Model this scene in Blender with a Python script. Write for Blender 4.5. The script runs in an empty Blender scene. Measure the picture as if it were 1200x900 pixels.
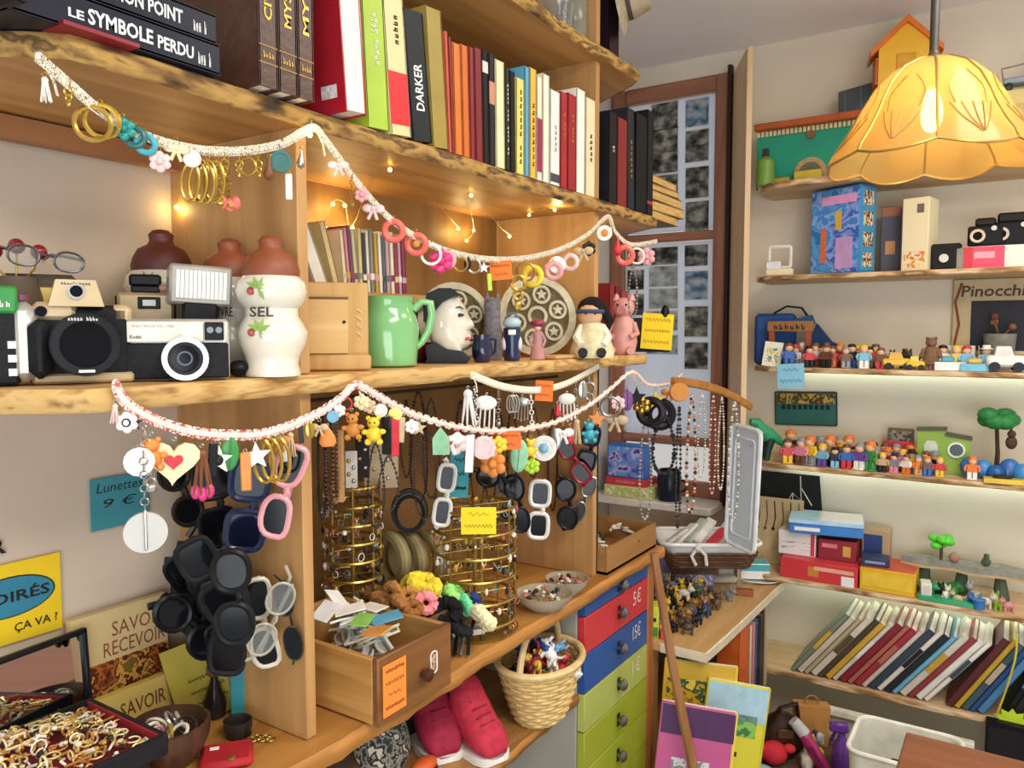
import bpy, math, random
from mathutils import Vector, Matrix, Euler
R = math.radians; PI = math.pi
rnd = random.Random(7)
S = bpy.context.scene; COL = S.collection

# ---------------------------------------------------------------- camera
FPX = 915.0                                   # focal length in pixels of the 1200 px wide frame
EYE = Vector((0, 0, 1.5)); YAW = R(33); PITCH = math.atan(62 / FPX)
cam_d = bpy.data.cameras.new('camera'); cam_o = bpy.data.objects.new('camera', cam_d)
COL.objects.link(cam_o); S.camera = cam_o
cam_d.sensor_width = 36; cam_d.lens = FPX / 1200 * 36; cam_d.clip_start = .02
cam_o.location = EYE; cam_o.rotation_euler = (PI / 2 - PITCH, 0, YAW)

# ---------------------------------------------------------------- world, lights, exposure
w = bpy.data.worlds.new('world'); S.world = w; w.use_nodes = True
bgn = w.node_tree.nodes['Background']
bgn.inputs[0].default_value = (1.0, .965, .92, 1); bgn.inputs[1].default_value = .58
def area(name, loc, rot, sx, sy, power, col):
    l = bpy.data.lights.new(name, 'AREA'); l.shape = 'RECTANGLE'; l.size = sx; l.size_y = sy
    l.energy = power; l.color = col
    o = bpy.data.objects.new(name, l); COL.objects.link(o); o.location = loc; o.rotation_euler = rot
    return o
area('overhead_fill_light', (.7, .3, 2.50), (0, 0, 0), .6, 1.2, 34, (1, .92, .80))  # unseen overhead fill, added for top-down light; no fixture is built
area('overhead_fill_light', (.3, 1.75, 2.50), (0, 0, 0), .6, .6, 14, (1, .92, .80))  # second added overhead fill, out of view to the right
area('rear_daylight_fill', (1.0, -1.1, 1.15), (R(118), 0, R(14)), 1.8, 1.5, 38, (.88, .94, 1))  # added area light behind the camera, daylight-toned, to lift the ceiling
S.view_settings.view_transform = 'Standard'; S.view_settings.look = 'None'
S.view_settings.gamma = 1; S.view_settings.exposure = .17
S.view_settings.use_curve_mapping = False

# ---------------------------------------------------------------- pixel -> direction helpers
_f = Vector((-math.sin(YAW) * math.cos(PITCH), math.cos(YAW) * math.cos(PITCH), -math.sin(PITCH)))
_r = Vector((math.cos(YAW), math.sin(YAW), 0)); _u = _r.cross(_f)
def ray(px, py): return _f + _r * ((px - 600) / FPX) + _u * ((450 - py) / FPX)
def onX(px, py, v): d = ray(px, py); return EYE + d * ((v - EYE.x) / d.x)
def onY(px, py, v): d = ray(px, py); return EYE + d * ((v - EYE.y) / d.y)
def onZ(px, py, v): d = ray(px, py); return EYE + d * ((v - EYE.z) / d.z)
def atD(px, py, dep): return EYE + ray(px, py) * dep
def dep(p): return (Vector(p) - EYE).dot(_f)
def mpp(p): return dep(p) / FPX               # metres per pixel at a point
XF, XW = -.83, -1.13                          # bookcase front plane, plaster wall behind it
YB, YS = 2.98, 2.72                           # back wall, front edge of the toy shelves
def yl(px, x=XF): return onX(px, 388, x).y    # along the bookcase
def xb(px, y=YS): return onY(px, 388, y).x    # along the toy shelves

# ---------------------------------------------------------------- materials
def lin(c):
    if isinstance(c, str):
        c = [int(c[i:i + 2], 16) / 255 for i in (0, 2, 4)]
    return tuple((v / 12.92 if v <= .04045 else ((v + .055) / 1.055) ** 2.4) for v in c)
_mc = {}
def M(col, rough=.55, metal=0, var=.12, sc=25, bump=0, trans=0, emit=0, coat=0, sss=0, alpha=1):
    k = (col, rough, metal, var, sc, bump, trans, emit, coat, alpha)
    if k in _mc: return _mc[k]
    m = bpy.data.materials.new('material_' + str(len(_mc))); m.use_nodes = True
    nt = m.node_tree; b = nt.nodes['Principled BSDF']; c = lin(col)
    b.inputs['Roughness'].default_value = rough; b.inputs['Metallic'].default_value = metal
    b.inputs['Transmission Weight'].default_value = trans; b.inputs['Coat Weight'].default_value = coat
    b.inputs['Alpha'].default_value = alpha
    if trans: b.inputs['IOR'].default_value = 1.3
    if max(c) < .05: b.inputs['Specular IOR Level'].default_value = .22
    tc = nt.nodes.new('ShaderNodeTexCoord'); n = nt.nodes.new('ShaderNodeTexNoise')
    n.inputs['Scale'].default_value = sc; n.inputs['Detail'].default_value = 4
    nt.links.new(tc.outputs['Object'], n.inputs['Vector'])
    r = nt.nodes.new('ShaderNodeValToRGB'); e = r.color_ramp.elements
    e[0].position = .3; e[1].position = .7
    e[0].color = (*[v * (1 - var) for v in c], 1); e[1].color = (*[min(1, v * (1 + var) + .01 * var) for v in c], 1)
    nt.links.new(n.outputs['Fac'], r.inputs[0]); nt.links.new(r.outputs[0], b.inputs['Base Color'])
    if emit:
        nt.links.new(r.outputs[0], b.inputs['Emission Color']); b.inputs['Emission Strength'].default_value = emit
    if bump:
        bp = nt.nodes.new('ShaderNodeBump'); bp.inputs['Strength'].default_value = bump
        bp.inputs['Distance'].default_value = .004
        nt.links.new(n.outputs['Fac'], bp.inputs['Height']); nt.links.new(bp.outputs[0], b.inputs['Normal'])
    _mc[k] = m; return m
def W(c1, c2, axis='y', sc=6, rough=.55, key=0, knots=False):   # wood grain running along one axis
    k = ('w', c1, c2, axis, sc, rough, key)
    if k in _mc: return _mc[k]
    m = bpy.data.materials.new('wood_' + str(len(_mc))); m.use_nodes = True
    nt = m.node_tree; b = nt.nodes['Principled BSDF']; b.inputs['Roughness'].default_value = rough
    tc = nt.nodes.new('ShaderNodeTexCoord'); mp = nt.nodes.new('ShaderNodeMapping')
    s = [sc * 6] * 3; s['xyz'.index(axis)] = sc * .5
    mp.inputs['Scale'].default_value = s; mp.inputs['Location'].default_value = (key * 3.1, key * 1.7, key)
    nt.links.new(tc.outputs['Object'], mp.inputs[0])
    n = nt.nodes.new('ShaderNodeTexNoise'); n.inputs['Scale'].default_value = 1; n.inputs['Detail'].default_value = 6
    n.inputs['Distortion'].default_value = .6
    nt.links.new(mp.outputs[0], n.inputs['Vector'])
    r = nt.nodes.new('ShaderNodeValToRGB'); e = r.color_ramp.elements
    e[0].position = .32; e[1].position = .68; e[0].color = (*lin(c2), 1); e[1].color = (*lin(c1), 1)
    nt.links.new(n.outputs['Fac'], r.inputs[0]); nt.links.new(r.outputs[0], b.inputs['Base Color'])
    bp = nt.nodes.new('ShaderNodeBump'); bp.inputs['Strength'].default_value = .15; bp.inputs['Distance'].default_value = .002
    nt.links.new(n.outputs['Fac'], bp.inputs['Height']); nt.links.new(bp.outputs[0], b.inputs['Normal'])
    _mc[k] = m; return m
def PRN(cols, sc=30, rough=.45, seed=0, stretch=(1, 1, 1), soft=False, kind='noise'):   # printed picture: patches of several colours
    k = ('p', tuple(cols), sc, rough, seed, stretch, kind)
    if k in _mc: return _mc[k]
    m = bpy.data.materials.new('print_' + str(len(_mc))); m.use_nodes = True
    nt = m.node_tree; b = nt.nodes['Principled BSDF']; b.inputs['Roughness'].default_value = rough
    tc = nt.nodes.new('ShaderNodeTexCoord'); mp = nt.nodes.new('ShaderNodeMapping')
    mp.inputs['Scale'].default_value = stretch; mp.inputs['Location'].default_value = (seed * 1.37, seed * 2.11, seed * .77)
    nt.links.new(tc.outputs['Object'], mp.inputs[0])
    if kind == 'vor':
        n = nt.nodes.new('ShaderNodeTexVoronoi'); n.inputs['Scale'].default_value = sc
        nt.links.new(mp.outputs[0], n.inputs['Vector'])
        sp = nt.nodes.new('ShaderNodeSeparateColor'); nt.links.new(n.outputs['Color'], sp.inputs[0]); out = sp.outputs[0]
        lo, hi = 0., 1.
    else:
        n = nt.nodes.new('ShaderNodeTexNoise'); n.inputs['Scale'].default_value = sc; n.inputs['Detail'].default_value = 3
        nt.links.new(mp.outputs[0], n.inputs['Vector']); out = n.outputs['Fac']; lo, hi = .3, .7
    r = nt.nodes.new('ShaderNodeValToRGB'); cr = r.color_ramp; cr.interpolation = 'LINEAR' if soft else 'CONSTANT'
    N = len(cols)
    while len(cr.elements) < N: cr.elements.new(.5)
    for i, c in enumerate(cols):
        cr.elements[i].position = lo + (hi - lo) * i / (N - (1 if soft else 0)); cr.elements[i].color = (*lin(c), 1)
    nt.links.new(out, r.inputs[0]); nt.links.new(r.outputs[0], b.inputs['Base Color'])
    _mc[k] = m; return m
GLASS = M('eef2ee', .06, 0, .02, 5, 0, .92)
BRASS = M('b89a52', .32, .85, .15, 40)
STEEL = M('b8b8b6', .28, .9, .08, 30)
BLACK = M('15161a', .35, 0, .2, 30)
DARK = M('1c1c20', .6, 0, .2, 30)
INK = M('2a2624', .7, 0, .05)
PAGE = W('f0e4c4', 'dccb9f', 'z', 40, .8, 3)
PAGEW = W('f6f3ec', 'ddd8cc', 'z', 40, .8, 4)

# ---------------------------------------------------------------- mesh builder
class B:
    def __init__(s): s.v = []; s.f = []
    def add(s, vs, fs, m=None):
        o = len(s.v)
        s.v += [(m @ Vector(v)) if m else Vector(v) for v in vs]
        s.f += [[i + o for i in f] for f in fs]; return s
    def box(s, c, d, m=None, b=0, rz=0, rx=0, ry=0):
        hx, hy, hz = d[0] / 2, d[1] / 2, d[2] / 2
        T = Matrix.Translation(c) @ Euler((rx, ry, rz)).to_matrix().to_4x4()
        if m: T = m @ T
        if b <= 0:
            vs = [(x, y, z) for x in (-hx, hx) for y in (-hy, hy) for z in (-hz, hz)]
            return s.add(vs, [(0, 1, 3, 2), (4, 6, 7, 5), (0, 4, 5, 1), (2, 3, 7, 6), (0, 2, 6, 4), (1, 5, 7, 3)], T)
        b = min(b, .49 * min(d)); vs = []; idx = {}
        for sx in (-1, 1):
            for sy in (-1, 1):
                for sz in (-1, 1):
                    for a in range(3):
                        p = [sx * (hx - b), sy * (hy - b), sz * (hz - b)]; p[a] = (sx * hx, sy * hy, sz * hz)[a]
                        idx[(sx, sy, sz, a)] = len(vs); vs.append(p)
        fs = []
        for a in range(3):
            u, v2 = (a + 1) % 3, (a + 2) % 3
            for sg in (-1, 1):
                q = []
                for su, sv in ((-1, -1), (1, -1), (1, 1), (-1, 1)):
                    t = [0, 0, 0]; t[a] = sg; t[u] = su; t[v2] = sv; q.append(idx[(*t, a)])
                fs.append(q)
            for su in (-1, 1):
                for sv in (-1, 1):
                    q = []
                    for sa, ax in ((-1, u), (1, u), (1, v2), (-1, v2)):
                        t = [0, 0, 0]; t[a] = sa; t[u] = su; t[v2] = sv; q.append(idx[(*t, ax)])
                    fs.append(q)
        for sx in (-1, 1):
            for sy in (-1, 1):
                for sz in (-1, 1): fs.append([idx[(sx, sy, sz, a)] for a in range(3)])
        return s.add(vs, fs, T)
    def lathe(s, prof, n=20, m=None, sx=1, sy=1):
        vs = []; fs = []
        for r, z in prof:
            for i in range(n):
                a = 2 * PI * i / n; vs.append((r * math.cos(a) * sx, r * math.sin(a) * sy, z))
        for j in range(len(prof) - 1):
            for i in range(n):
                k = (i + 1) % n; fs.append((j * n + i, j * n + k, (j + 1) * n + k, (j + 1) * n + i))
        fs.append(list(range(n))[::-1]); fs.append([(len(prof) - 1) * n + i for i in range(n)])
        return s.add(vs, fs, m)
    def tube(s, pts, r, n=6, closed=False, m=None, flat=1):
        P = [Vector(p) for p in pts]; L = len(P); rs = r if isinstance(r, (list, tuple)) else [r] * L
        vs = []; fs = []; up = None
        for i, p in enumerate(P):
            if closed: t = P[(i + 1) % L] - P[i - 1]
            else: t = P[min(i + 1, L - 1)] - P[max(i - 1, 0)]
            if t.length < 1e-9: t = Vector((0, 0, 1))
            t.normalize()
            if up is None:
                up = Vector((0, 0, 1)) if abs(t.z) < .9 else Vector((1, 0, 0))
            a = t.cross(up)
            if a.length < 1e-4: a = t.cross(Vector((.3, .9, .1)))
            a.normalize(); b = a.cross(t).normalized(); up = b
            for k in range(n):
                q = 2 * PI * k / n; vs.append(p + a * (rs[i] * math.cos(q)) + b * (rs[i] * flat * math.sin(q)))
        for i in range(L if closed else L - 1):
            j = (i + 1) % L
            for k in range(n): fs.append((i * n + k, i * n + (k + 1) % n, j * n + (k + 1) % n, j * n + k))
        if not closed: fs.append(list(range(n))[::-1]); fs.append([(L - 1) * n + k for k in range(n)])
        return s.add(vs, fs, m)
    def ball(s, c, r, sc=(1, 1, 1), u=10, v=7, m=None):
        vs = [(0, 0, -1)]; fs = []
        for j in range(1, v):
            a = PI * j / v - PI / 2
            for i in range(u): vs.append((math.cos(a) * math.cos(2 * PI * i / u), math.cos(a) * math.sin(2 * PI * i / u), math.sin(a)))
        vs.append((0, 0, 1)); e = len(vs) - 1
        for i in range(u):
            k = (i + 1) % u; fs.append((0, 1 + k, 1 + i)); fs.append((e, e - u + i, e - u + k))
            for j in range(v - 2): o = 1 + j * u; fs.append((o + i, o + k, o + u + k, o + u + i))
        if not isinstance(r, (int, float)): sc = r; r = 1
        vs = [(c[0] + x * r * sc[0], c[1] + y * r * sc[1], c[2] + z * r * sc[2]) for x, y, z in vs]
        return s.add(vs, fs, m)
    def prism(s, out, d0, d1, m=None):           # outline in local x/z, extruded along y from d0 to d1
        n = len(out); vs = [(x, d0, z) for x, z in out] + [(x, d1, z) for x, z in out]
        fs = [list(range(n)), [n + i for i in range(n)][::-1]]
        for i in range(n): k = (i + 1) % n; fs.append((i, i + n, k + n, k))
        return s.add(vs, fs, m)
    def slab(s, out, z0, z1, m=None):            # outline in local x/y, extruded along z
        n = len(out); vs = [(x, y, z0) for x, y in out] + [(x, y, z1) for x, y in out]
        fs = [list(range(n))[::-1], [n + i for i in range(n)]]
        for i in range(n): k = (i + 1) % n; fs.append((i, k, k + n, i + n))
        return s.add(vs, fs, m)
    def torus(s, c, R0, r, m=None, axis='y', n=16, k=6, sc=(1, 1)):
        pts = []
        for i in range(n):
            a = 2 * PI * i / n; x, y = R0 * math.cos(a) * sc[0], R0 * math.sin(a) * sc[1]
            q = {'y': (x, 0, y), 'z': (x, y, 0), 'x': (0, x, y)}[axis]
            pts.append((c[0] + q[0], c[1] + q[1], c[2] + q[2]))
        return s.tube(pts, r, k, True, m)
    def done(s, name, mat, parent=None, loc=None, rot=None, sm=40, kind=None):
        import bmesh
        me = bpy.data.meshes.new(name); me.from_pydata(s.v, [], s.f)
        bm = bmesh.new(); bm.from_mesh(me); bmesh.ops.recalc_face_normals(bm, faces=bm.faces); bm.to_mesh(me); bm.free()
        me.polygons.foreach_set('use_smooth', [True] * len(me.polygons)); me.set_sharp_from_angle(angle=R(sm))
        me.materials.append(mat)
        o = bpy.data.objects.new(name, me); COL.objects.link(o)
        if parent: o.parent = parent
        if loc is not None: o.location = loc
        if rot is not None: o.rotation_euler = rot if hasattr(rot, '__len__') else (0, 0, rot)
        if kind: o['kind'] = kind
        return o
def tag(o, label, cat, group=None, kind=None):
    o['label'] = label; o['category'] = cat
    if group: o['group'] = group
    if kind: o['kind'] = kind
    return o
def thing(name, label, cat, loc=(0, 0, 0), rot=0, group=None):
    o = bpy.data.objects.new(name, None); COL.objects.link(o); o.empty_display_size = .02
    o.location = loc; o.rotation_euler = rot if hasattr(rot, '__len__') else (0, 0, rot)
    return tag(o, label, cat, group)
def dup(root, loc=None, rot=None, label=None, parent=None):
    r = root.copy(); COL.objects.link(r)
    if parent: r.parent = parent
    if loc is not None: r.location = loc
    if rot is not None: r.rotation_euler = rot if hasattr(rot, '__len__') else (0, 0, rot)
    if label: r['label'] = label
    for c in [x for x in root.children]: dup(c, parent=r)
    return r
def struct(o): o['kind'] = 'structure'; return o
LF = PI / 2                                     # things built facing -y look out of the bookcase with this turn
FR = (PI / 2, 0, 0)                             # lettering laid on a face that looks towards -y
REAL = {'LE', 'SYMBOLE', 'PERDU', 'DECEPTION POINT', 'CIVILISATIONS', 'MYSTERIEUSES', 'MYSTERES', 'DARKER', 'INSTAMATIC 100', 'Kodak', 'SEL', 'POIVRE', 'Lunettes', '9 \u20ac', 'SAVOIR', 'RECEVOIR', 'FAIRE', 'SOIR\u00c9S', '\u00c7A VA ?', 'R', '5\u20ac', '15\u20ac', '1\u20ac', 'Pinocchio'}
def marks(body, w, h, mat, parent, loc, rot, name):   # print or handwriting too blurred to read: a row of small strokes
    b = B(); n = max(len(body), 2); r = random.Random(body); st = w / n
    if name == 'handwriting':
        b.tube([(-w / 2 + w * i / (3 * n), h * (.1 + .36 * math.sin(i * 2.1) * r.uniform(.5, 1)), .0002) for i in range(3 * n + 1)], h * .055, 4)
        return b.done(name, mat, parent, loc, rot)
    for i, ch in enumerate(body):
        if ch == ' ': continue
        x = -w / 2 + (i + .5) * st; hh = h * r.uniform(.45, .95); z = -h / 2 + hh / 2
        b.box((x - st * .22, z, 0), (st * .2, hh, .0004)); b.box((x + st * .15, -h / 2 + h * .25, 0), (st * .2, h * .5, .0004))
        b.box((x, -h / 2 + (h * .06 if i % 2 else h * .45), 0), (st * .55, h * .14, .0004))
    return b.done(name, mat, parent, loc, rot)
def text(body, w, h, mat, parent, loc, rot=FR, bold=0, name='lettering', ext=.0004, shear=0):
    if body not in REAL: return marks(body, w, h, mat, parent, loc, rot, name)
    cu = bpy.data.curves.new(name, 'FONT'); cu.body = body; cu.size = 1; cu.offset = bold; cu.align_x = 'LEFT'; cu.shear = shear
    cu.resolution_u = 2; cu.space_line = .85
    t = bpy.data.objects.new(name, cu); COL.objects.link(t)
    me = bpy.data.meshes.new_from_object(t.evaluated_get(bpy.context.evaluated_depsgraph_get())); bpy.data.objects.remove(t)
    if not len(me.vertices): return None
    xs = [v.co.x for v in me.vertices]; ys = [v.co.y for v in me.vertices]
    x0, x1, y0, y1 = min(xs), max(xs), min(ys), max(ys)
    for v in me.vertices:
        v.co = Vector(((v.co.x - (x0 + x1) / 2) * w / (x1 - x0), (v.co.y - (y0 + y1) / 2) * h / max(y1 - y0, 1e-6), 0))
    me.name = name; me.materials.clear(); me.materials.append(mat)
    o = bpy.data.objects.new(name, me); COL.objects.link(o); o.parent = parent; o.location = loc; o.rotation_euler = rot
    return o
# ================================================================ the room
PLAS = M('cfbfab', .9, 0, .07, 3, .05); PLASB = M('e4ddcb', .9, 0, .04, 3, .03); WHT = M('f2f2f4', .9, 0, .03, 2)
FLOOR = W('8a6a4a', '6a4c32', 'y', 4)
ZC = 2.55
struct(B().box((-.05, 2.05, -.02), (2.9, 2.1, .04)).done('floor', FLOOR))
struct(B().box((-.05, 1.45, ZC + .02), (2.9, 3.3, .04)).done('ceiling', WHT))
struct(B().box((XW - .05, .86, ZC / 2), (.1, 2.32, ZC)).done('wall_left', PLAS))
struct(B().box((-1.5, 2.5, ZC / 2), (.1, 1.06, ZC)).box((-1.34, 2.0, ZC / 2), (.3, .04, ZC)).done('wall_alcove', M('dcd8d4', .9, 0, .03, 3)))
# back wall with the window opening (x -1.45 .. -.93, z .66 .. 2.42)
wx0, wx1, wz0, wz1 = -1.44, onY(856, 300, YB).x, .84, onY(850, 86, YB).z
wb = B()
wb.box(((wx1 + 1.4) / 2, YB + .05, ZC / 2), (1.4 - wx1, .1, ZC))
wb.box(((wx0 + wx1) / 2, YB + .05, wz0 / 2), (wx1 - wx0, .1, wz0)).box(((wx0 + wx1) / 2, YB + .05, (wz1 + ZC) / 2), (wx1 - wx0, .1, ZC - wz1))
struct(wb.done('wall_back', PLASB))
# splayed board at the side of the window reveal
pa, pb = Vector((wx1 + .004, YB - .002, 0)), Vector((xb(873, 2.70), 2.70, 0))
dv = (pb - pa); ln = dv.length; ang = math.atan2(dv.y, dv.x); mid = (pa + pb) / 2
ztr = onY(875, 55, 2.70).z
o = B().box((0, 0, ztr / 2), (ln, .018, ztr)).done('trim_1', W('e8cda6', 'd9b98c', 'z', 5), loc=mid, rot=ang); struct(o)
# window: brown casement frame, two panes, photographs fixed on the panes
WF = W('a8745a', '8a5a45', 'z', 8, .5)
win = struct(bpy.data.objects.new('window_1', None)); COL.objects.link(win)
wx1f = wx1 - .004; zr = onY(800, 277, YB).z; yf = YB + .01
sw = .062
B().box((wx1f - sw / 2, yf, (wz0 + wz1) / 2), (sw, .05, wz1 - wz0), b=.006).done('frame_stile', WF, win)
B().box((wx0 + sw / 2, yf, (wz0 + wz1) / 2), (sw, .05, wz1 - wz0), b=.006).done('frame_stile', WF, win)
WFH = W('a8745a', '8a5a45', 'x', 8, .5)
for z, hh in ((wz1 - .03, .06), (zr, .034), (1.06, .034), (wz0 + .03, .06)):
    B().box(((wx0 + wx1) / 2, yf, z), (wx1 - wx0 - 2 * sw, .045, hh), b=.005).done('frame_rail', WFH, win)
DKF = M('3a2723', .5)
B().box((wx1 - .002, YB - .03, (wz0 + wz1) / 2), (.014, .03, wz1 - wz0 + .03)).done('frame_edge', DKF, win)
xs_ = onY(738, 500, YB).x
B().box((xs_, yf, (wz0 + 1.06) / 2), (.03, .04, 1.06 - wz0 - .06), b=.004).done('frame_stile', WF, win)
WFM = M('cfd8e4', .15, 0, .02, 5)
for za, zb in ((zr, wz1 - .06), (1.06, zr), (wz0 + .06, 1.06)):
    B().box(((wx0 + wx1) / 2, yf + .008, (za + zb) / 2), (wx1 - wx0 - 2 * sw + .01, .004, zb - za)).done('window_pane', M('eef4fa', .05, 0, .01, 5, alpha=.12), win)
# white mounting sheets and the postcards stuck to them
def paper(mat, amt, col):                       # thin paper lets daylight through
    nt = mat.node_tree; pb = nt.nodes['Principled BSDF']; out = nt.nodes['Material Output']; t = nt.nodes.new('ShaderNodeBsdfTranslucent'); mx = nt.nodes.new('ShaderNodeMixShader')
    src = pb.inputs['Base Color'].links[0].from_socket; nt.links.new(src, t.inputs[0]); mx.inputs[0].default_value = amt
    nt.links.new(pb.outputs[0], mx.inputs[1]); nt.links.new(t.outputs[0], mx.inputs[2]); nt.links.new(mx.outputs[0], out.inputs[0]); return mat
SHEET = paper(M('eef3fb', .51, 0, .02, 10), .8, 0)
def rect_on_back(px0, py0, px1, py1, y):
    a, b_ = onY(px0, py0, y), onY(px1, py1, y); return (a + b_) / 2, abs(b_.x - a.x), abs(a.z - b_.z)
for i, (za, zb, nm) in enumerate(((zr + .017, wz1 - .06, 'upper'), (1.077, zr - .017, 'lower'))):
    xa, xc = wx0 + .06, wx1f - sw
    o = B().box(((xa + xc) / 2 * 0, 0, 0), (xc - xa, .002, zb - za - .01)).done('mounting_sheet', SHEET, loc=((xa + xc) / 2, yf - .004, (za + zb) / 2))
    tag(o, 'white mounting sheet of old postcards on the ' + nm + ' window pane', 'sheet', 'postcard sheets on the window')
CARDM = paper(M('f2f2ee', .52, 0, .02), .6, 0)
cards = [(763, 122, 795, 150), (763, 153, 795, 178), (763, 179, 795, 202), (763, 206, 795, 232), (763, 236, 795, 262), (803, 117, 831, 147), (803, 153, 831, 189), (803, 196, 831, 232), (803, 236, 831, 271),
         (763, 290, 795, 310), (760, 312, 795, 336), (760, 338, 795, 362), (757, 364, 795, 388), (757, 392, 795, 416), (802, 287, 830, 312), (802, 317, 830, 352), (802, 358, 830, 396), (802, 400, 830, 434),
         (735, 290, 755, 312), (735, 316, 755, 340), (735, 344, 755, 370)]
subj = ['stone bridge', 'arched bridge', 'rocky hillside', 'village street', 'cloudy valley', 'mill pond in blue tint', 'avenue of trees', 'winding mountain road', 'waterfall in rocks', 'wooded slope', 'pale lake shore', 'misty hills',
        'faded meadow', 'blue lake edge', 'dark forest track', 'sky blue river bend', 'tall tower', 'white stream', 'farm yard', 'town square', 'church front']
for i, (a, b_, c, d) in enumerate(cards):
    p, w_, h_ = rect_on_back(a, b_, c, d, yf - .006)
    blue = i in (5, 15, 13)
    cs = ['2e3034', '55585a', '83867f', 'b9bab2', 'd9d8cf'] if not blue else ['3d4a58', '6f8fa8', '9fc0d6', 'c9d6dc', 'e2e4e0']
    if i in (10, 11, 12): cs = ['7f8a90', 'a8b2b6', 'c2cacb', 'd5dadb', 'e6e8e6']
    t = thing('postcard', 'old ' + ('blue tinted' if blue else 'black and white') + ' postcard of a ' + subj[i] + ' on the window', 'postcard', p, 0, 'postcards on the window')
    B().box((0, 0, 0), (w_, .0012, h_)).done('card', CARDM, t)
    B().box((0, -.0009, 0), (w_ * .94, .0008, h_ * .92)).done('picture', paper(PRN(cs, 22, .4, i * 3.3, (1, 1, 1.3), True), .5, 0), t)

# ================================================================ bookcase
WD = lambda a, k=0: W('c9985c', 'a87a44', a, 4, .5, k)
PINE = lambda a, k=0: W('dcb27a', 'c08f55', a, 4, .5, k)
def wob(y, k): return .003 * math.sin(y * 11 + k) + .0015 * math.sin(y * 41 + 2 * k) + .001 * math.sin(y * 93 + k)
BARK = PRN(['3a2a1c', '6a4a28', '8d6a34', 'c09850', '5a4222', 'd8b468'], 28, .8, 1, (1, .35, 1.4), True)
BARKD = PRN(['33261a', '6a4a28', 'a07c44', 'b8924e', '5a4226', '8a6a3a'], 30, .85, 5, (1, .4, 1.4), True)
bc = thing('bookcase', 'tall homemade wooden bookcase with live-edge shelves against the plaster wall', 'bookcase', (XW, .4, .91))
def P_(v): return Vector(v) - Vector((XW, .4, .91))
def live_shelf(name, ya, yb, zt, th, xf, cut0, cut1, k, bark, wood, parent, base):
    pts = []; N = 60; fr = []
    for i in range(N + 1):
        y = ya + (yb - ya) * i / N; x = xf + wob(y, k)
        if y < ya + cut0: x -= (ya + cut0 - y) * (cut0 and 1.5)
        if y > yb - cut1: x -= (y - yb + cut1) * 1.5
        fr.append((x, y))
    out = [(XW + .002, ya)] + fr + [(XW + .002, yb)]
    b = B().slab([(x - base[0], y - base[1]) for x, y in out], zt - th - base[2], zt - .001 - base[2])
    o = b.done(name, wood, parent)
    vs = []; fs = []
    for i, (x, y) in enumerate(fr):
        a1, a2 = .0025 * math.sin(y * 60 + k), .003 * math.sin(y * 47 + 3 * k)
        for dx, z in ((.001, zt - .0012), (.0055, zt - .005 + a1 * .5), (.007, zt - th * .5), (.005, zt - th + .003 + a2), (.0005, zt - th - .001)):
            vs.append((x + dx - base[0], y - base[1], z - base[2]))
    for i in range(N):
        for j in range(4): fs.append((i * 5 + j, i * 5 + j + 1, (i + 1) * 5 + j + 1, (i + 1) * 5 + j))
    B().add(vs, fs).done('bark_edge', bark, o, sm=60)
    return o
ZT, ZK, ZM, ZW_, ZL = 2.152, 1.805, 1.44, .91, .64
Y1, Y2, YE = yl(364), yl(704), 1.98
base = (XW, .4, .91)
live_shelf('shelf', .30, 2.02, ZT, .028, XF + .0, .0, .16, 1, BARK, WD('y', 1), bc, base)
live_shelf('shelf', .385, 2.12, ZK, .026, XF, .05, .12, 2, BARKD, WD('y', 2), bc, base)
live_shelf('shelf', .33, 2.03, ZM, .026, XF + .005, .11, .10, 3, PRN(['7a5828', 'c9a264', 'd0ac6c', 'a87c40', 'd4b274', '5e4222'], 22, .7, 9, (1, .3, 1.6), True), PINE('y', 3), bc, base)
for yy, z0, z1, k in ((Y1, ZW_, ZM - .026, 5), (Y1, ZM, ZK - .026, 6), (Y2, ZW_, ZM - .026, 7), (Y2, ZM, ZK - .026, 8), (Y2, ZK, ZT - .028, 9), (Y2, ZT, 2.5, 10)):
    B().box(P_(((XW + XF - .012) / 2, yy, (z0 + z1) / 2)), (XF - .012 - XW, .019, z1 - z0), b=.0012).done('upright', W('c49862', 'a87e4c', 'z', 4, .5, k), bc)
for za, zb in ((ZW_, ZM - .026), (ZM, ZK - .026), (ZK, ZT - .028)):
    B().box(P_((XW + .006, (Y1 + Y2) / 2, (za + zb) / 2)), (.008, Y2 - Y1 - .02, zb - za)).done('back_panel', W('9c7440', '805c30', 'z', 3, .6, 2), bc)
B().box(P_((XW + .03, (.40 + Y1) / 2, ZK - .045)), (.02, Y1 - .40, .03)).done('shelf_batten', W('a9744a', '8d5c38', 'y', 4), bc)
# worktop and the lower shelf
wt = live_shelf('worktop', .30, 2.0, ZW_, .03, XF + .022, .0, .0, 4, W('c98d45', '8d5a26', 'y', 6, .6, 4), W('c48c48', 'a06c32', 'y', 5, .45, 4), None, (XW, .4, .91))
wt.location = (XW, .4, .91); tag(wt, 'long varnished pine worktop with a live front edge under the bookcase', 'worktop')
ls = live_shelf('lower_shelf', Y1, yl(689), ZL, .024, XF - .02, 0, 0, 6, W('b07a3c', '7a4e22', 'y', 6, .6, 5), W('b88a4e', '966a38', 'y', 5, .5, 6), None, (XW, .4, .64))
ls.location = (XW, .4, .64); tag(ls, 'wooden lower shelf beneath the worktop carrying the wicker basket', 'shelf')
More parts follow.
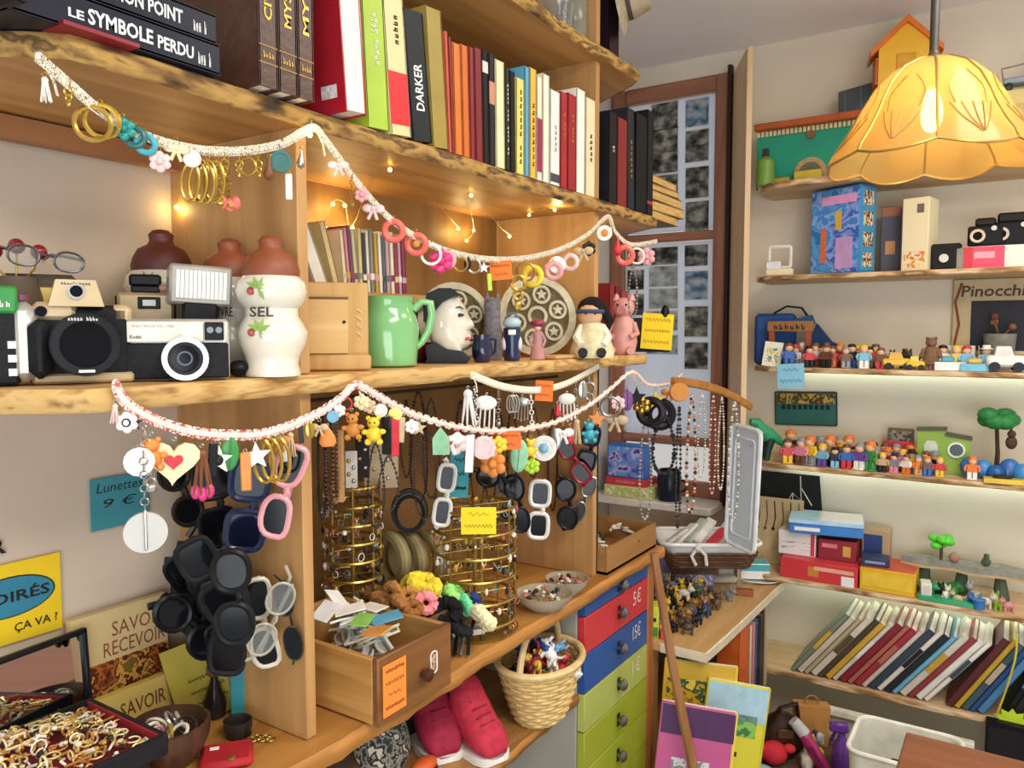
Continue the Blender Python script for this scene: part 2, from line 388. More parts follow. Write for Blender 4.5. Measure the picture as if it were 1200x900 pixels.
# ================================================================ toy shelves on the back wall
ts = thing('toy_shelves', 'wall of pale wooden shelves full of toys beside the window', 'shelves', (0, YB, 0))
SHW = W('d9bf9a', 'c2a279', 'x', 4, .6, 3)
SZ = {}
xl = xb(879, 2.72)
for nm, px, py, th in (('A', 1000, 203, .024), ('B', 1000, 319, .018), ('C', 1000, 432, .018), ('D', 1000, 551, .018), ('E', 1000, 690, .018), ('F', 1000, 805, .02)):
    z = onY(px, py, YS).z; SZ[nm] = z
    out = [(xl + .0, YB - .002), (xl + .0, YS + .07), (xl + .045, YS + .02), (xl + .075, YS)]
    N = 40
    for i in range(1, N + 1): x = xl + .075 + (.9 - xl) * i / N; out.append((x, YS + .003 * math.sin(x * 23 + z * 9)))
    out.append((xl + .975, YB - .002))
    o = B().slab([(x, y - YB) for x, y in out], z - th, z - .001).done('shelf', SHW, ts)
    fr = out[1:-1]; vs = []; fs = []
    for i, (x, y) in enumerate(fr):
        for dy, zz in ((-.001, z - .002), (-.005, z - .007 + .002 * math.sin(i)), (-.004, z - th + .003), (0, z - th)): vs.append((x, y - YB + dy, zz))
    for i in range(len(fr) - 1):
        for j in range(3): fs.append((i * 4 + j, i * 4 + j + 1, i * 4 + j + 5, i * 4 + j + 4))
    B().add(vs, fs).done('bark_edge', PRN(['c9a67a', 'e0c8a4', 'b08a5a', '7a5632', 'd9bc92'], 18, .7, ord(nm), (.4, 1, 1.5), True), o)
for nm, e in (('C', 4), ('D', 8), ('E', 11), ('F', 5)):  # the F strip is added fill for the wall below the lowest shelf
    o = B().box((0, 0, 0), (1.2, .012, .008), b=.002).done('led_strip', M('eafff0', .4, 0, 0, 1, 0, 0, e), loc=(xl + .68, YB - .03, SZ[nm] - .0235))
    tag(o, 'thin white LED light strip under the ' + {'C': 'third', 'D': 'fourth', 'E': 'fifth', 'F': 'sixth (strip added as fill)'}[nm] + ' toy shelf from the top', 'light strip', 'light strips under the toy shelves')
B().box((0,0,0), (1.5, .012, SZ['F'] - .1)).done('wall_panel', M('cfcab8', .7, 0, .04, 3), ts, loc=(xl + .75, -.012, (SZ['F'] - .1) / 2 + .03))
# ================================================================ books
def book(y0, y1, zb, h, d, col, label, X=XF, lean=0, page=None, rev=False, bands=(), title=None, tcol=None, group=None, cat='book', rough=.45, tsz=.5, tpos=.5, name='book'):
    t = max(y1 - y0 - .0006, .004); bt = min(.0025, t * .16)
    o = thing(name, label, cat, (X, (y0 + y1) / 2, zb + abs(math.sin(lean)) * t / 2), (0, lean, LF), group)
    mc = M(col, rough, 0, .1, 18) if isinstance(col, str) else col
    c = B()
    c.box((-t / 2 + bt / 2, -d / 2 * -1, h / 2), (bt, d, h)); c.box((t / 2 - bt / 2, d / 2, h / 2), (bt, d, h))
    sy = d - bt / 2 if rev else bt / 2
    c.box((0, sy, h / 2), (t, bt, h), b=bt * .3); c.done('cover', mc, o)
    B().box((0, d / 2 + (-.002 if rev else .001), h / 2), (t - 2 * bt, d - .006, h - .006)).done('page_block', page or PAGE, o)
    for z0, z1, bcn in bands:
        B().box((0, -.0002, h * (z0 + z1) / 2), (t * .96, .0008, h * (z1 - z0))).done('spine_band', M(bcn, .5, 0, .06), o)
    if title and not rev:
        text(title, h * tsz, t * (.42 if title in REAL else .3), tcol or M('f2f0e8', .6), o, (0, -.0009, h * tpos), (PI / 2, PI / 2 * -1, 0), .02, 'title')
    return o
def zx(px, py, X=XF): return onX(px, py, X).z
G1 = 'books on the main book shelf'
# flat thrillers with big white spine titles
yA, yB_ = yl(22, -.815), yl(266, -.815)
def flatbook(z, th, col, label, y0, y1, X, d, title, tc, group, extra=None):
    L = y1 - y0; o = thing('book', label, 'book', (X, (y0 + y1) / 2, z), LF, group)
    c = B().box((0, d / 2, .0015), (L, d, .003)).box((0, d / 2, th - .0015), (L, d, .003)).box((0, .0015, th / 2), (L, .003, th), b=.001)
    c.done('cover', col, o); B().box((0, d / 2 + .002, th / 2), (L - .008, d - .008, th - .006)).done('page_block', PAGE, o)
    for body, wx, hz, x, zz, m in title: text(body, wx, hz, m, o, (x, -.0006, zz), FR, .025, 'title')
    return o
WTX = M('eceae6', .5, 0, .02); GTX = M('c9a54a', .4, .5, .05)
NAVY = M('1b1f2c', .35, 0, .15, 12)
L_ = yB_ - yA
o = flatbook(ZK, .036, NAVY, 'black paperback lying flat with large white title, lower of two', yA, yB_, -.815, .15,
             [('LE', .016, .009, -.052, .016, WTX), ('SYMBOLE', .072, .016, -.004, .018, WTX), ('PERDU', .045, .0145, .060, .016, WTX)], None, 'thrillers lying flat on the book shelf')
text('III E', .018, .022, WTX, o, (L_ / 2 - .022, -.0006, .017), FR, .02, 'publisher_mark')
B().box((-.03, .02, .0008), (.08, .06, .004)).done('red_panel', M('8a1a2a', .4), o)
o = flatbook(ZK + .0365, .034, NAVY, 'black paperback lying flat with white title, upper of two', yA + .004, yB_ - .002, -.818, .15,
             [('DECEPTION POINT', .125, .0155, .008, .017, WTX)], None, 'thrillers lying flat on the book shelf')
text('III E', .018, .020, WTX, o, (L_ / 2 - .026, -.0006, .017), FR, .02, 'publisher_mark')
o = flatbook(ZK + .071, .03, M('23263a', .4), 'dark blue book on top of the flat thrillers', yA - .01, yB_ - .05, -.825, .15, [], None, 'thrillers lying flat on the book shelf')
o = thing('white_box', 'white cardboard box with black strip at the shelf end', 'box', (-.80, yA + .007, ZK), (0, 0, LF + .1))
B().box((-.03, .06, .055), (.04, .12, .11), b=.012).done('box_body', M('efeeec', .6, 0, .03), o)
B().box((-.006, .05, .05), (.012, .12, .1), b=.002).done('black_strip', BLACK, o)
text('CUBE', .05, .008, WTX, o, (-.006, -.0105, .06), (PI / 2, PI / 2, 0), .02, 'lettering')
# leather-look brown volumes
LEA = M('4a2c22', .4, 0, .25, 60, .3)
for i, (a, b_, ti, nt_) in enumerate(((310, 332, 'CIVILISATIONS', 'first'), (333, 354, 'MYSTERIEUSES', 'second'), (355, 373, 'MYSTERES', 'third'))):
    y0, y1 = yl(a, -.805), yl(b_, -.805)
    o = book(y0, y1, ZK + .001, .25, .17, LEA, 'large brown leather-look volume with gold title, ' + nt_ + ' from the flat black thrillers', -.805, page=PAGEW, group='brown gilt volumes', bands=((.115, .12, 'b08a3c'), (.20, .205, 'b08a3c')), title=ti, tcol=GTX, tsz=.62, tpos=.64)
    text('JACK', (y1 - y0) * .6, .009, GTX, o, (0, -.0009, .25 * .16), FR, .01, 'volume_mark')
# tall books next to them
y0, y1 = yl(409, -.80), yl(433, -.80)
o = book(y0, y1, ZK + .001, .30, .16, 'a31f2c', 'big glossy red hardback turned with its white page edges outwards', -.80, R(-4), PAGEW, True, group=G1, rough=.25)
B().box((-.5 * (y1 - y0) - .0004, .03, .03), (.0006, .03, .018)).done('price_label', M('d8cfd0', .5, 0, .3, 150), o)
def row(items, X, z, d, group, tall=None):
    for a, b_, top, col, lab, kw in items:
        y0, y1 = yl(a, X), yl(b_, X); h = zx((a + b_) / 2, top, X) - z
        book(y0, y1, z, h, d, col, lab, X, group=group, **kw)
DK = M('7a2432', .5)
row([(434, 459, -20, 'a9c83c', 'tall lime green hardback with pale title standing on the book shelf', dict(lean=R(-3.5), title='GUIDE VERT', tsz=.35, tpos=.6)),
     (461, 484, -12, 'e6d29a', 'tall cream book with a bright red block low on its spine', dict(lean=R(-5), bands=((.07, .42, 'd8242c'),), title='ROMAN', tcol=INK, tsz=.2, tpos=.7)),
     (486, 508, 20, '20282c', 'black paperback titled DARKER in white beside the olive book', dict(lean=R(-6.5), title='DARKER', tsz=.36, tpos=.42)),
     (509, 527, 16, 'a08a3e', 'olive gold thick paperback leaning against the black one', dict(lean=R(-5), page=PAGE)),
     (527.5, 531, 40, 'c9543c', 'thin salmon red paperback beside the olive book', dict(lean=R(-3.5))),
     (531.5, 534, 46, '8e2630', 'very thin crimson booklet beside the orange pair', dict(lean=R(-3))),
     (534.5, 543.5, 53, 'd9762c', 'orange cloth hardback, first of the orange pair', dict(lean=R(-2))),
     (544, 552, 55, 'd06a24', 'orange cloth hardback, second of the orange pair', dict(lean=R(-2))),
     (552.5, 558, 57, '8a1f2b', 'dark red cloth book right after the orange pair', dict(lean=R(-1.5))),
     (558.5, 567, 58, '7a1a26', 'wine red cloth book beside the glossy black spine', dict(lean=R(-1.5))),
     (567.5, 574, 60, '1d1e22', 'glossy black paperback with white mark near the top', dict(lean=R(-1.5), bands=((.8, .9, 'd8d4cc'),))),
     (574.5, 581, 64, '2c2a2e', 'black paperback with coloured portrait strip on the spine', dict(lean=R(-1), bands=((.55, .75, 'c98a72'),))),
     (582, 592, 72, 'ece0b4', 'cream paperback standing between two black books', dict(lean=R(-1))),
     (593, 598, 80, '30312f', 'charcoal paperback with fine white lettering', dict(lean=R(-1), title='LA NUIT DES TEMPS', tsz=.7)),
     (598.5, 604, 84, '1a1c20', 'narrow black paperback beside the pale yellow one', dict(lean=R(-1))),
     (605, 614, 92, 'ead978', 'pale yellow paperback with dark vertical title', dict(title='LES VOYAGES', tcol=INK, tsz=.8)),
     (614.5, 620, 78, '5aa3c4', 'sky blue tall slim book on the book shelf', dict()),
     (620.5, 628, 80, 'e3b64a', 'golden yellow slim paperback with dark title', dict(title='HISTOIRES', tcol=INK, tsz=.6, tpos=.4)),
     (628.5, 635, 90, 'eee2c8', 'cream slim book with a plum band on the lower spine', dict(bands=((.08, .6, '8e2a52'),))),
     (635.5, 643, 87, 'f0e9d2', 'tall ivory paperback beside the plum banded book', dict()),
     (644, 655, 106, 'e9e7e2', 'white paperback with a small dark emblem at the spine foot', dict(bands=((.03, .12, '3a4050'),), title='ROMAN', tcol=M('9aa0a8', .6), tsz=.3)),
     (656, 664, 108, 'a3202e', 'bright crimson hardback with gold lettering, first of the crimson pair', dict(title='TOME I', tcol=GTX, tsz=.3, tpos=.65)),
     (664.5, 674, 110, '9a1c2a', 'bright crimson hardback with gold lettering, second of the crimson pair', dict(title='TOME II', tcol=GTX, tsz=.3, tpos=.65)),
     (674.5, 684, 104, 'f1ede2', 'white tall paperback next to the crimson pair', dict()),
     (685, 696, 115, 'e6d9b0', 'buff paperback standing against the upright post', dict(title='POCHE', tcol=INK, tsz=.3))], XF + .002, ZK, .13, G1)
G2 = 'dark books at the shelf end'
row([(712, 721, 130, '181b22', 'thick black hardback right beyond the upright post', dict(title='fc', tsz=.08, tpos=.6)),
     (722, 733, 138, '7d2026', 'dark red hardback between black books at the shelf end', dict()),
     (734, 742, 127, '262a33', 'slate grey hardback leaning near the shelf end', dict(lean=R(-2), title='ANNALES', tsz=.4, tcol=GTX)),
     (743, 756, 133, '14171d', 'thick black hardback next to the stacked yellowed paperbacks', dict()),
     (756.5, 763, 128, '1b1d24', 'thin black hardback with red dots next to the stacked paperbacks', dict(bands=((.1, .13, 'b03030'),)))], XF + .002, ZK, .14, G2)
z = ZK
for i, (a, b_, th) in enumerate(((762, 801, .024), (764, 806, .027), (762, 806, .026), (763, 800, .018), (762, 799, .021))):
    y0, y1 = yl(a, -.85), yl(b_, -.85); y1 = y0 + (y1 - y0) * .8
    o = thing('book', 'yellowed paperback lying flat, number %s from the bottom of the end stack' % ('one', 'two', 'three', 'four', 'five')[i], 'book', (-.85, (y0 + y1) / 2, z), LF + R((2, -2, 1, -1, 2)[i]), 'yellowed paperbacks stacked flat')
    L = y1 - y0
    B().box((0, .06, .001), (L, .12, .002)).box((0, .06, th - .001), (L, .12, .002)).box((0, .119, th / 2), (L, .002, th)).done('cover', M(('6a5230', '8a6a3a', '5a4630', '7a6a4a', '94713f')[i], .5), o)
    B().box((0, .059, th / 2), (L - .004, .115, th - .004)).done('page_block', W('d8b878', 'b9934f', 'x', 40, .8, i), o)
    z += th + .0006
# small books on a riser at the back of the display bay
ri = thing('book_riser', 'small wooden riser holding slim booklets at the back of the display bay', 'riser', (-1.062, yl(425, -1.05) + .01, ZM), LF)
rw = yl(482, -1.05) - Y1 - .05
zr2 = 1.572
B().box((-.02, 0, zr2 - ZM - .008), (rw, .1, .016)).done('riser_top', WD('x', 3), ri)
for sx in (-1, 1): B().box((-.02 + sx * (rw / 2 - .01), 0, (zr2 - ZM - .016) / 2), (.014, .1, zr2 - ZM - .016)).done('riser_leg', WD('z', 4), ri)
cs = [('ead9b4', 'cream'), ('d98a9a', 'pink'), ('7a4a6a', 'plum'), ('c9c2a2', 'stone'), ('d9c890', 'straw'), ('3a3c44', 'black'), ('e6e0d2', 'ivory'), ('8a8a82', 'grey'), ('c9a23a', 'mustard'), ('f0ece0', 'white'), ('5a6a72', 'blue grey'), ('c4a0a8', 'dusty pink'), ('e9e2c8', 'pale'), ('9a3a4a', 'cherry red'), ('caa0b8', 'lilac'), ('8a2f5a', 'magenta')]
xx = 404
book(yl(371, -1.02), yl(386, -1.02), zr2, .13, .09, 'efe9de', 'white paperback leaning steeply beside the slim booklets', -1.02, R(-24), PAGEW, group='booklets on the riser')
book(yl(392, -1.02), yl(400, -1.02), zr2, .12, .09, 'd8c08a', 'tan paperback leaning beside the slim booklets', -1.02, R(-17), group='booklets on the riser')
for i, (c, nm) in enumerate(cs):
    w_ = (4.6, 4, 3.6, 5)[i % 4]
    book(yl(xx, -1.02), yl(xx + w_, -1.02), zr2, .108 + .012 * ((i * 7) % 5) / 5, .09, c, 'slim %s booklet standing in the display bay row' % nm, -1.02, R(-6 if i < 4 else -3), group='booklets on the riser', bands=((.2, .3, cs[(i * 5 + 3) % 16][0]),))
    xx += w_ + .3
for i, (a, b_) in enumerate(((714, 720), (721, 727), (727.5, 735))):
    book(yl(a, -.935), yl(b_, -.935), ZM, .19 - .008 * i, .09, ('8e2630', '7a1f2a', 'a03a44')[i], '%s red hardback standing behind the pink pig' % ('dark', 'wine', 'rose')[i], -.935, group='red books behind the pig')
# ---- top shelf items
o = thing('glass_vase', 'cut glass vase on the top shelf of the bookcase', 'vase', (-.9, yl(650, -.9), ZT)); B().lathe([(.035, 0), (.04, .01), (.042, .09), (.05, .14), (.046, .14), (.038, .09), (.03, .012), (0.001, .012)], 14).done('vase_body', GLASS, o)
o = thing('glass_vase', 'smoky glass jar beside the green tin on the top shelf', 'vase', (-.89, yl(668, -.89), ZT)); B().lathe([(.03, 0), (.036, .01), (.036, .12), (.03, .14), (.027, .14), (.033, .12), (.032, .012), (.001, .012)], 14).done('jar_body', M('b9b4a4', .1, 0, .1, 30, 0, .6), o)
o = thing('green_tin', 'green painted tin box on the top shelf against the post', 'tin', (-.875, yl(683, -.875), ZT), LF); B().box((0, .03, .07), (.055, .06, .14), b=.004).done('tin_body', M('1f8a62', .4), o); B().box((0, .03, .144), (.058, .063, .01), b=.003).done('lid', M('1f7a58', .4), o)
book(yl(711, -.86), yl(722, -.86), ZT, .2, .12, '2a1826', 'dark plum hardback on the top shelf behind the post', -.86, group='top shelf')
o = thing('hat', 'beige felt hat hanging over the top shelf end', 'hat', (-.84, yl(722, -.84), ZT + .15), (R(80), 0, LF + .3)); B().lathe([(.001, .075), (.045, .07), (.055, .03), (.058, .01), (.085, 0), (.09, -.004), (.084, -.004), (.055, .004), (.05, .03), (.04, .064), (.001, .068)], 22).done('felt', M('a89c84', .9, 0, .15, 40), o); B().lathe([(.0565, .012), (.0575, .012), (.0565, .026), (.0555, .026)], 22).done('hat_band', M('4a4238', .8), o)
# ================================================================ things on the middle shelf
def face(p, extra=0): return math.atan2(-p[0], p[1]) + extra
def spot(px, X, z=None): p = onX(px, 388, X); p.z = ZM if z is None else z; return p
CHAMP = M('cbb58e', .35, .25, .08, 30); SILV = M('c9c7c0', .3, .5, .05, 30); LEATHB = M('17181c', .6, 0, .2, 180, .2); LENS = M('0a0c12', .08, 0, .1, 20)
def ring(b, c, ro, ri, y0, y1, n=24):        # tube ring along y
    vs = []; fs = []
    for r, y in ((ro, y0), (ro, y1), (ri, y1), (ri, y0)):
        for i in range(n): a = 2 * PI * i / n; vs.append((c[0] + r * math.cos(a), y, c[1] + r * math.sin(a)))
    for j in range(4):
        for i in range(n): k = (i + 1) % n; q = (j + 1) % 4; fs.append((j * n + i, j * n + k, q * n + k, q * n + i))
    return b.add(vs, fs)
def disc(b, c, r, y0, y1, n=20, r1=None):
    r1 = r if r1 is None else r1
    vs = [(c[0] + r * math.cos(2 * PI * i / n), y0, c[1] + r * math.sin(2 * PI * i / n)) for i in range(n)] + [(c[0] + r1 * math.cos(2 * PI * i / n), y1, c[1] + r1 * math.sin(2 * PI * i / n)) for i in range(n)]
    fs = [list(range(n)), [n + i for i in range(n)][::-1]] + [(i, i + n, (i + 1) % n + n, (i + 1) % n) for i in range(n)]
    return b.add(vs, fs)
# SLR camera
p = spot(88, -.91); s = mpp(p)
o = thing('film_camera', 'champagne and black reflex camera with large lens, biggest on the shelf', 'camera', p, face(p, .05), 'old cameras')
B().box((.008, .02, .045), (.10, .045, .09), b=.006).done('body', LEATHB, o)
B().box((.008, .02, .006), (.104, .05, .012), b=.003).done('bottom_plate', CHAMP, o)
B().box((-.02, .018, .082), (.045, .05, .022), b=.006).box((.0485, .02, .08), (.022, .045, .022), b=.005).done('top_plate', CHAMP, o)
B().prism([(-.026, .088), (.03, .088), (.022, .118), (-.018, .118)], -.012, .04).done('prism_housing', CHAMP, o)
text('AUTOREFLEX', .03, .0035, INK, o, (.002, -.0125, .114), FR, .01)
ring(B(), (.002, .105), .009, .0065, -.015, -.011).done('viewfinder_ring', STEEL, o); disc(B(), (.002, .105), .0065, -.0135, -.011).done('viewfinder_glass', LENS, o)
B().box((-.051, .012, .048), (.03, .058, .09), b=.011).done('hand_grip', SILV, o)
B().box((-.036, -.006, .04), (.022, .045, .066), b=.009).done('grip_leather', LEATHB, o)
disc(B(), (-.051, .0), .008, 0, .1, 12).done('shutter_button', M('7a3a52', .4), o).matrix_local = Matrix.Translation((-.0, -.002, .094)) @ Matrix.Rotation(R(90), 4, 'X') @ Matrix.Diagonal((1, .06, 1, 1))
ln_ = ring(B(), (.008, .045), .034, .026, -.042, .0, 30).done('lens_barrel', BLACK, o)
ring(B(), (.008, .045), .0355, .033, -.036, -.028, 30).done('focus_ring', DARK, ln_)
disc(B(), (.008, .045), .0265, -.033, -.02, 26).done('lens_glass', LENS, ln_)
text('MACRO ZOOM', .03, .005, WTX, ln_, (.006, -.0425, .074), FR, .01); B().box((.008, -.0425, .0155), (.016, .001, .003)).done('lens_mark', WTX, ln_)
disc(B(), (-.033, .082), .006, -.01, .0, 14).done('lamp_window', LENS, o)
# compact camera behind
p = spot(172, -.995); o = thing('film_camera', 'champagne compact camera with viewfinder behind the chrome front camera', 'camera', p, face(p), 'old cameras')
B().box((0, .02, .055), (.075, .04, .11), b=.004).done('body', LEATHB, o); B().box((.0, .018, .092), (.07, .044, .04), b=.004).done('top_plate', CHAMP, o)
B().box((.004, -.005, .098), (.028, .004, .016), b=.001).done('viewfinder_frame', BLACK, o); B().box((.004, -.0072, .098), (.016, .001, .008)).done('viewfinder_glass', M('dfe6e2', .1), o)
B().box((0, .02, .117), (.036, .03, .01), b=.002).box((0, .02, .129), (.04, .032, .016), b=.003).done('hot_shoe', BLACK, o); B().box((.022, .01, .119), (.012, .012, .01), b=.003).done('flash_foot', M('c99a92', .5), o)
B().box((.012, -.005, .07), (.018, .006, .008), b=.001).done('shutter_lever', M('e2e0da', .4), o)
# flash gun
p = spot(231, -.905); o = thing('flash_gun', 'electronic flash with ribbed clear window on a black body', 'camera flash', p, (0, R(3), face(p, .1)), 'old cameras')
B().box((.0, .02, .05), (.045, .045, .1), b=.004).done('flash_body', BLACK, o); B().box((0, .025, .12), (.077, .055, .052), b=.003).done('flash_head', SILV, o)
B().box((0, -.0035, .12), (.072, .004, .047), b=.001).done('window_frame', M('a8a69e', .4), o)
fp = B()
for i in range(12): fp.box((-.0285 + i * .0052, -.006, .12), (.0042, .003, .036))
fp.done('ribbed_window', M('eef0e6', .15, 0, .05, 200), o)
# front camera
p = spot(203, -.862); s = mpp(p); o = thing('film_camera', 'small chrome and black snapshot camera standing in front of the others', 'camera', p, face(p, .03), 'old cameras')
w_ = 124 * s; h_ = 72 * s; x0 = -w_ / 2
B().box((0, .022, h_ / 2), (w_, .04, h_), b=.004).done('body', SILV, o)
B().box((.004, .0, h_ * .32), (w_ * .91, .006, h_ * .58), b=.002).done('leather_front', LEATHB, o)
B().box((-.012, .0, h_ * .79), (w_ * .72, .005, h_ * .34), b=.001).done('name_plate', M('d6d2c4', .35, .2), o)
text('INSTAMATIC 100', .045, .003, M('7a776e', .5), o, (-.022, -.0028, h_ * .88)); text('Kodak', .013, .0045, M('3a3230', .5), o, (-.041, -.0028, h_ * .71), FR, .02)
B().box((.016, -.003, h_ * .75), (.014, .002, .008)).done('price_sticker', WTX, o)
B().box((w_ * .36, -.001, h_ * .80), (w_ * .17, .008, h_ * .30), b=.001).done('flash_socket', BLACK, o)
for dx in (-.005, .005): disc(B(), (w_ * .36 + dx, h_ * .82), .004, -.007, -.004, 10).done('viewfinder_glass', M('8a949a', .1), o)
ln_ = ring(B(), (.012, h_ * .36), .0265, .020, -.02, 0, 28).done('lens_barrel', STEEL, o)
ring(B(), (.012, h_ * .36), .021, .016, -.017, 0, 28).done('lens_ring', BLACK, ln_)
disc(B(), (.012, h_ * .36), .0165, -.006, -.002, 20).done('lens_glass', LENS, ln_); ring(B(), (.012, h_ * .36), .009, .007, -.009, -.004, 16).done('inner_ring', M('5a5a62', .3, .6), ln_)
# green topped camera at the shelf end
p = spot(-10, -.93); o = thing('film_camera', 'black box camera with a green printed top band at the shelf end', 'camera', p, face(p), 'old cameras')
B().box((0, .02, .042), (.05, .04, .084), b=.004).done('body', LEATHB, o); B().box((0, .018, .094), (.05, .044, .03), b=.003).done('top_band', M('2c8a3c', .5), o)
text('color', .03, .008, WTX, o, (.004, -.0045, .09), FR, .03)
for z_ in (.015, .03, .045): B().box((.018, -.0005, z_), (.008, .002, .008)).done('switch_label', WTX, o)
# cherries and folded wire glasses behind the cameras
p = spot(20, -1.02, ZM); o = thing('cherry_ornament', 'little ornament of red glass cherries on gold stems behind the cameras', 'ornament', p, face(p))
B().lathe([(.03, 0), (.03, .10), (.024, .125), (.001, .126)], 14).done('pot', M('5a4a3a', .6), o)
for i, (x, z_) in enumerate(((-.02, .155), (.003, .162), (.026, .156))):
    B().tube([(x * .3, 0, .12), (x * .8, -.004, .135), (x, 0, z_)], .0014, 5).done('stem', BRASS, o)
    B().ball((x, -.002, z_), .0095).done('cherry', M('8a1622', .15, 0, .1, 30, 0, 0, 0, .6), o)
def rimpts(kind, w, h, n=18):
    P = []
    for i in range(n):
        a = 2 * PI * i / n; c, s_ = math.cos(a), math.sin(a)
        e = {'round': 1, 'oval': .9, 'square': .55, 'cat': .8, 'narrow': .9}[kind]
        x = math.copysign(abs(c) ** e, c); z_ = math.copysign(abs(s_) ** e, s_)
        if kind == 'cat': z_ += .35 * max(0, x) * (1 if s_ > 0 else .3)
        P.append((x * w / 2, z_ * h / 2))
    return P
def spectacles(label, loc, rot, kind, rim, lens, w=.05, h=.04, rr=.0028, group=None, temple=True, fold=0, name='sunglasses', cat='sunglasses', scale=1):
    # front facing -y, bridge at the origin, folded temples behind
    o = thing(name, label, cat, loc, rot, group)
    fb = B(); gap = .008
    for sx in (-1, 1):
        pts = [(sx * (gap + w / 2 + x), -.002 * abs(x) / w, z_) for x, z_ in rimpts(kind, w, h)]
        fb.tube(pts, rr, 6, True)
    fb.tube([(-gap - .002, 0, h * .12), (0, -.003, h * .2), (gap + .002, 0, h * .12)], rr * .9, 6)
    fb.done('frame', rim, o)
    for sx in (-1, 1):
        vs = [(sx * (gap + w / 2 + x * .97), -.0005, z_ * .97) for x, z_ in rimpts(kind, w, h)]
        B().prism([(x, z_) for x, _, z_ in vs], -.0009, .0009).done('lens', lens, o)
    if temple:
        for sx in (-1, 1):
            x0 = sx * (gap + w); L = .125; y_ = .006 + .005 * (sx > 0)
            if fold: pts = [(x0, .001, h * .2), (x0 * 1.01, .006, h * .2), (x0 * .98, .07, h * .2), (x0 * .92, .115, h * .12), (x0 * .88, .135, -h * .2)]
            else: pts = [(x0, .001, h * .2), (x0, y_, h * .2), (x0 - sx * L * .6, y_ + .002, h * .2 - .002), (x0 - sx * L * .9, y_ + .003, h * .05), (x0 - sx * L, y_ + .003, -h * .3)]
            B().tube(pts, [rr, rr * 1.1, rr, rr, rr * .9], 6, flat=1.4).done('temple', rim, o)
    if scale != 1: o.scale = (scale,) * 3
    return o
SMOKE = M('121418', .1, 0, .1, 20)
p = spot(58, -1.0, ZM + .148); spectacles('thin grey wire spectacles resting behind the reflex camera', p, (R(8), R(6), face(p, .3)), 'oval', M('6a6a6c', .3, .6), GLASS, .034, .024, .0016, name='spectacles', cat='glasses', fold=1)
o = thing('camera_case', 'dark camera case propping the wire spectacles behind the reflex camera', 'case', (p.x - .02, p.y, ZM), face(p)); B().box((0, .02, .065), (.09, .07, .13), b=.01).done('case_body', M('4a4038', .7), o); B().box((0, -.016, .1), (.03, .004, .03), b=.002).done('clasp', BRASS, o)
# kitchen jars
TERRA = M('8a4a2e', .5, 0, .15, 30); DTERRA = M('5a2a20', .5, 0, .15, 30); CER = M('e2dccb', .2, 0, .04, 10, 0, 0, 0, .5)
def jar(px, X, sc, label, lid, word, z=None):
    p = spot(px, X); o = thing('spice_jar', label, 'jar', p, face(p), 'ceramic jars with brown hats')
    k = sc; q = sc * 1.13
    B().lathe([(.001, 0), (.03 * q, 0), (.031 * q, .004), (.028 * q, .015 * k), (.03 * q, .025 * k), (.037 * q, .042 * k), (.039 * q, .055 * k), (.033 * q, .068 * k), (.029 * q, .075 * k), (.029 * q, .085 * k), (.036 * q, .094 * k), (.039 * q, .106 * k), (.037 * q, .118 * k), (.031 * q, .125 * k), (.001, .125 * k)], 24).done('jar_body', CER, o)
    B().lathe([(.001, .125 * k), (.031 * q, .125 * k), (.0315 * q, .132 * k), (.029 * q, .142 * k), (.024 * q, .152 * k), (.014 * q, .158 * k), (.012 * q, .163 * k), (.013 * q, .170 * k), (.009 * q, .175 * k), (.001, .177 * k)], 20).done('lid', lid, o)
    text(word, .03 * k, .012 * k, M('3a3a36', .5), o, (-.012 * k, -.0355 * k, .080 * k), (PI / 2, 0, -.35), .015)
    for zc in (.105, .055):
        lf = B()
        for i in range(6):
            a = R(-60 + i * 42); L = .016 * k
            x, z_ = -.016 * k, zc * k + .003
            dx, dz = math.sin(a) * L, math.cos(a) * L
            yy = -.0425 * k
            lf.add([(x, yy, z_), (x + dx * .5 - dz * .16, yy, z_ + dz * .5 + dx * .16), (x + dx, yy + .003, z_ + dz), (x + dx * .5 + dz * .16, yy, z_ + dz * .5 - dx * .16)], [(0, 1, 2, 3)])
        lf.done('painted_leaves', M('7aa03a', .4), o); B().ball((-.024 * k, -.038 * k, zc * k), .005 * k, (1, .3, 1), 8, 5).done('painted_flower', M('a8483a', .4), o)
jar(319, -.843, 1.06, 'white two-bulge ceramic jar lettered SEL with terracotta hat lid', TERRA, 'SEL')
jar(271, -.945, 1.08, 'white two-bulge ceramic jar behind the salt jar with terracotta hat lid', TERRA, 'POIVRE')
jar(192, -1.05, 1.17, 'ceramic jar with dark chocolate brown hat lid behind the flash', DTERRA, '......')
o = B().ball((0, 0, .011), (.014, .014, .011), u=12, v=8).torus((0, 0, .011), .0135, .0025, axis='z').done('lens_cap', BLACK, loc=spot(279, -.865)); tag(o, 'little round black knob lying between front camera and salt jar', 'knob')
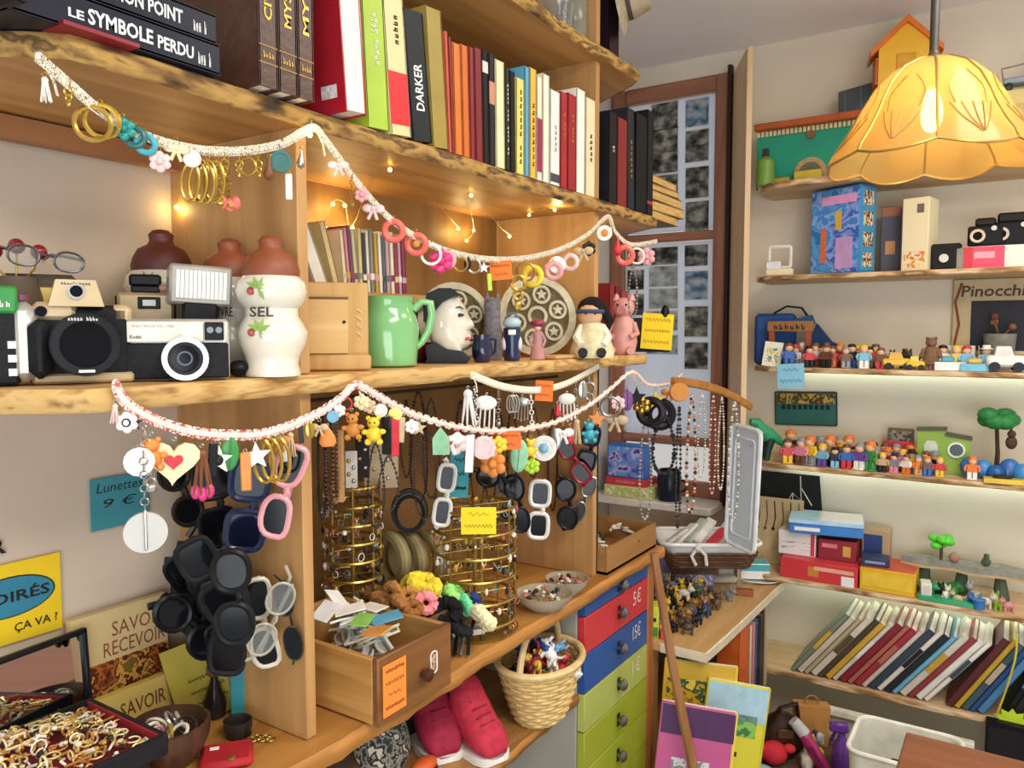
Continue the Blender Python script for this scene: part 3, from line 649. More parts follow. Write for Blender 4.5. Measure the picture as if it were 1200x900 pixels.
# wooden box with a sliding door
p = spot(394, -.875); s = mpp(p); o = thing('wooden_box', 'pale wooden box with carved side strip next to the green pitcher', 'box', p, face(p, .10))
bw, bh = 76 * s, 103 * s
OAK = W('cfa564', 'b58a48', 'z', 5, .5, 7)
B().box((0, .03, bh / 2), (bw, .05, bh), b=.002).done('box_body', OAK, o)
B().box((-bw * .12, .003, bh * .5), (bw * .62, .006, bh * .62), b=.001).done('door', W('dcb878', 'c79f5c', 'x', 5, .5, 8), o)
B().box((-bw * .12, .001, bh * .82), (bw * .62, .004, .003)).done('groove', M('6a4a26', .7), o); B().ball((bw * .12, -.002, bh * .55), .0025).done('knob', BLACK, o)
b = B()
for i in range(4): b.tube([(bw * .36 - .004, .004, bh * (.34 + .09 * i)), (bw * .36 + .004, .002, bh * (.385 + .09 * i)), (bw * .36 - .004, .004, bh * (.43 + .09 * i))], .0012, 5)
b.done('carving', M('e6c88a', .5), o)
B().box((0, .0, .012), (bw * 1.04, .02, .024), b=.003).done('plinth', OAK, o)
# green pitcher
p = spot(460, -.90); s = mpp(p); o = thing('pitcher', 'glossy mint green ceramic pitcher with a loop handle', 'pitcher', p, face(p))
GRN = M('7dbb78', .15, 0, .06, 12, 0, 0, 0, .6); k = s
B().lathe([(.001, 0), (30 * k, 0), (33 * k, 2 * k), (35 * k, 25 * k), (36 * k, 45 * k), (33 * k, 58 * k), (29 * k, 66 * k), (29 * k, 76 * k), (31 * k, 81 * k), (28 * k, 81 * k), (26 * k, 74 * k), (27 * k, 66 * k), (30 * k, 50 * k), (30 * k, 8 * k), (.001, 6 * k)], 28, Matrix.Translation((-5 * k, 0, 0))).done('pitcher_body', GRN, o)
B().prism([(-34 * k, 66 * k), (-42 * k, 80 * k), (-34 * k, 82 * k), (-28 * k, 70 * k)], -8 * k, 8 * k).done('spout', GRN, o)
B().tube([(24 * k, 0, 66 * k), (34 * k, 0, 76 * k), (44 * k, 0, 74 * k), (46 * k, 0, 60 * k), (42 * k, 0, 42 * k), (34 * k, 0, 28 * k), (27 * k, 0, 22 * k)], [5 * k, 5 * k, 5 * k, 5 * k, 4.5 * k, 4 * k, 4 * k], 10).done('handle', GRN, o)
# dark red bowl behind
p = spot(487, -.98); o = thing('bowl', 'dark red glazed bowl behind the pitcher handle', 'bowl', p); B().lathe([(.02, 0), (.022, .004), (.04, .022), (.045, .038), (.042, .038), (.036, .022), (.018, .008), (.001, .008)], 20).done('bowl_body', M('5a1420', .2), o)
# face-shaped vase: profile looking right
p = spot(527, -.91); s = mpp(p); k = s; o = thing('face_vase', 'white ceramic head vase in profile with black hair and collar', 'vase', p, face(p))
prof = [(-6, 4), (10, 4), (16, 10), (14, 15), (20, 18), (24, 22), (23, 26), (25, 29), (24, 33), (25.5, 35), (23, 38), (29, 43), (27, 47), (22, 56), (18, 66), (10, 77), (-2, 82), (-14, 76), (-22, 60), (-26, 42), (-22, 24), (-12, 14)]
vs = []; fs = []; n = len(prof); cx, cz = -2, 42; lay = [(0.02, -19), (.45, -18), (.78, -14), (.93, -8), (1, 0), (.93, 8), (.78, 14), (.45, 18), (.02, 19)]
for sc_, yy in lay:
    for x, z_ in prof: vs.append(((cx + (x - cx) * (sc_ if x < 20 or abs(yy) < 3 else sc_ * .8)) * k, yy * k, (cz + (z_ - cz) * sc_) * k))
for j in range(len(lay) - 1):
    for i in range(n): q = (i + 1) % n; fs.append((j * n + i, j * n + q, (j + 1) * n + q, (j + 1) * n + i))
B().add(vs, fs).done('head', CER, o, sm=70)
B().prism([(x * k, z_ * k) for x, z_ in [(-30, 66), (-26, 80), (-12, 86), (2, 86), (12, 79), (4, 76), (-8, 70), (-18, 58), (-24, 44), (-30, 48)]], -17 * k, 17 * k).done('hair', BLACK, o)
B().prism([(x * k, z_ * k) for x, z_ in [(-26, 0), (20, 0), (24, 6), (14, 14), (-2, 16), (-18, 24), (-28, 20)]], -18 * k, 18 * k).done('collar', BLACK, o)
B().prism([(x * k, z_ * k) for x, z_ in [(6, 55), (12, 57.5), (17, 56), (16, 54), (10, 53)]], -16.5 * k, -12 * k).done('eye', M('2a2a30', .4), o); B().prism([(x * k, z_ * k) for x, z_ in [(3, 62), (11, 66), (18, 62), (11, 64)]], -16 * k, -11 * k).done('eyebrow', M('3a3432', .5), o)
B().ball((4 * k, -16.5 * k, 42 * k), 5 * k, (1, .25, .7), 8, 6).done('cheek', M('eab8a8', .4), o); B().ball((21.5 * k, -8 * k, 28 * k), 3.5 * k, (1, .8, .7), 8, 6).done('lips', M('c2555a', .4), o)
B().ball((-10 * k, -17 * k, 44 * k), 5 * k, (.7, .4, 1.2), 8, 6).done('ear', CER, o)
# pressed glass plates standing
def gplate(px, X, py, rpx, label, lean):
    p = spot(px, X); s = mpp(p); r = rpx * s
    o = thing('glass_plate', label, 'plate', (p.x, p.y, ZM + r + .001), (R(-lean), 0, face(p, .3)), 'pressed glass plates'); GL2 = M('d6d2b6', .08, 0, .15, 60, 0, .25); GL3 = M('74684a', .12, 0, .25, 50, 0, .25)
    disc(B(), (0, 0), r * .86, .004, .008, 32).done('plate_base', GL3, o); ring(B(), (0, 0), r, r * .82, -.004, .008, 32).done('plate_rim', GL2, o)
    for i in range(6):
        a = i * PI / 3 + .3; c = (math.cos(a) * r * .56, math.sin(a) * r * .56); ring(B(), c, r * .24, r * .17, -.001, .005, 16).done('well_ring', GL2, o)
        st = []
        for q in range(10): rr_ = r * (.15 if q % 2 == 0 else .07); st.append((c[0] + rr_ * math.sin(q * PI / 5), c[1] + rr_ * math.cos(q * PI / 5)))
        B().prism(st, .0, .005).done('star', GL2, o)
    ring(B(), (0, 0), r * .26, r * .18, -.001, .005, 16).done('well_ring', GL2, o)
gplate(630, -.945, 0, 47, 'round pressed glass plate with star wells standing against the bay back', 8)
gplate(533, -1.0, 0, 45, 'round pressed glass plate half hidden behind the head vase', 8)
# grey cat ornament, blue jug, figurines
FUR = M('7d7a80', .9, 0, .3, 120, .5)
p = spot(577, -.93); s = mpp(p); k = s; o = thing('cat_figurine', 'grey fuzzy cat ornament behind the small blue jug', 'figurine', p, face(p))
B().lathe([(.001, 0), (11 * k, 0), (12 * k, 15 * k), (10 * k, 40 * k), (9 * k, 55 * k), (10 * k, 64 * k), (7 * k, 71 * k), (.001, 73 * k)], 14).done('body', FUR, o)
for sx in (-1, 1): B().lathe([(4 * k, 66 * k), (2.5 * k, 73 * k), (.001, 79 * k)], 8, Matrix.Translation((sx * 6 * k, 0, 0))).done('ear', FUR, o)
p = spot(565, -.875); k = mpp(p); o = thing('small_jug', 'small cobalt blue glazed jug between vase and figurines', 'jug', p, face(p)); COB = M('171c40', .12, 0, .15, 20, 0, 0, 0, .5)
B().lathe([(.001, 0), (9 * k, 0), (12 * k, 8 * k), (12.5 * k, 18 * k), (10 * k, 26 * k), (11 * k, 32 * k), (9.5 * k, 32 * k), (8 * k, 24 * k), (.001, 20 * k)], 18).done('jug_body', COB, o); B().tube([(10 * k, 0, 27 * k), (16 * k, 0, 26 * k), (15 * k, 0, 12 * k), (11 * k, 0, 8 * k)], 1.8 * k, 6).done('handle', COB, o)
p = spot(600, -.87); k = mpp(p); o = thing('bird_figurine', 'navy porcelain owl cup with white face and pale blue cap', 'figurine', p, face(p))
B().lathe([(.001, 0), (9 * k, 0), (10 * k, 4 * k), (9 * k, 14 * k), (11 * k, 26 * k), (10 * k, 38 * k), (.001, 40 * k)], 16).done('body', M('232c4e', .15, 0, .2, 60), o)
B().ball((0, 0, 44 * k), (11 * k, 10 * k, 7 * k), u=12, v=8).done('cap', M('b4cdd2', .2), o); B().box((0, -10 * k, 33 * k), (9 * k, 2 * k, 6 * k), b=.001).done('face', CER, o)
B().tube([(-8 * k, 0, 48 * k), (-4 * k, 0, 55 * k), (4 * k, 0, 55 * k), (8 * k, 0, 48 * k)], 1.6 * k, 6).done('top_loop', M('5a6a8a', .3), o)
for sx in (-1, 1): B().ball((sx * 9 * k, -4 * k, 20 * k), (3 * k, 3 * k, 8 * k)).done('wing', M('d9d2d8', .3), o)
p = spot(630, -.865); k = mpp(p); o = thing('glass_figurine', 'little pink and clear glass lady figurine', 'figurine', p, face(p)); PG = M('e6b4b4', .1, 0, .1, 30, 0, .5)
B().lathe([(.001, 0), (9 * k, 0), (8 * k, 10 * k), (5 * k, 24 * k), (6 * k, 32 * k), (.001, 34 * k)], 14).done('skirt', PG, o); B().ball((0, 0, 37 * k), 4.5 * k).done('head', M('e8c0a8', .3), o)
B().ball((0, 0, 42 * k), (9 * k, 8 * k, 5 * k)).done('hat', M('8a2f52', .3), o)
for sx in (-1, 1): B().tube([(sx * 5 * k, 0, 30 * k), (sx * 9 * k, -2 * k, 22 * k), (sx * 6 * k, -5 * k, 15 * k)], 1.6 * k, 6).done('arm', PG, o)
o = B().box((0, 0, .004), (.09, .04, .008), b=.002).done('wooden_ruler', PINE('x', 9), loc=(-.845, yl(655, -.845), ZM), rot=LF); tag(o, 'short pale wooden slat lying before the glass plate', 'slat')
# rag doll
p = spot(694, -.815); k = mpp(p) * 1.05; o = thing('rag_doll', 'cloth doll with black hair, blue headscarf and cream dress on the shelf edge', 'doll', p, face(p))
B().lathe([(.001, 0), (24 * k, 0), (25 * k, 8 * k), (19 * k, 24 * k), (12 * k, 38 * k), (.001, 42 * k)], 16).done('dress', M('d9cba4', .9, 0, .15, 60, .3), o)
B().ball((-2 * k, -1 * k, 48 * k), (14 * k, 13 * k, 14 * k), u=14, v=10).done('head', M('cfa882', .8), o)
B().ball((0, 3 * k, 53 * k), (17 * k, 14 * k, 15 * k), u=14, v=10).tube([(12 * k, 0, 52 * k), (20 * k, -2 * k, 40 * k), (17 * k, -4 * k, 30 * k)], [6 * k, 5 * k, 2 * k], 8).done('hair', M('1a1718', .9, 0, .2, 90, .4), o)
B().torus((-2 * k, 0, 51 * k), 14.5 * k, 2.6 * k, axis='z', sc=(1, .95)).done('headscarf', M('3c4468', .8), o)
for sx in (-1, 1):
    B().tube([(sx * 11 * k, -2 * k, 34 * k), (sx * 17 * k, -12 * k, 22 * k), (sx * 12 * k, -20 * k, 14 * k)], [5 * k, 5 * k, 4 * k], 8).done('arm', M('e6e0cf', .9), o)
    B().tube([(sx * 9 * k, -16 * k, 6 * k), (sx * 10 * k, -27 * k, 5 * k), (sx * 10 * k, -30 * k, 7 * k)], [5 * k, 5 * k, 5.5 * k], 8).done('leg', M('2a2a30', .8), o)
for sx in (-1, 1): B().ball((-2 * k + sx * 5 * k, -13 * k, 49 * k), 1.6 * k).done('eye', BLACK, o)
# pink pig figure, dark box and yellow note
PINK = M('d59a92', .5, 0, .1, 40); p = spot(731, -.868); k = mpp(p); o = thing('pig_figurine', 'pink pig money box sitting upright beside the rag doll', 'figurine', p, face(p, -.2))
B().lathe([(.001, 0), (13 * k, 0), (16 * k, 14 * k), (14 * k, 32 * k), (10 * k, 44 * k), (.001, 46 * k)], 16).done('body', PINK, o); B().ball((0, -2 * k, 54 * k), (13 * k, 12 * k, 12 * k), u=14, v=9).done('head', PINK, o)
disc(B(), (0, 51 * k), 5 * k, -18 * k, -10 * k, 14).done('snout', M('c9807c', .5), o)
for sx in (-1, 1):
    B().lathe([(4.5 * k, 0), (3 * k, 6 * k), (.001, 9 * k)], 8, Matrix.Translation((sx * 9 * k, 0, 62 * k))).done('ear', PINK, o); B().ball((sx * 5 * k, -12.5 * k, 57 * k), 1.4 * k).done('eye', BLACK, o)
    B().tube([(sx * 12 * k, -3 * k, 36 * k), (sx * 17 * k, -8 * k, 24 * k), (sx * 10 * k, -14 * k, 20 * k)], 3.4 * k, 8).done('arm', PINK, o); B().tube([(sx * 9 * k, -6 * k, 6 * k), (sx * 12 * k, -20 * k, 4 * k)], 4.5 * k, 8).done('leg', PINK, o)
def note(label, loc, rot, w, h, col, lines, ink=None, name='paper_note', th=.0009, tw=.8):
    o = thing(name, label, 'note', loc, rot); B().box((0, 0, h / 2), (w, th, h)).done('paper', M(col, .75, 0, .05, 14), o)
    n = len(lines)
    for i, l in enumerate(lines):
        if l: text(l, w * min(tw, .16 * len(l) + .1), h * .55 / n, ink or INK, o, (0, -th * .8, h * (1 - (i + .62) / (n + .25))), FR, .0, 'handwriting', shear=.2)
    return o
p = spot(765, -.885); k = mpp(p); o = thing('dark_box', 'dark toy box holding the yellow note at the shelf end', 'box', p, face(p)); B().box((-2 * k, 12 * k, 20 * k), (44 * k, 20 * k, 40 * k), b=.003).done('box_body', M('26221f', .6), o); B().ball((14 * k, 4 * k, 46 * k), (5 * k, 4 * k, 9 * k)).done('knob', BLACK, o)
note('yellow handwritten sticky note propped at the end of the middle shelf', (p.x + .012, p.y - .006, ZM + .008), (R(-8), R(4), face(p)), 36 * k, 42 * k, 'f0d323', ['Broches', '2 E piece', '3 pour 5'], M('c88a1a', .7))
# ================================================================ lace garlands with trinkets
def smooth(P, n=6):
    out = []; P = [Vector(p) for p in P]
    for i in range(len(P) - 1):
        a, b, c, d = P[max(i - 1, 0)], P[i], P[i + 1], P[min(i + 2, len(P) - 1)]
        for k in range(n):
            t = k / n; out.append(.5 * ((2 * b) + (c - a) * t + (2 * a - 5 * b + 4 * c - d) * t * t + (3 * b - a - 3 * c + d) * t ** 3))
    return out + [P[-1]]
XG = -.808
def garland(label, px, X, col, wd, rope=False, trim=None, pegs=()):
    pts = smooth([onX(a, b, X) for a, b in px], 8); o0 = pts[len(pts) // 2].copy()
    loc = [p - o0 for p in pts]
    o = thing('lace_garland', label, 'garland', o0)
    if rope:
        B().tube(loc, wd / 2, 8).done('ribbon', col, o)
        b = B(); d = 0
        for i in range(0, len(loc) - 1):
            for t in (0, .33, .66):
                p = loc[i].lerp(loc[i + 1], t); r = wd * .62; q = (i * 3 + t * 9)
                b.torus(p + Vector((0, 0, -.002 if (i + int(t * 3)) % 2 else .002)), r * .85, .0014, axis='x', n=7, k=4)
        b.done('crochet_loops', trim, o)
    else:
        b = B()
        for i in range(len(loc) - 1):
            t = (loc[i + 1] - loc[i]).normalized(); u = Vector((0, 0, 1)) - t * t.z; u.normalize()
            for s_ in (0, .5):
                p = loc[i].lerp(loc[i + 1], s_)
                b.torus(p - u * wd * .5, wd * .2, .0009, axis='x', n=8, k=4)
        B().tube(loc, .0009, 6, flat=wd / 2 / .0009).done('ribbon', col, o)
        b.done('scalloped_trim', trim or col, o)
    for a, b_ in pegs:
        p = onX(a, b_, X) - o0
        B().ball(p, .0045).tube([p, p + Vector((.001, .012, -.02)), p + Vector((.0, .016, -.034))], .0014, 5).done('knot', trim or col, o)
    return o
LACE = PRN(['6a5a44', 'efe6d2', 'a8987a', 'f4ecdc', '8a7a60', 'f2ead8', 'e9dcc0'], 190, .9, 2)
LACEW = M('efe6d6', .9, 0, .08, 90)
gar1 = garland('white lace ribbon hung with hoops and earrings under the book shelf', [(46, 66), (62, 80), (85, 100), (115, 126), (150, 148), (190, 165), (240, 175), (290, 175), (330, 167), (355, 153), (370, 149), (384, 166), (420, 214), (455, 253), (490, 278), (530, 295), (575, 303), (620, 301), (660, 290), (690, 273), (713, 253), (722, 272), (740, 286), (770, 282)], XG, LACE, .0095, pegs=((46, 66), (370, 150), (713, 254)))
gar2 = garland('pink and white crochet rope of keyrings under the middle shelf', [(136, 452), (143, 466), (158, 480), (190, 496), (230, 507), (270, 510), (310, 508), (345, 497), (375, 483), (400, 466), (417, 451), (440, 462), (470, 479), (500, 491), (540, 501), (580, 505), (620, 502), (655, 493), (690, 475), (715, 456), (741, 436), (760, 451), (785, 449), (799, 438)], XG, M('efe0d4', .9, 0, .1, 80), .0075, True, PRN(['d8a49a', 'f2e6da', 'c9584e', 'f4ece2', 'e0b4a8'], 120, .9, 3), pegs=((136, 453), (417, 451), (741, 437)))
gar3 = garland('short white lace ribbon of silver earrings inside the middle shelf edge', [(553, 438), (590, 452), (630, 456), (665, 448), (702, 428)], -.815, M('e9e0cc', .9, 0, .1, 90), .012, pegs=((553, 438),))
def pen_shape(kind, k):                        # hanging from the origin, k = size in metres (full height)
    b = B(); t = max(.0012, k * .05)
    if kind == 'hoop': b.torus((0, 0, -k * .5), k * .44, max(.0012, k * .07), n=20)
    elif kind == 'thickhoop': b.torus((0, 0, -k * .5), k * .36, k * .13, n=18, k=8)
    elif kind == 'disc': disc(b, (0, -k * .5), k * .48, -t, t, 16); ring(b, (0, -k * .5), k * .5, k * .36, -t * 1.8, t * 1.8, 16)
    elif kind == 'drop': b.lathe([(.0005, -k), (k * .2, -k * .86), (k * .24, -k * .7), (k * .1, -k * .35), (k * .05, 0), (.0005, 0)], 10)
    elif kind == 'flower':
        for i in range(6): a = i * PI / 3; b.ball((math.sin(a) * k * .3, 0, -k * .5 + math.cos(a) * k * .3), (k * .2, k * .1, k * .2), u=7, v=5)
        b.ball((0, -k * .06, -k * .5), k * .17, u=8, v=5)
    elif kind == 'bow':
        for sx in (-1, 1): b.ball((sx * k * .32, 0, -k * .4), (k * .3, k * .12, k * .24), u=8, v=6); b.tube([(0, 0, -k * .4), (sx * k * .25, 0, -k)], k * .09, 6)
        b.ball((0, -k * .05, -k * .4), k * .13, u=7, v=5)
    elif kind == 'heart':
        P = []
        for i in range(22):
            a = 2 * PI * i / 22; P.append((k * .5 * math.sin(a) ** 3 * 1.05, -k * .42 + k * .5 * (13 * math.cos(a) - 5 * math.cos(2 * a) - 2 * math.cos(3 * a) - math.cos(4 * a)) / 16))
        b.prism(P, -k * .07, k * .07)
    elif kind == 'bear':
        b.ball((0, 0, -k * .62), (k * .24, k * .18, k * .25), u=9, v=7).ball((0, -k * .03, -k * .27), (k * .2, k * .17, k * .18), u=9, v=7)
        for sx in (-1, 1):
            b.ball((sx * k * .16, 0, -k * .12), k * .08, u=6, v=5).ball((sx * k * .27, -k * .05, -k * .55), (k * .12, k * .09, k * .09), u=6, v=5).ball((sx * k * .18, -k * .08, -k * .86), (k * .11, k * .13, k * .11), u=6, v=5)
    elif kind == 'bar': b.box((0, 0, -k * .5), (k * .26, t * 2, k), b=t * .6)
    elif kind == 'chain':
        n = 6
        for i in range(n): b.torus((0, 0, -k * (i + .5) / n), k / n * .42, k / n * .12, axis='y' if i % 2 else 'x', n=8, k=4)
        b.ball((0, 0, -k * 1.02), k * .09, u=7, v=5)
    elif kind == 'leaf': b.ball((0, 0, -k * .5), (k * .26, k * .06, k * .5), u=10, v=8); b.tube([(0, -k * .06, 0), (0, -k * .07, -k * .9)], k * .03, 4)
    elif kind == 'tassel':
        b.ball((0, 0, -k * .16), k * .13, u=7, v=5)
        for i in range(7): a = i * 2 * PI / 7; b.tube([(math.cos(a) * k * .06, math.sin(a) * k * .06, -k * .2), (math.cos(a) * k * .2, math.sin(a) * k * .15, -k)], [k * .045, k * .02], 5)
    elif kind == 'rings':
        for i in range(3): b.torus(((i - 1) * k * .16, (i - 1) * .002, -k * .5), k * .46, k * .04, n=16, sc=(.45, 1))
    elif kind == 'fan':
        b.ball((0, 0, -k * .22), (k * .3, k * .08, k * .2), u=12, v=7)
        for i in range(5): x = (i - 2) * k * .12; b.tube([(x, 0, -k * .35), (x * 1.1, 0, -k * (.95 - .05 * abs(i - 2)))], k * .022, 5); b.ball((x * 1.1, 0, -k * (.97 - .05 * abs(i - 2))), k * .045, u=6, v=4)
    elif kind == 'star': b.prism([((k * .5 if i % 2 == 0 else k * .22) * math.sin(i * PI / 5), -k * .5 + (k * .5 if i % 2 == 0 else k * .22) * math.cos(i * PI / 5)) for i in range(10)], -k * .06, k * .06)
    elif kind == 'shell': b.lathe([(.0005, 0), (k * .12, -k * .1), (k * .36, -k * .5), (k * .42, -k * .8), (k * .3, -k), (.0005, -k)], 12, sy=.4)
    elif kind == 'cherub':
        b.tube([(0, 0, 0), (0, 0, -k * .2)], k * .03, 5); b.torus((0, 0, -k * .35), k * .17, k * .05); b.torus((0, 0, -k * .62), k * .11, k * .04); b.ball((0, 0, -k * .88), (k * .09, k * .07, k * .13), u=7, v=6)
    elif kind == 'house': b.prism([(-k * .3, -k), (k * .3, -k), (k * .3, -k * .4), (0, 0), (-k * .3, -k * .4)], -k * .08, k * .08)
    return b
KN = dict(hoop='hoop', thickhoop='chunky hoop', disc='ringed disc', drop='drop', flower='flower', bow='bow', heart='heart', bear='teddy bear', bar='flat bar', chain='chain drop', leaf='leaf', tassel='tassel', rings='triple ring', fan='fringed oval', star='star', shell='shell', cherub='ornate filigree', house='little house')
COLN = {'gold': ('c9a44c', .25, .8), 'silver': ('c4c4c0', .25, .85), 'teal': ('1f8f86', .3, 0), 'dark teal': ('2f6a66', .35, 0), 'pink': ('e2a0a4', .4, 0), 'pale pink': ('ecc8c6', .45, 0), 'magenta': ('d9347a', .35, 0), 'coral': ('e2695a', .35, 0), 'white': ('eeebe4', .4, 0), 'cream': ('ecdfae', .5, 0), 'brown': ('7a4a2a', .5, 0), 'black': ('1e1e22', .35, 0), 'lime': ('b4d83c', .45, 0), 'yellow': ('f0cf3a', .45, 0), 'orange': ('e08a3c', .5, 0), 'red': ('c92f3a', .4, 0), 'green': ('3f8f4c', .45, 0), 'mint': ('8fc9a0', .45, 0), 'sky blue': ('7ab4d0', .4, 0), 'navy': ('26325a', .4, 0), 'purple': ('7a4a8a', .4, 0), 'beige': ('c9b08a', .6, 0), 'honey': ('c9853a', .7, 0), 'turquoise': ('3fa8b8', .4, 0)}
def CM(c): h, r, m = COLN[c]; return M(h, r, m, .15, 60)
def pend(gname, cat, where, X, items, hookc='gold'):
    for it in items:
        kind, px, py, sz, col = it[:5]; p = onX(px, py, X); k = sz * mpp(p)
        hk = .004
        o = pen_shape(kind, k).done(cat.replace(' ', '_'), CM(col), loc=(p.x, p.y, p.z - hk), rot=(0, rnd.uniform(-.08, .08), face(p, rnd.uniform(-.35, .35))))
        tag(o, '%s %s %s %s' % (col, KN[kind], cat, where), cat, gname)
        B().torus((0, 0, hk * .4), hk * .55, .0006, n=10, k=4).done('hook', CM(hookc), o)
        for e in it[5:]:
            if e[0] == 'core': B().ball((0, -k * .1, -k * .5), k * e[2], (1, .4, 1), 8, 5).done('centre', CM(e[1]), o)
            elif e[0] == 'heart': pen_shape('heart', k * .36).done('red_heart', CM(e[1]), o, loc=(0, -k * .07, -k * .28))
            elif e[0] == 'tip':
                b = B()
                for q in (-1, 0, 1): b.ball((q * k * .14, 0, -k * (1.0 - .06 * abs(q))), (k * .1, k * .07, k * .16), u=7, v=6)
                b.done('tips', CM(e[1]), o)
            elif e[0] == 'face':
                for sx in (-1, 1): B().ball((sx * k * .07, -k * .19, -k * .25), k * .03, u=5, v=4).done('eye', BLACK, o)
W1 = 'on the white lace ribbon left of the post'; W1b = 'on the white lace ribbon over the display bay'
pend('earrings on the upper lace ribbon', 'earring', 'on the lace ribbon below the flat black books', XG, [
    ('tassel', 52, 84, 30, 'white'), ('cherub', 80, 92, 28, 'gold'), ('hoop', 108, 118, 44, 'gold'), ('hoop', 117, 116, 42, 'gold'), ('flower', 143, 132, 28, 'teal'), ('thickhoop', 157, 142, 28, 'dark teal'), ('thickhoop', 170, 150, 28, 'turquoise'),
    ('flower', 186, 172, 26, 'pale pink', ('core', 'pink', .16)), ('bow', 206, 160, 24, 'cream'), ('disc', 225, 172, 20, 'white'), ('rings', 233, 185, 50, 'gold'), ('rings', 243, 182, 52, 'gold'), ('chain', 254, 182, 50, 'gold'), ('chain', 266, 182, 54, 'gold', ('tip', 'coral')),
    ('cherub', 262, 178, 26, 'gold'), ('cherub', 280, 180, 24, 'gold'), ('hoop', 290, 180, 22, 'gold'), ('cherub', 302, 180, 24, 'gold'), ('drop', 315, 180, 28, 'brown'), ('disc', 328, 172, 26, 'dark teal'), ('bar', 338, 200, 30, 'white'), ('drop', 353, 172, 22, 'silver')])
pend('earrings on the upper lace ribbon', 'earring', 'on the lace ribbon over the display bay', XG, [
    ('bow', 396, 182, 20, 'pale pink'), ('chain', 412, 202, 34, 'gold'), ('flower', 424, 216, 18, 'pink'), ('bow', 438, 232, 22, 'pale pink'), ('thickhoop', 461, 252, 30, 'coral'), ('thickhoop', 487, 268, 30, 'coral', ('core', 'orange', .14)), ('hoop', 504, 282, 26, 'white'), ('flower', 517, 288, 30, 'magenta'), ('thickhoop', 524, 290, 24, 'pink'),
    ('hoop', 540, 298, 18, 'gold'), ('leaf', 548, 298, 16, 'black'), ('hoop', 556, 300, 18, 'silver'), ('star', 567, 304, 14, 'silver'), ('bar', 573, 318, 20, 'lime'), ('cherub', 608, 312, 50, 'gold'), ('thickhoop', 625, 307, 28, 'yellow'), ('hoop', 616, 304, 24, 'gold'), ('thickhoop', 648, 303, 24, 'pink'), ('thickhoop', 668, 294, 22, 'pale pink'), ('disc', 652, 298, 20, 'white'), ('bow', 683, 284, 20, 'beige'), ('flower', 690, 280, 18, 'black', ('core', 'white', .15)), ('disc', 708, 262, 18, 'white', ('core', 'orange', .25)),
    ('drop', 724, 276, 22, 'red'), ('thickhoop', 733, 284, 26, 'coral'), ('flower', 757, 288, 22, 'pink'), ('hoop', 746, 288, 20, 'white')])
WK = 'on the pink crochet rope beside the wooden post'; WKb = 'on the crochet rope across the lower bay'
pend('keyrings on the crochet rope', 'keyring', 'on the crochet rope beside the heart keyring', XG, [
    ('tassel', 135, 468, 24, 'pale pink'), ('flower', 147, 478, 26, 'white', ('core', 'black', .2)), ('star', 156, 482, 20, 'black'), ('disc', 163, 520, 34, 'white'), ('chain', 169, 498, 70, 'silver'), ('bear', 177, 506, 44, 'orange'), ('heart', 204, 512, 56, 'cream', ('heart', 'red')), ('tassel', 236, 520, 56, 'brown', ('tip', 'magenta')), ('star', 256, 518, 34, 'white', ('core', 'black', .2)), ('bar', 250, 516, 40, 'black'), ('leaf', 270, 508, 40, 'green'),
    ('bar', 287, 526, 46, 'orange'), ('star', 299, 514, 34, 'white'), ('rings', 316, 508, 56, 'gold'), ('bow', 326, 504, 22, 'honey'), ('tassel', 340, 502, 30, 'beige'), ('bar', 330, 508, 30, 'white'), ('bar', 352, 496, 20, 'black'), ('leaf', 362, 490, 22, 'gold'), ('bow', 374, 490, 18, 'beige'), ('shell', 383, 496, 24, 'orange'), ('disc', 390, 478, 14, 'sky blue'), ('flower', 398, 470, 16, 'white'), ('hoop', 405, 462, 16, 'red')], 'silver')
pend('keyrings on the crochet rope', 'keyring', 'on the crochet rope across the lower bay', XG, [
    ('bear', 412, 478, 36, 'honey', ('face',)), ('bear', 437, 482, 38, 'yellow', ('face',)), ('flower', 424, 458, 20, 'cream'), ('flower', 432, 464, 18, 'beige'), ('disc', 446, 470, 16, 'white'), ('bar', 453, 486, 44, 'black'), ('bar', 462, 488, 44, 'red'), ('bar', 471, 486, 30, 'beige'), ('disc', 463, 474, 16, 'gold'), ('flower', 482, 488, 18, 'white'), ('star', 491, 490, 18, 'beige'), ('house', 516, 498, 32, 'mint'), ('bow', 527, 500, 30, 'white', ('core', 'red', .12)), ('flower', 536, 503, 28, 'pale pink'), ('bar', 551, 506, 46, 'silver'), ('disc', 566, 508, 28, 'pale pink'), ('flower', 577, 524, 34, 'orange', ('core', 'yellow', .16)), ('bear', 571, 508, 26, 'white'), ('flower', 584, 508, 22, 'yellow'),
    ('leaf', 610, 512, 40, 'mint'), ('bear', 622, 510, 26, 'yellow'), ('flower', 624, 534, 20, 'lime'), ('disc', 637, 508, 30, 'white', ('core', 'sky blue', .2)), ('leaf', 650, 500, 26, 'silver'), ('bow', 660, 496, 22, 'white'), ('drop', 668, 496, 24, 'red'), ('tassel', 676, 488, 30, 'beige'), ('bear', 690, 490, 28, 'turquoise'), ('star', 700, 478, 22, 'orange')], 'silver')
pend('keyrings on the crochet rope', 'keyring', 'on the crochet rope beyond the right post', XG, [
    ('hoop', 716, 462, 26, 'silver'), ('flower', 724, 462, 18, 'pale pink'), ('leaf', 735, 454, 26, 'purple'), ('bow', 722, 480, 24, 'beige'), ('star', 746, 452, 24, 'black'), ('flower', 752, 462, 22, 'gold'), ('thickhoop', 762, 462, 38, 'black'), ('thickhoop', 775, 464, 40, 'black'), ('star', 768, 456, 22, 'yellow'), ('bow', 785, 452, 16, 'orange')], 'silver')
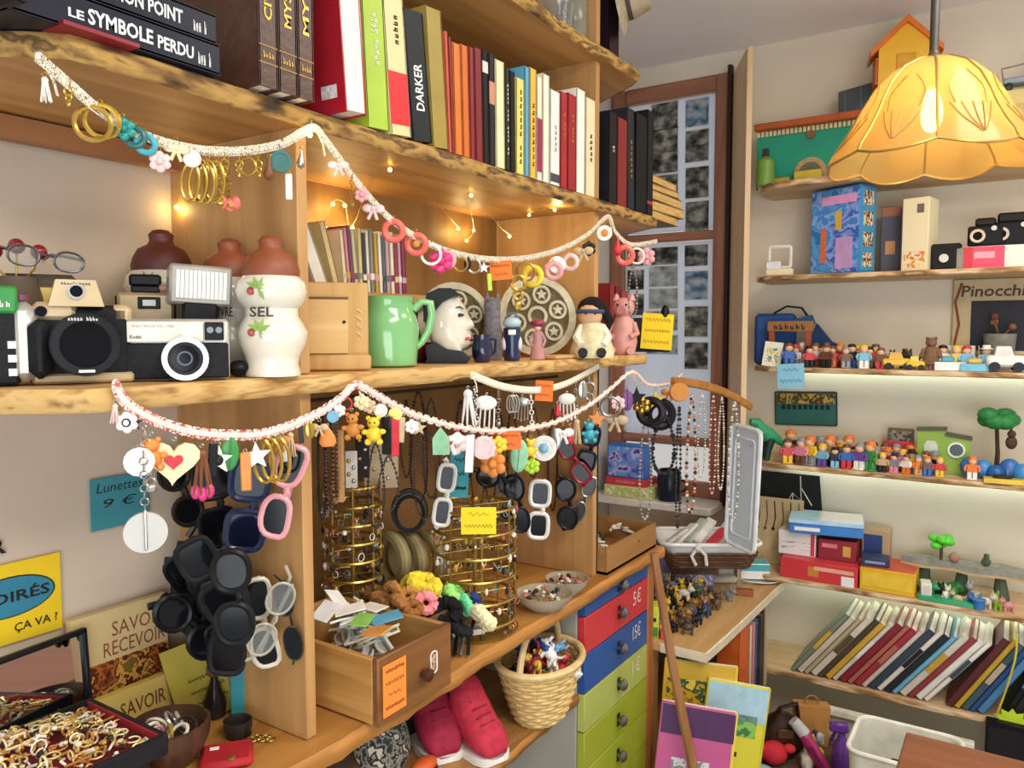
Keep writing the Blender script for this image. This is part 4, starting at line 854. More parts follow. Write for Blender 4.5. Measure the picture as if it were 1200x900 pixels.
pend('earrings on the short lace ribbon', 'earring', 'on the short lace ribbon inside the shelf edge', -.815, [
    ('tassel', 548, 452, 44, 'white'), ('chain', 556, 452, 40, 'silver'), ('fan', 570, 460, 44, 'white'), ('chain', 584, 458, 36, 'silver'), ('rings', 601, 460, 22, 'silver'), ('fan', 612, 462, 30, 'silver'), ('chain', 622, 460, 36, 'white'), ('drop', 653, 470, 18, 'red'), ('fan', 664, 458, 34, 'white'), ('chain', 674, 448, 30, 'silver'), ('cherub', 690, 440, 36, 'silver'), ('leaf', 683, 444, 22, 'silver')], 'silver')
# white round keyring mirror on a chain
p = onX(170, 600, XG + .01); k = mpp(p); o = thing('pocket_mirror', 'white round pocket mirror dangling on a long keyring chain', 'mirror', p, face(p)); disc(B(), (0, -24 * k), 24 * k, -.003, .003, 28).done('mirror_disc', M('b8b6b0', .35, 0, .08, 12), o); B().box((0, -.005, -20 * k), (.003, .003, 48 * k), b=.001).done('clasp_bar', STEEL, o)
b = B()
for i in range(9): b.torus((0, 0, i * 8 * k + 4 * k), 4.5 * k, .0008, axis='y' if i % 2 else 'x', n=8, k=4)
b.done('chain', STEEL, o)
# orange price notes pinned on the ribbons
def pin_note(label, px, py, X, w, h, col, lines, tilt=0, ink=None, yaw=0):
    p = onX(px, py, X); k = mpp(p); return note(label, p, (0, R(tilt), face(p, yaw)), w * k, h * k, col, lines, ink)
OI = M('8a4a1a', .7)
pin_note('orange price note pinned on the upper lace ribbon', 588, 328, XG + .004, 26, 22, 'ee7a2c', ['la paire', '5 E'], -5, OI)
pin_note('orange price note pinned on the short lace ribbon', 637, 470, -.81, 21, 24, 'ee7a2c', ['B.O.', '3 E'], 3, OI)
pin_note('orange price note pinned on the crochet rope over the bay', 594, 527, XG + .004, 34, 22, 'ee7430', ['Porte cles', '2 E'], -2, OI)
# fairy lights under the book shelf
bp = []
for a, b_ in ((374, 262), (381, 267), (390, 239), (404, 241), (413, 267), (457, 199), (537, 268), (547, 282), (555, 270), (552, 229), (597, 277), (620, 252), (650, 246), (683, 260), (686, 273)):
    q = onZ(a, b_, ZK - .034)
    if q.x < XW + .03 or q.z > 9 or q.y < 0: q = onX(a, b_, XW + .03)
    if q.y > Y2 - .02: q = onX(a, b_, -.95)
    bp.append(q)
WIRE = M('c9b27a', .4, .6); BULB = M('ffd56a', .3, 0, 0, 1, 0, 0, 22)
o0 = Vector((-.95, Y1 + .2, ZK - .03)); fl = thing('fairy_lights', 'string of tiny warm fairy lights under the book shelf', 'fairy lights', o0)
B().tube(smooth([q - o0 + Vector((0, 0, .004)) for q in bp], 5), .0007, 4).done('wire', WIRE, fl)
for i, q in enumerate(bp):
    B().ball(q - o0, .0035, u=8, v=6).done('bulb', BULB, fl)
    if i % 2 == 0:
        l = bpy.data.lights.new('bulb_light', 'POINT'); l.energy = .12; l.color = (1, .74, .32); l.shadow_soft_size = .01
        lo = bpy.data.objects.new('bulb_light', l); COL.objects.link(lo); lo.location = q + Vector((.006, 0, -.006))
for i, (a, b_, X) in enumerate(((207, 243, XW + .02), (363, 158, XG), (738, 256, -.86))):
    q = onX(a, b_, X); o = thing('fairy_light_bulb', ('warm fairy bulb glowing in the corner behind the post', 'warm fairy bulb beside the ribbon knot on the post', 'warm fairy bulb under the dark books at the shelf end')[i], 'fairy light', q)
    B().ball((0, 0, 0), .0035, u=8, v=6).done('bulb', BULB, o); B().tube([(0, 0, .003), (0, .004, .02)], .0007, 4).done('wire', WIRE, o)
    l = bpy.data.lights.new('bulb_light', 'POINT'); l.energy = .05; l.color = (1, .74, .32); l.shadow_soft_size = .01
    lo = bpy.data.objects.new('bulb_light', l); COL.objects.link(lo); lo.location = q + Vector((.008, -.004, -.004))

# ================================================================ sunglasses on the post and in the bay
def hang(label, px, py, kind, rim, lens, w, h, rr, Yp=None, X=None, tilt=90, yaw=0, group=None, fold=0, pitch=0, **kw):
    p = onY(px, py, Yp) if Yp is not None else onX(px, py, X)
    return spectacles(label, p, (R(pitch), R(tilt), face(p, yaw)), kind, rim, lens, w, h, rr, group, True, fold, **kw)
GP, GB = 'sunglasses hanging on the wooden post', 'sunglasses hanging inside the bay'
yp = Y1 - .03
BRN = M('2a2220', .25, 0, .2, 40)
hang('dark brown round sunglasses hanging highest on the post', 212, 578, 'round', BRN, SMOKE, .045, .042, .004, yp - .01, group=GP, tilt=72, yaw=.2)
hang('black oversized sunglasses hanging between brown and navy pairs', 252, 590, 'square', BLACK, SMOKE, .056, .05, .004, yp - .02, group=GP, tilt=84, yaw=.1)
hang('navy blue oversized sunglasses hanging on the post', 290, 592, 'square', M('1d2c50', .2, 0, .1, 20), M('121a30', .08, 0, .1, 20), .056, .05, .005, yp - .02, group=GP, tilt=97, yaw=-.1)
hang('pink cat-eye sunglasses hanging at the front edge of the post', 331, 575, 'cat', M('dd9aa0', .3), SMOKE, .055, .036, .0042, yp - .03, group=GP, tilt=107, yaw=-.2)
for i, (a, b_, t_, yw, kd) in enumerate(((232, 690, 60, .2, 'square'), (250, 705, 75, .0, 'oval'), (258, 725, 80, -.2, 'square'), (268, 738, 95, -.3, 'square'), (222, 735, 50, .4, 'round'), (246, 680, 65, .1, 'square'), (273, 700, 88, -.2, 'oval'))):
    hang('%s black sunglasses in the hanging bunch beside the white cat-eye pair' % ('square', 'oval', 'glossy wide', 'heavy square', 'round', 'flat square', 'small oval')[i], a, b_, kd, (BLACK, DARK)[i % 2], SMOKE, .054, .046, .0045, yp - .02 - .012 * i, group='bunch of black sunglasses on the post', tilt=t_, yaw=yw)
p = onY(240, 700, yp); o = thing('net_bag', 'dark green glasses pouch behind the bunch of black sunglasses', 'pouch', p, face(p)); B().ball((0, .012, 0), (.05, .018, .075), u=16, v=12).done('pouch_body', M('1a2a26', .8, 0, .3, 60, .4), o); B().tube([(-.02, 0, .07), (0, -.004, .085), (.015, 0, .1)], .0015, 5).done('cord', BLACK, o)
hang('white cat-eye sunglasses with dark lenses on the post', 305, 730, 'cat', M('e9e2cc', .3), SMOKE, .058, .036, .0036, yp, group=GP, tilt=83, yaw=0)
hang('clear plastic spectacles overlapping the white cat-eye pair', 318, 725, 'oval', M('d8d4c4', .12, 0, .05, 20, 0, .5), GLASS, .045, .036, .002, yp - .022, group=GP, tilt=115, yaw=.0)
hang('narrow black slit sunglasses hanging at the post edge', 338, 728, 'narrow', M('3a3836', .3, .5), SMOKE, .05, .024, .0012, yp, group=GP, tilt=80, yaw=0)
# rail across the bay and what hangs on it
XR = -.94
o = B().tube([(0, 0, 0), (0, Y2 - Y1 - .024, 0)], .003, 8).done('hanging_rail', M('3a2e24', .5), loc=(XR, Y1 + .012, ZM - .05)); tag(o, 'thin dark rail across the lower bay under the middle shelf', 'rail')
hang('white oval sunglasses hanging beside the teal paper note', 521, 580, 'square', M('dcd9d2', .3), SMOKE, .05, .03, .0042, X=-.90, tilt=98, group=GB)
hang('round black sunglasses hanging behind the teal paper note', 555, 555, 'round', BLACK, SMOKE, .045, .042, .004, X=-.93, tilt=10, group=GB)
hang('white square sunglasses hanging in the middle of the bay', 632, 597, 'square', M('e2dfda', .3), SMOKE, .055, .042, .005, X=-.87, tilt=93, group=GB)
hang('black glossy wrap sunglasses left of the white square pair', 606, 590, 'oval', BLACK, SMOKE, .055, .04, .0035, X=-.90, tilt=80, group=GB)
hang('grey wire sunglasses behind the white square pair', 594, 585, 'round', STEEL, SMOKE, .045, .04, .0016, X=-.95, tilt=84, group=GB)
hang('black round sunglasses hanging next to the silver aviators', 664, 590, 'round', BLACK, SMOKE, .052, .045, .004, X=-.88, tilt=86, group=GB)
hang('silver rimmed aviator sunglasses nearest the right post', 684, 585, 'oval', STEEL, M('3a342c', .1), .05, .03, .0026, X=-.86, tilt=112, group=GB)
hang('red framed sunglasses hanging under the turquoise bear', 672, 540, 'cat', M('8a1a24', .3), SMOKE, .05, .036, .004, X=-.87, tilt=60, group=GB)
hang('dark blue sunglasses hanging under the turquoise bear', 690, 525, 'square', M('1a2234', .25), SMOKE, .045, .04, .004, X=-.85, tilt=100, group=GB)
# long beads, straps and hair pieces hanging from the rail
def strand(label, px, py0, py1, wpx, col, X, bead=.0028, cat='necklace', grp='strands hanging in the lower bay', nm='bead_necklace'):
    a = onX(px, py0, X); k = mpp(a); L = (py1 - py0) * k; w = wpx * k
    o = thing(nm, label, cat, a, face(a, rnd.uniform(-.4, .4)), grp); pts = []
    for i in range(33):
        t = i / 32 * 2 * PI; pts.append(Vector((math.sin(t) * w / 2 * (.5 + .5 * math.sin(t / 2)), .003 * math.sin(3 * t), -L * (.5 - .5 * math.cos(t)))))
    B().tube(pts, .0009, 4).done('thread', DARK, o)
    if bead:
        b = B(); acc = 0
        for i in range(32):
            n = max(1, int((pts[i + 1] - pts[i]).length / (bead * 1.9)))
            for q in range(n): b.ball(pts[i].lerp(pts[i + 1], q / n), bead * rnd.uniform(.8, 1.15), u=6, v=4)
        b.done('beads', col, o, kind='stuff')
    return o
for i, (px, y0, y1, w_, c, nm) in enumerate(((376, 478, 610, 10, '2a2426', 'black'), (385, 482, 600, 10, '5a3a4a', 'plum'), (392, 480, 590, 8, '8a6a52', 'tan'), (476, 470, 560, 16, '3a2622', 'chocolate'), (490, 460, 590, 24, '2a1c1a', 'espresso'), (505, 468, 585, 22, '3a2a2c', 'dark plum'), (498, 500, 610, 30, '4a3424', 'walnut'), (540, 470, 560, 14, '1e2024', 'jet'), (575, 475, 590, 18, '3a2c24', 'umber'), (600, 480, 570, 14, '20242a', 'slate'), (648, 480, 600, 12, '2a2022', 'soot'), (560, 470, 600, 20, '4a3c2c', 'olive brown'), (455, 535, 600, 26, '4a4038', 'taupe'), (585, 475, 560, 10, '202020', 'charcoal'), (625, 478, 560, 16, '3a2a22', 'coffee'), (440, 520, 620, 22, '3a302a', 'mud brown'))):
    strand('%s bead necklace hanging in the lower bay' % nm, px, y0, y1, w_, M(c, .4, 0, .2, 80), XR - .02 + .015 * (i % 3))
# cards of jewellery at the back
for i, (px, y0, y1, w_, c) in enumerate(((412, 528, 572, 14, 'd6d2c8'), (447, 512, 572, 40, 'b3a184'), (425, 500, 560, 16, '2a2624'))):
    p = onX(px, y1, -1.0); k = mpp(p); o = thing('jewellery_card', ('white card of hair clips hanging in the lower bay', 'beige felt card hanging in the lower bay', 'black card of brooches hanging in the lower bay')[i], 'card', p, face(p)); B().box((0, 0, (y1 - y0) * k / 2), (w_ * k, .003, (y1 - y0) * k), b=.001).done('card', M(c, .8), o)
    for q in range(4): B().ball(((-1) ** q * w_ * k * .2, -.003, (y1 - y0) * k * (.2 + .18 * q)), .004, (1, .5, 1), 7, 5).done('pin', (STEEL, BRASS)[q % 2], o)
o = B().box((0, 0, .06), (.010, .010, .12), b=.001).done('wooden_peg_stick', PINE('z', 11), loc=onX(400, 588, -.93), rot=.5); tag(o, 'pale wooden stick standing in the lower bay beside hanging strands', 'stick')
pin_note('teal handwritten paper strip hanging in the lower bay', 537, 583, -.885, 22, 54, '2f8a96', ['9 E', 'les', 'lunettes'], 3)
pin_note('yellow paper note propped on the large jewellery tower', 561, 626, -.83, 41, 32, 'f2d722', ['3 E', 'au choix'], 0, M('b89a1a', .7))
# strands of dark fabric behind
o = thing('headbands', 'bunch of striped black headbands hanging behind the rack', 'headband', onX(480, 600, -1.0), face(onX(480, 600, -1.0)))
for i in range(5): B().torus((0, i * .006 - .012, 0), .034 + .002 * i, .004, n=20, sc=(.8, 1), axis='y').done('band', M(('1e1e22', '6a6460', '26262a', '4a4644', '1a1a1e')[i], .6), o)
# ================================================================ on the worktop
def wtp(px, py, z=ZW_): return onZ(px, py, z)
def tower(label, px, py, rpx, hpx, tiers, X=None):
    p = wtp(px, py) if X is None else Vector((X, yl(px, X), ZW_)); k = mpp(p); r, h = rpx * k, hpx * k; o = thing('jewellery_tower', label, 'jewellery stand', p, 0)
    B().lathe([(.001, 0), (r * 1.05, 0), (r * 1.08, .004), (r * .95, .007), (.001, .008)], 26).done('base_plate', BRASS, o); B().tube([(0, 0, 0), (0, 0, h)], .004, 8).done('post', BRASS, o)
    for i in range(tiers):
        z = h * (.1 + .88 * i / (tiers - 1)); B().torus((0, 0, z), r, .0032, axis='z', n=30, k=6).done('tier_ring', BRASS, o)
        b = B()
        for a in range(6): b.tube([(0, 0, z), (r * math.cos(a * PI / 3), r * math.sin(a * PI / 3), z)], .0012, 4)
        b.done('spokes', BRASS, o)
    for a in range(8): B().tube([(r * math.cos(a * PI / 4), r * math.sin(a * PI / 4), h * .05), (r * math.cos(a * PI / 4), r * math.sin(a * PI / 4), h)], .0018, 5).done('upright_rod', BRASS, o)
    for ci, c in enumerate(('e6e2d8', '8a7438', '1e1c1e', 'c9a24a', '5a8a9a', 'b0585a', '3a3430')):
        b = B()
        for q in range(44):
            a = rnd.uniform(0, 2 * PI); z = h * (.1 + .88 * rnd.randrange(tiers) / (tiers - 1)) - rnd.uniform(.004, .022); rr = r * rnd.uniform(.9, 1.06)
            sz = rnd.uniform(.0022, .0052); pt = (rr * math.cos(a), rr * math.sin(a), max(z, .012))
            if q % 3: b.ball(pt, sz, (1, 1, rnd.uniform(.8, 2)), 6, 4)
            else: b.torus(pt, sz * 1.5, .0009, axis=rnd.choice('xy'), n=9, k=4)
        b.done('hanging_jewels', M(c, .3, .5 if ci in (1, 3) else 0, .2, 50), o, kind='stuff')
    B().ball((0, 0, h + .006), .008).done('finial', BRASS, o)
tower('large brass jewellery tower of ringed tiers with the yellow note', 557, 735, 47, 148, 6)
tower('small brass jewellery tower behind the wooden drawer box', 410, 700, 32, 192, 9, -1.035)
# thick bangles side by side
for i, px in enumerate((464, 484, 503)):
    p = onX((456, 476, 497)[i], 654, -1.035 + .012 * i); r = 32 * mpp(p)
    o = thing('bangle', ('wide khaki wooden bangle, outermost of the three on the roll', 'wide khaki wooden bangle, middle of the three on the roll', 'wide khaki wooden bangle with dark opening towards the jewellery tower')[i], 'bangle', p, face(p, -.9), 'wide wooden bangles')
    ring(B(), (0, 0), r, r * .78, -.012, .012, 30).done('bangle_ring', M('8a7a52', .5, 0, .15, 30), o); ring(B(), (0, 0), r * 1.02, r * .97, -.004, .004, 30).done('stripe', M('a3946a', .5), o)
q = onX(476, 654, -1.03); hb_ = q.z - 34 * mpp(q) - ZW_
o = thing('bangle_stand', 'dark wooden block under the wide bangles', 'stand', (-1.03, q.y, ZW_), LF); B().box((0, .0, hb_ / 2), (.15, .06, hb_), b=.004).done('block', M('3a281e', .6), o); B().box((0, -.0305, hb_ / 2), (.14, .002, .006)).done('groove', DARK, o)
# scrunchies and hair clips in a heap
def scrunchie(label, px, py, rpx, col, z, tilt=0, nm='scrunchie'):
    p = wtp(px, py, z); k = mpp(p); r = rpx * k; b = B(); n = 26; vs = []
    pts = [(r * .62 * math.cos(2 * PI * i / n), r * .62 * math.sin(2 * PI * i / n), r * .08 * math.sin(i * 2.3)) for i in range(n)]
    b.tube(pts, [r * (.36 + .07 * (i % 2)) for i in range(n)], 8, True)
    o = b.done(nm, M(col, .9, 0, .2, 90, .4), loc=(p.x, p.y, p.z + r * .25), rot=(R(tilt), R(tilt * .4), rnd.uniform(0, 3))); return tag(o, label, 'scrunchie', 'scrunchies heaped on the worktop')
bx = thing('clip_tray', 'dark wooden tray under the scrunchies', 'tray', (-.915, 1.10, ZW_), LF)
B().box((0, 0, .004), (.16, .10, .008), b=.002).done('tray_base', M('3a2a1e', .6), bx)
for sx in (-1, 1): B().box((sx * .08, 0, .04), (.006, .106, .08), b=.001).done('tray_side', M('6a4a2c', .6), bx); B().box((0, sx * .05, .04), (.154, .006, .08), b=.001).done('tray_side', M('6a4a2c', .6), bx)
for i, (px, py, r, c, nm, z, t) in enumerate(((497, 690, 22, 'f0d83a', 'bright yellow', .975, 20), (483, 692, 16, 'e9d03a', 'lemon yellow', .968, 60), (450, 708, 18, '8a5a2a', 'toffee brown', .962, 15), (470, 712, 17, 'a06c34', 'caramel', .962, 40), (438, 700, 15, '6a4424', 'dark caramel', .96, 30), (462, 698, 15, 'b07a3c', 'golden brown', .972, 70), (484, 716, 13, '9a642c', 'amber', .962, 20), (499, 710, 15, 'ee8e94', 'salmon pink', .962, 60), (535, 702, 18, '9ee87a', 'neon green', .965, 35), (516, 704, 15, 'ece6b0', 'ivory', .962, 60), (545, 712, 14, '6ad89a', 'sea green', .955, 70), (523, 722, 20, '17171b', 'black', .95, 40), (566, 728, 19, 'efe4b4', 'pale cream', .935, 50), (552, 708, 12, '24408a', 'royal blue', .955, 50), (540, 742, 15, '1c1c22', 'jet black', .93, 20), (444, 718, 14, '5a3a20', 'chestnut', .958, 60), (478, 702, 14, 'c08a44', 'honey', .97, 30))):
    scrunchie('%s fabric scrunchie in the heap by the jewellery tower' % nm, px, py, r, c, z + (.05 if px < 510 else .03), t)
for i, (px, py, z, a, c, nm) in enumerate(((445, 683, .985, .4, '8a6a34', 'amber'), (470, 736, .955, -.2, '1c1a1a', 'black'), (425, 742, .95, .1, '26221e', 'dark'), (548, 745, .93, 1.2, 'd4d4d0', 'clear'))):
    p = wtp(px, py, z); o = thing('hair_comb', '%s plastic hair comb near the scrunchies' % nm, 'hair comb', p, (R(15), R(8), a), 'hair combs near the scrunchies'); B().box((0, 0, .006), (.075, .006, .012), b=.002).done('spine', M(c, .25), o)
    b = B()
    for q in range(12): b.box((-.034 + q * .0062, .014, .005), (.0028, .024, .004))
    b.done('teeth', M(c, .25), o)
# wooden drawer box with white glasses
dbx, dby0, dby1, dh = -.778, .834, 1.012, .105
o = thing('drawer_box', 'old wooden drawer with a knob and an orange note on the worktop', 'drawer', (dbx, (dby0 + dby1) / 2, ZW_), LF); L = dby1 - dby0; D = .26
DW = W('86582c', '6a4220', 'x', 5, .5, 3); DWL = W('c89a58', 'a87a3c', 'y', 6, .5, 3)
B().box((0, .006, dh / 2), (L, .012, dh), b=.002).done('front_board', DW, o); B().box((0, D, dh / 2), (L, .01, dh), b=.001).done('back_board', DWL, o)
for sx in (-1, 1): B().box((sx * (L / 2 - .005), D / 2 + .003, dh / 2), (.01, D - .018, dh - .004), b=.001).done('side_board', DWL, o)
B().box((0, D / 2, .006), (L - .02, D - .012, .008)).done('base_board', DWL, o)
B().lathe([(.006, 0), (.006, .006), (.011, .01), (.01, .017), (.001, .02)], 14, Matrix.Translation((.012, 0, dh * .45)) @ Matrix.Rotation(R(90), 4, 'X')).done('knob', M('4a2418', .35), o)
B().tube([(.042 + .008 * math.cos(a), -.0005, dh * .52 + (.02 if math.sin(a) > 0 else -.02) * .6 + .006 * math.sin(a)) for a in [i * PI / 8 for i in range(16)]], .0012, 5, True).done('sticker_outline', WTX, o); B().box((.042, -.0003, dh * .52), (.011, .0008, .026)).done('sticker_picture', PRN(['6a4a34', 'c9a88a', '8a6a5a'], 120), o)
k = mpp((dbx, dby0, 1)); note('orange note with handwriting stuck on the wooden drawer front', (dbx + .002, yl(457, dbx), ZW_ + .012), (0, 0, LF), .052, .08, 'f08a34', ['Lunette vue', '1 paire', '2 E', '3 pour 5 E'], OI)
bm_ = [(0, 'white'), (1, 'ivory'), (2, 'pale grey')]
for i in range(15):
    px, py = rnd.uniform(385, 470), 0; x = dbx - rnd.uniform(.085, .18); y = (dby0 + dby1) / 2 + rnd.uniform(-.018, .018); z = ZW_ + .05 + .0045 * i + .0
    cidx = i % 3; spectacles('%s plastic frame in the heap inside the wooden drawer' % bm_[cidx][1], (x, y, z), (R(80 + rnd.uniform(-25, 25)), R(rnd.uniform(-25, 25)), rnd.uniform(0, 3.1)), ('oval', 'square', 'round', 'cat')[i % 4], M(('e8e8e4', 'ebe4cf', 'c9ccc8')[cidx], .3), M('dfe4e0', .1, 0, .02, 9, 0, .6), .046, .036, .0032, 'frames heaped in the wooden drawer', True, 0, 'spectacles', 'glasses', .74)
for i, c in enumerate((('e09a4a', 'orange'), ('5aa0c0', 'sky blue'), ('8ac05a', 'green'), ('e8e4d8', 'white'), ('f0ece4', 'cream'), ('d8d8da', 'grey'), ('f4f4f0', 'bright white'))):
    o = B().box((0, 0, 0), (.05, .03, .002), b=.0006).done('paper_tag', M(c[0], .6), loc=(dbx - .05 - .022 * i, dby0 + .05 + .016 * ((i * 3) % 5), ZW_ + .122 + .002 * i), rot=(R(12 - 5 * i), R(-14 + 6 * i), i)); tag(o, '%s paper tag on the frames in the wooden drawer' % c[1], 'tag', 'tags in the wooden drawer')
# carton on the end of the worktop
CARD = W('a87a44', '8d6434', 'x', 3, .7, 12)
o = thing('open_carton', 'small open brown box of trinkets beside the right post on the worktop', 'box', (XF + .012, (Y2 + .02 + 1.985) / 2, ZW_), LF); L = 1.985 - Y2 - .02; hh = .066
B().box((0, .003, hh / 2), (L, .006, hh)).done('front_board', CARD, o); B().box((0, .2, hh / 2), (L, .006, hh)).done('back_board', CARD, o)
for sx in (-1, 1): B().box((sx * (L / 2 - .003), .1, hh / 2), (.006, .19, hh)).done('side_board', CARD, o)
B().box((0, .1, .003), (L, .2, .006)).done('base_board', CARD, o)
for i in range(9):
    q = Vector((XF - .02 - .018 * (i % 5), Y2 + .06 + .028 * i, ZW_ + .05)); kd = ('bear', 'flower', 'disc', 'star')[i % 4]
    t = pen_shape(kd, .04).done('trinket', M(('e8e4da', 'c9a87a', '2a2a2c', 'b8b4ac')[(i // 2) % 4], .5), loc=q + Vector((0, 0, .01)), rot=(R(60), 0, i)); tag(t, '%s %s trinket in the small open box' % (('white', 'tan', 'black', 'grey')[(i // 2) % 4], KN[kd]), 'trinket', 'trinkets in the open box')
# glass dishes with trinkets
for i, (px, py, r) in enumerate(((638, 712, 34), (664, 694, 26))):
    p = wtp(px, py); k = mpp(p); r *= k; o = thing('glass_dish', ('scalloped glass dish of rings nearest the jewellery tower', 'smaller glass dish of brooches by the right post')[i], 'dish', p); B().lathe([(r * .55, 0), (r * .6, .003), (r * .9, .018), (r, .034), (r * .95, .034), (r * .84, .018), (r * .5, .006), (.001, .006)], 20).done('dish_body', M('d8d0bc', .1, 0, .1, 30, 0, .6), o)
    for ci, c in enumerate(('e9e0d0', 'c27a72', '8a7a4a', '3a3634')):
        b = B()
        for q in range(12): a = rnd.uniform(0, 6.3); rr = r * .7 * math.sqrt(rnd.random()); b.ball((rr * math.cos(a), rr * math.sin(a), .016 + rnd.uniform(0, .018)), rnd.uniform(.003, .007), (1, 1, .7), 6, 4)
        b.done('trinket_fill', M(c, .3), o, kind='stuff')
o = thing('cable_tie_glasses', 'pile of dark sunglass cases and straps before the jewellery tower', 'strap', wtp(545, 765), .6)
for i in range(4): B().tube([(-.03 + .012 * i, -.02, .004), (-.028 + .012 * i, 0, .02 + .004 * i), (-.02 + .012 * i, .03, .05)], .0035, 6).done('strap', (BLACK, STEEL)[i == 2], o)
# ---- left end: posters, notes, mirror, jewellery tray
def wall_card(name, label, cat, pxs, X, col, th=.002, lean=0):
    (x0, y0), (x1, y1) = pxs; a, b_ = onX(x0, y0, X), onX(x1, y1, X); a.z = onX(x1, y0, X).z
    w, h = b_.y - a.y, a.z - b_.z
    o = thing(name, label, cat, (X, (a.y + b_.y) / 2, b_.z), (R(-lean), 0, LF)); B().box((0, 0, h / 2), (w, th, h)).done('sheet', col if not isinstance(col, str) else M(col, .6, 0, .05, 8), o); return o, w, h
XC = XW + .006
o, w_, h_ = wall_card('poster', 'yellow poster with a blue oval and the words CA VA on the wall', 'poster', ((-60, 646), (73, 735)), XC, 'ecc91c')
el = [(math.cos(a) * w_ * .42, math.sin(a) * h_ * .24) for a in [i * PI / 16 for i in range(32)]]
B().prism(el, -.0025, -.0008).done('blue_oval', M('2f7f9c', .5), o, loc=(-.0 * w_, 0, h_ * .58)); B().prism([(x * 1.04, z * 1.06) for x, z in el], -.002, -.0009).done('oval_outline', INK, o, loc=(0, 0, h_ * .58))
text('SOIRÉS', w_ * .66, h_ * .17, INK, o, (w_ * .05, -.003, h_ * .60), FR, .02); text('ÇA VA ?', w_ * .42, h_ * .13, INK, o, (w_ * .24, -.002, h_ * .17), FR, .01)
o = text('R', .02, .02, INK, None, onX(-2, 641, XC), (PI / 2, 0, LF), .03, 'wall_letter'); tag(o, 'black letter stuck on the wall above the yellow poster', 'letter')
a = onX(142, 580, XC); note('teal handwritten Lunettes 9 euro note on the plaster wall', onX(142, 616, XC + .001), (0, 0, LF), yl(176, XC) - yl(108, XC), .076, '3f8f9c', ['Lunettes', '9 €', ''], INK)
CREAM = M('d9c08a', .6, 0, .06, 8)
o, w_, h_ = wall_card('cookbook', 'cream cookbook titled SAVOIR RECEVOIR with a food photograph leaning on the wall', 'book', ((78, 692), (197, 850)), XC + .012, CREAM, .012)
text('SAVOIR', w_ * .56, h_ * .1, M('8a4a34', .6), o, (w_ * .18, -.0065, h_ * .86), FR, 0); text('RECEVOIR', w_ * .66, h_ * .1, M('8a4a34', .6), o, (w_ * .14, -.0065, h_ * .73), FR, 0)
B().box((w_ * .08, -.0065, h_ * .36), (w_ * .84, .001, h_ * .58)).done('food_photograph', PRN(['3a1e14', '7a3a1e', 'b8662c', '5a2a1a', 'd9a04a', '8a5a2a', '6a6a2a'], 40, .4, 4), o)
o, w_, h_ = wall_card('cookbook', 'smaller cream cookbook titled SAVOIR FAIRE in front of the larger one', 'book', ((112, 787), (202, 868)), XC + .05, M('d8bc66', .6, 0, .06, 8), .014, 4)
text('SAVOIR', w_ * .62, h_ * .2, M('6a3a24', .6), o, (w_ * .1, -.008, h_ * .74), FR, 0); text('FAIRE', w_ * .46, h_ * .2, M('6a3a24', .6), o, (w_ * .14, -.008, h_ * .44), FR, 0); text('||||', w_ * .2, h_ * .25, M('8a6a3a', .6), o, (-w_ * .28, -.008, h_ * .2), FR, .02, 'ornament')
p = wtp(245, 838); k = mpp(p); o = thing('card_folder', 'yellow green folder with handwriting behind the wooden bowl', 'folder', p, (R(-14), R(-14), face(p, .1))); B().box((0, 0, 42 * k), (62 * k, .003, 92 * k)).done('sheet', M('b9a83a', .7, 0, .08, 14), o)
for i, l in enumerate(('les bijoux', 'a partir de', '2 E piece')): text(l, 38 * k, 8 * k, INK, o, (8 * k, -.002, (44 - 14 * i) * k), FR, 0, 'handwriting', shear=.2)
p = wtp(281, 838); o = thing('teal_folder', 'narrow teal folder standing against the post behind the yellow one', 'folder', (p.x, Y1 - .016, ZW_), (0, 0, face(p))); B().box((0, 0, 50 * k), (16 * k, .004, 100 * k), b=.001).done('sheet', M('2a8f9a', .6), o); B().box((9 * k, 0, 50 * k), (2 * k, .006, 100 * k)).done('fold_edge', M('237a84', .6), o)
# mirror on the worktop
a, b_ = onX(-40, 760, -1.075), onX(116, 742, -1.06); mw = b_.y - a.y; mz = 1.08
o = thing('table_mirror', 'rectangular mirror in a thin black frame standing on the worktop', 'mirror', (-1.07, (a.y + b_.y) / 2 , ZW_ + .004), (R(-4), 0, LF + .12)); mh = mz - ZW_
B().box((0, .002, mh / 2), (mw - .01, .003, mh - .01)).done('mirror_glass', M('d8dcda', .03, 1, 0, 1), o)
for z_ in (.004, mh - .004): B().box((0, 0, z_), (mw, .01, .008), b=.002).done('frame_rail', BLACK, o)
for sx in (-1, 1): B().box((sx * (mw / 2 - .004), 0, mh / 2), (.008, .01, mh), b=.002).done('frame_stile', BLACK, o)
o = thing('display_block', 'dark wooden block lifting the jewellery tray', 'block', (-.975, .43, ZW_), LF); B().box((0, 0, .027), (.24, .15, .054), b=.003).done('block', M('2e2220', .6), o); B().box((0, -.0755, .027), (.2, .001, .03)).done('cloth_facing', M('4a1a1e', .8), o)
o = thing('jewellery_tray', 'red lined black tray heaped with gold jewellery', 'tray', (-.975, .43, ZW_ + .055), LF)
B().box((0, 0, .004), (.26, .17, .008), b=.001).done('tray_base', M('7a1a26', .8, 0, .2, 60), o)
for sx in (-1, 1): B().box((sx * .131, 0, .014), (.008, .18, .028), b=.002).done('tray_side', DARK, o); B().box((0, sx * .086, .014), (.26, .008, .028), b=.002).done('tray_side', DARK, o); B().box((sx * .126, 0, .016), (.002, .164, .022)).done('red_lining', M('a3202c', .8), o)
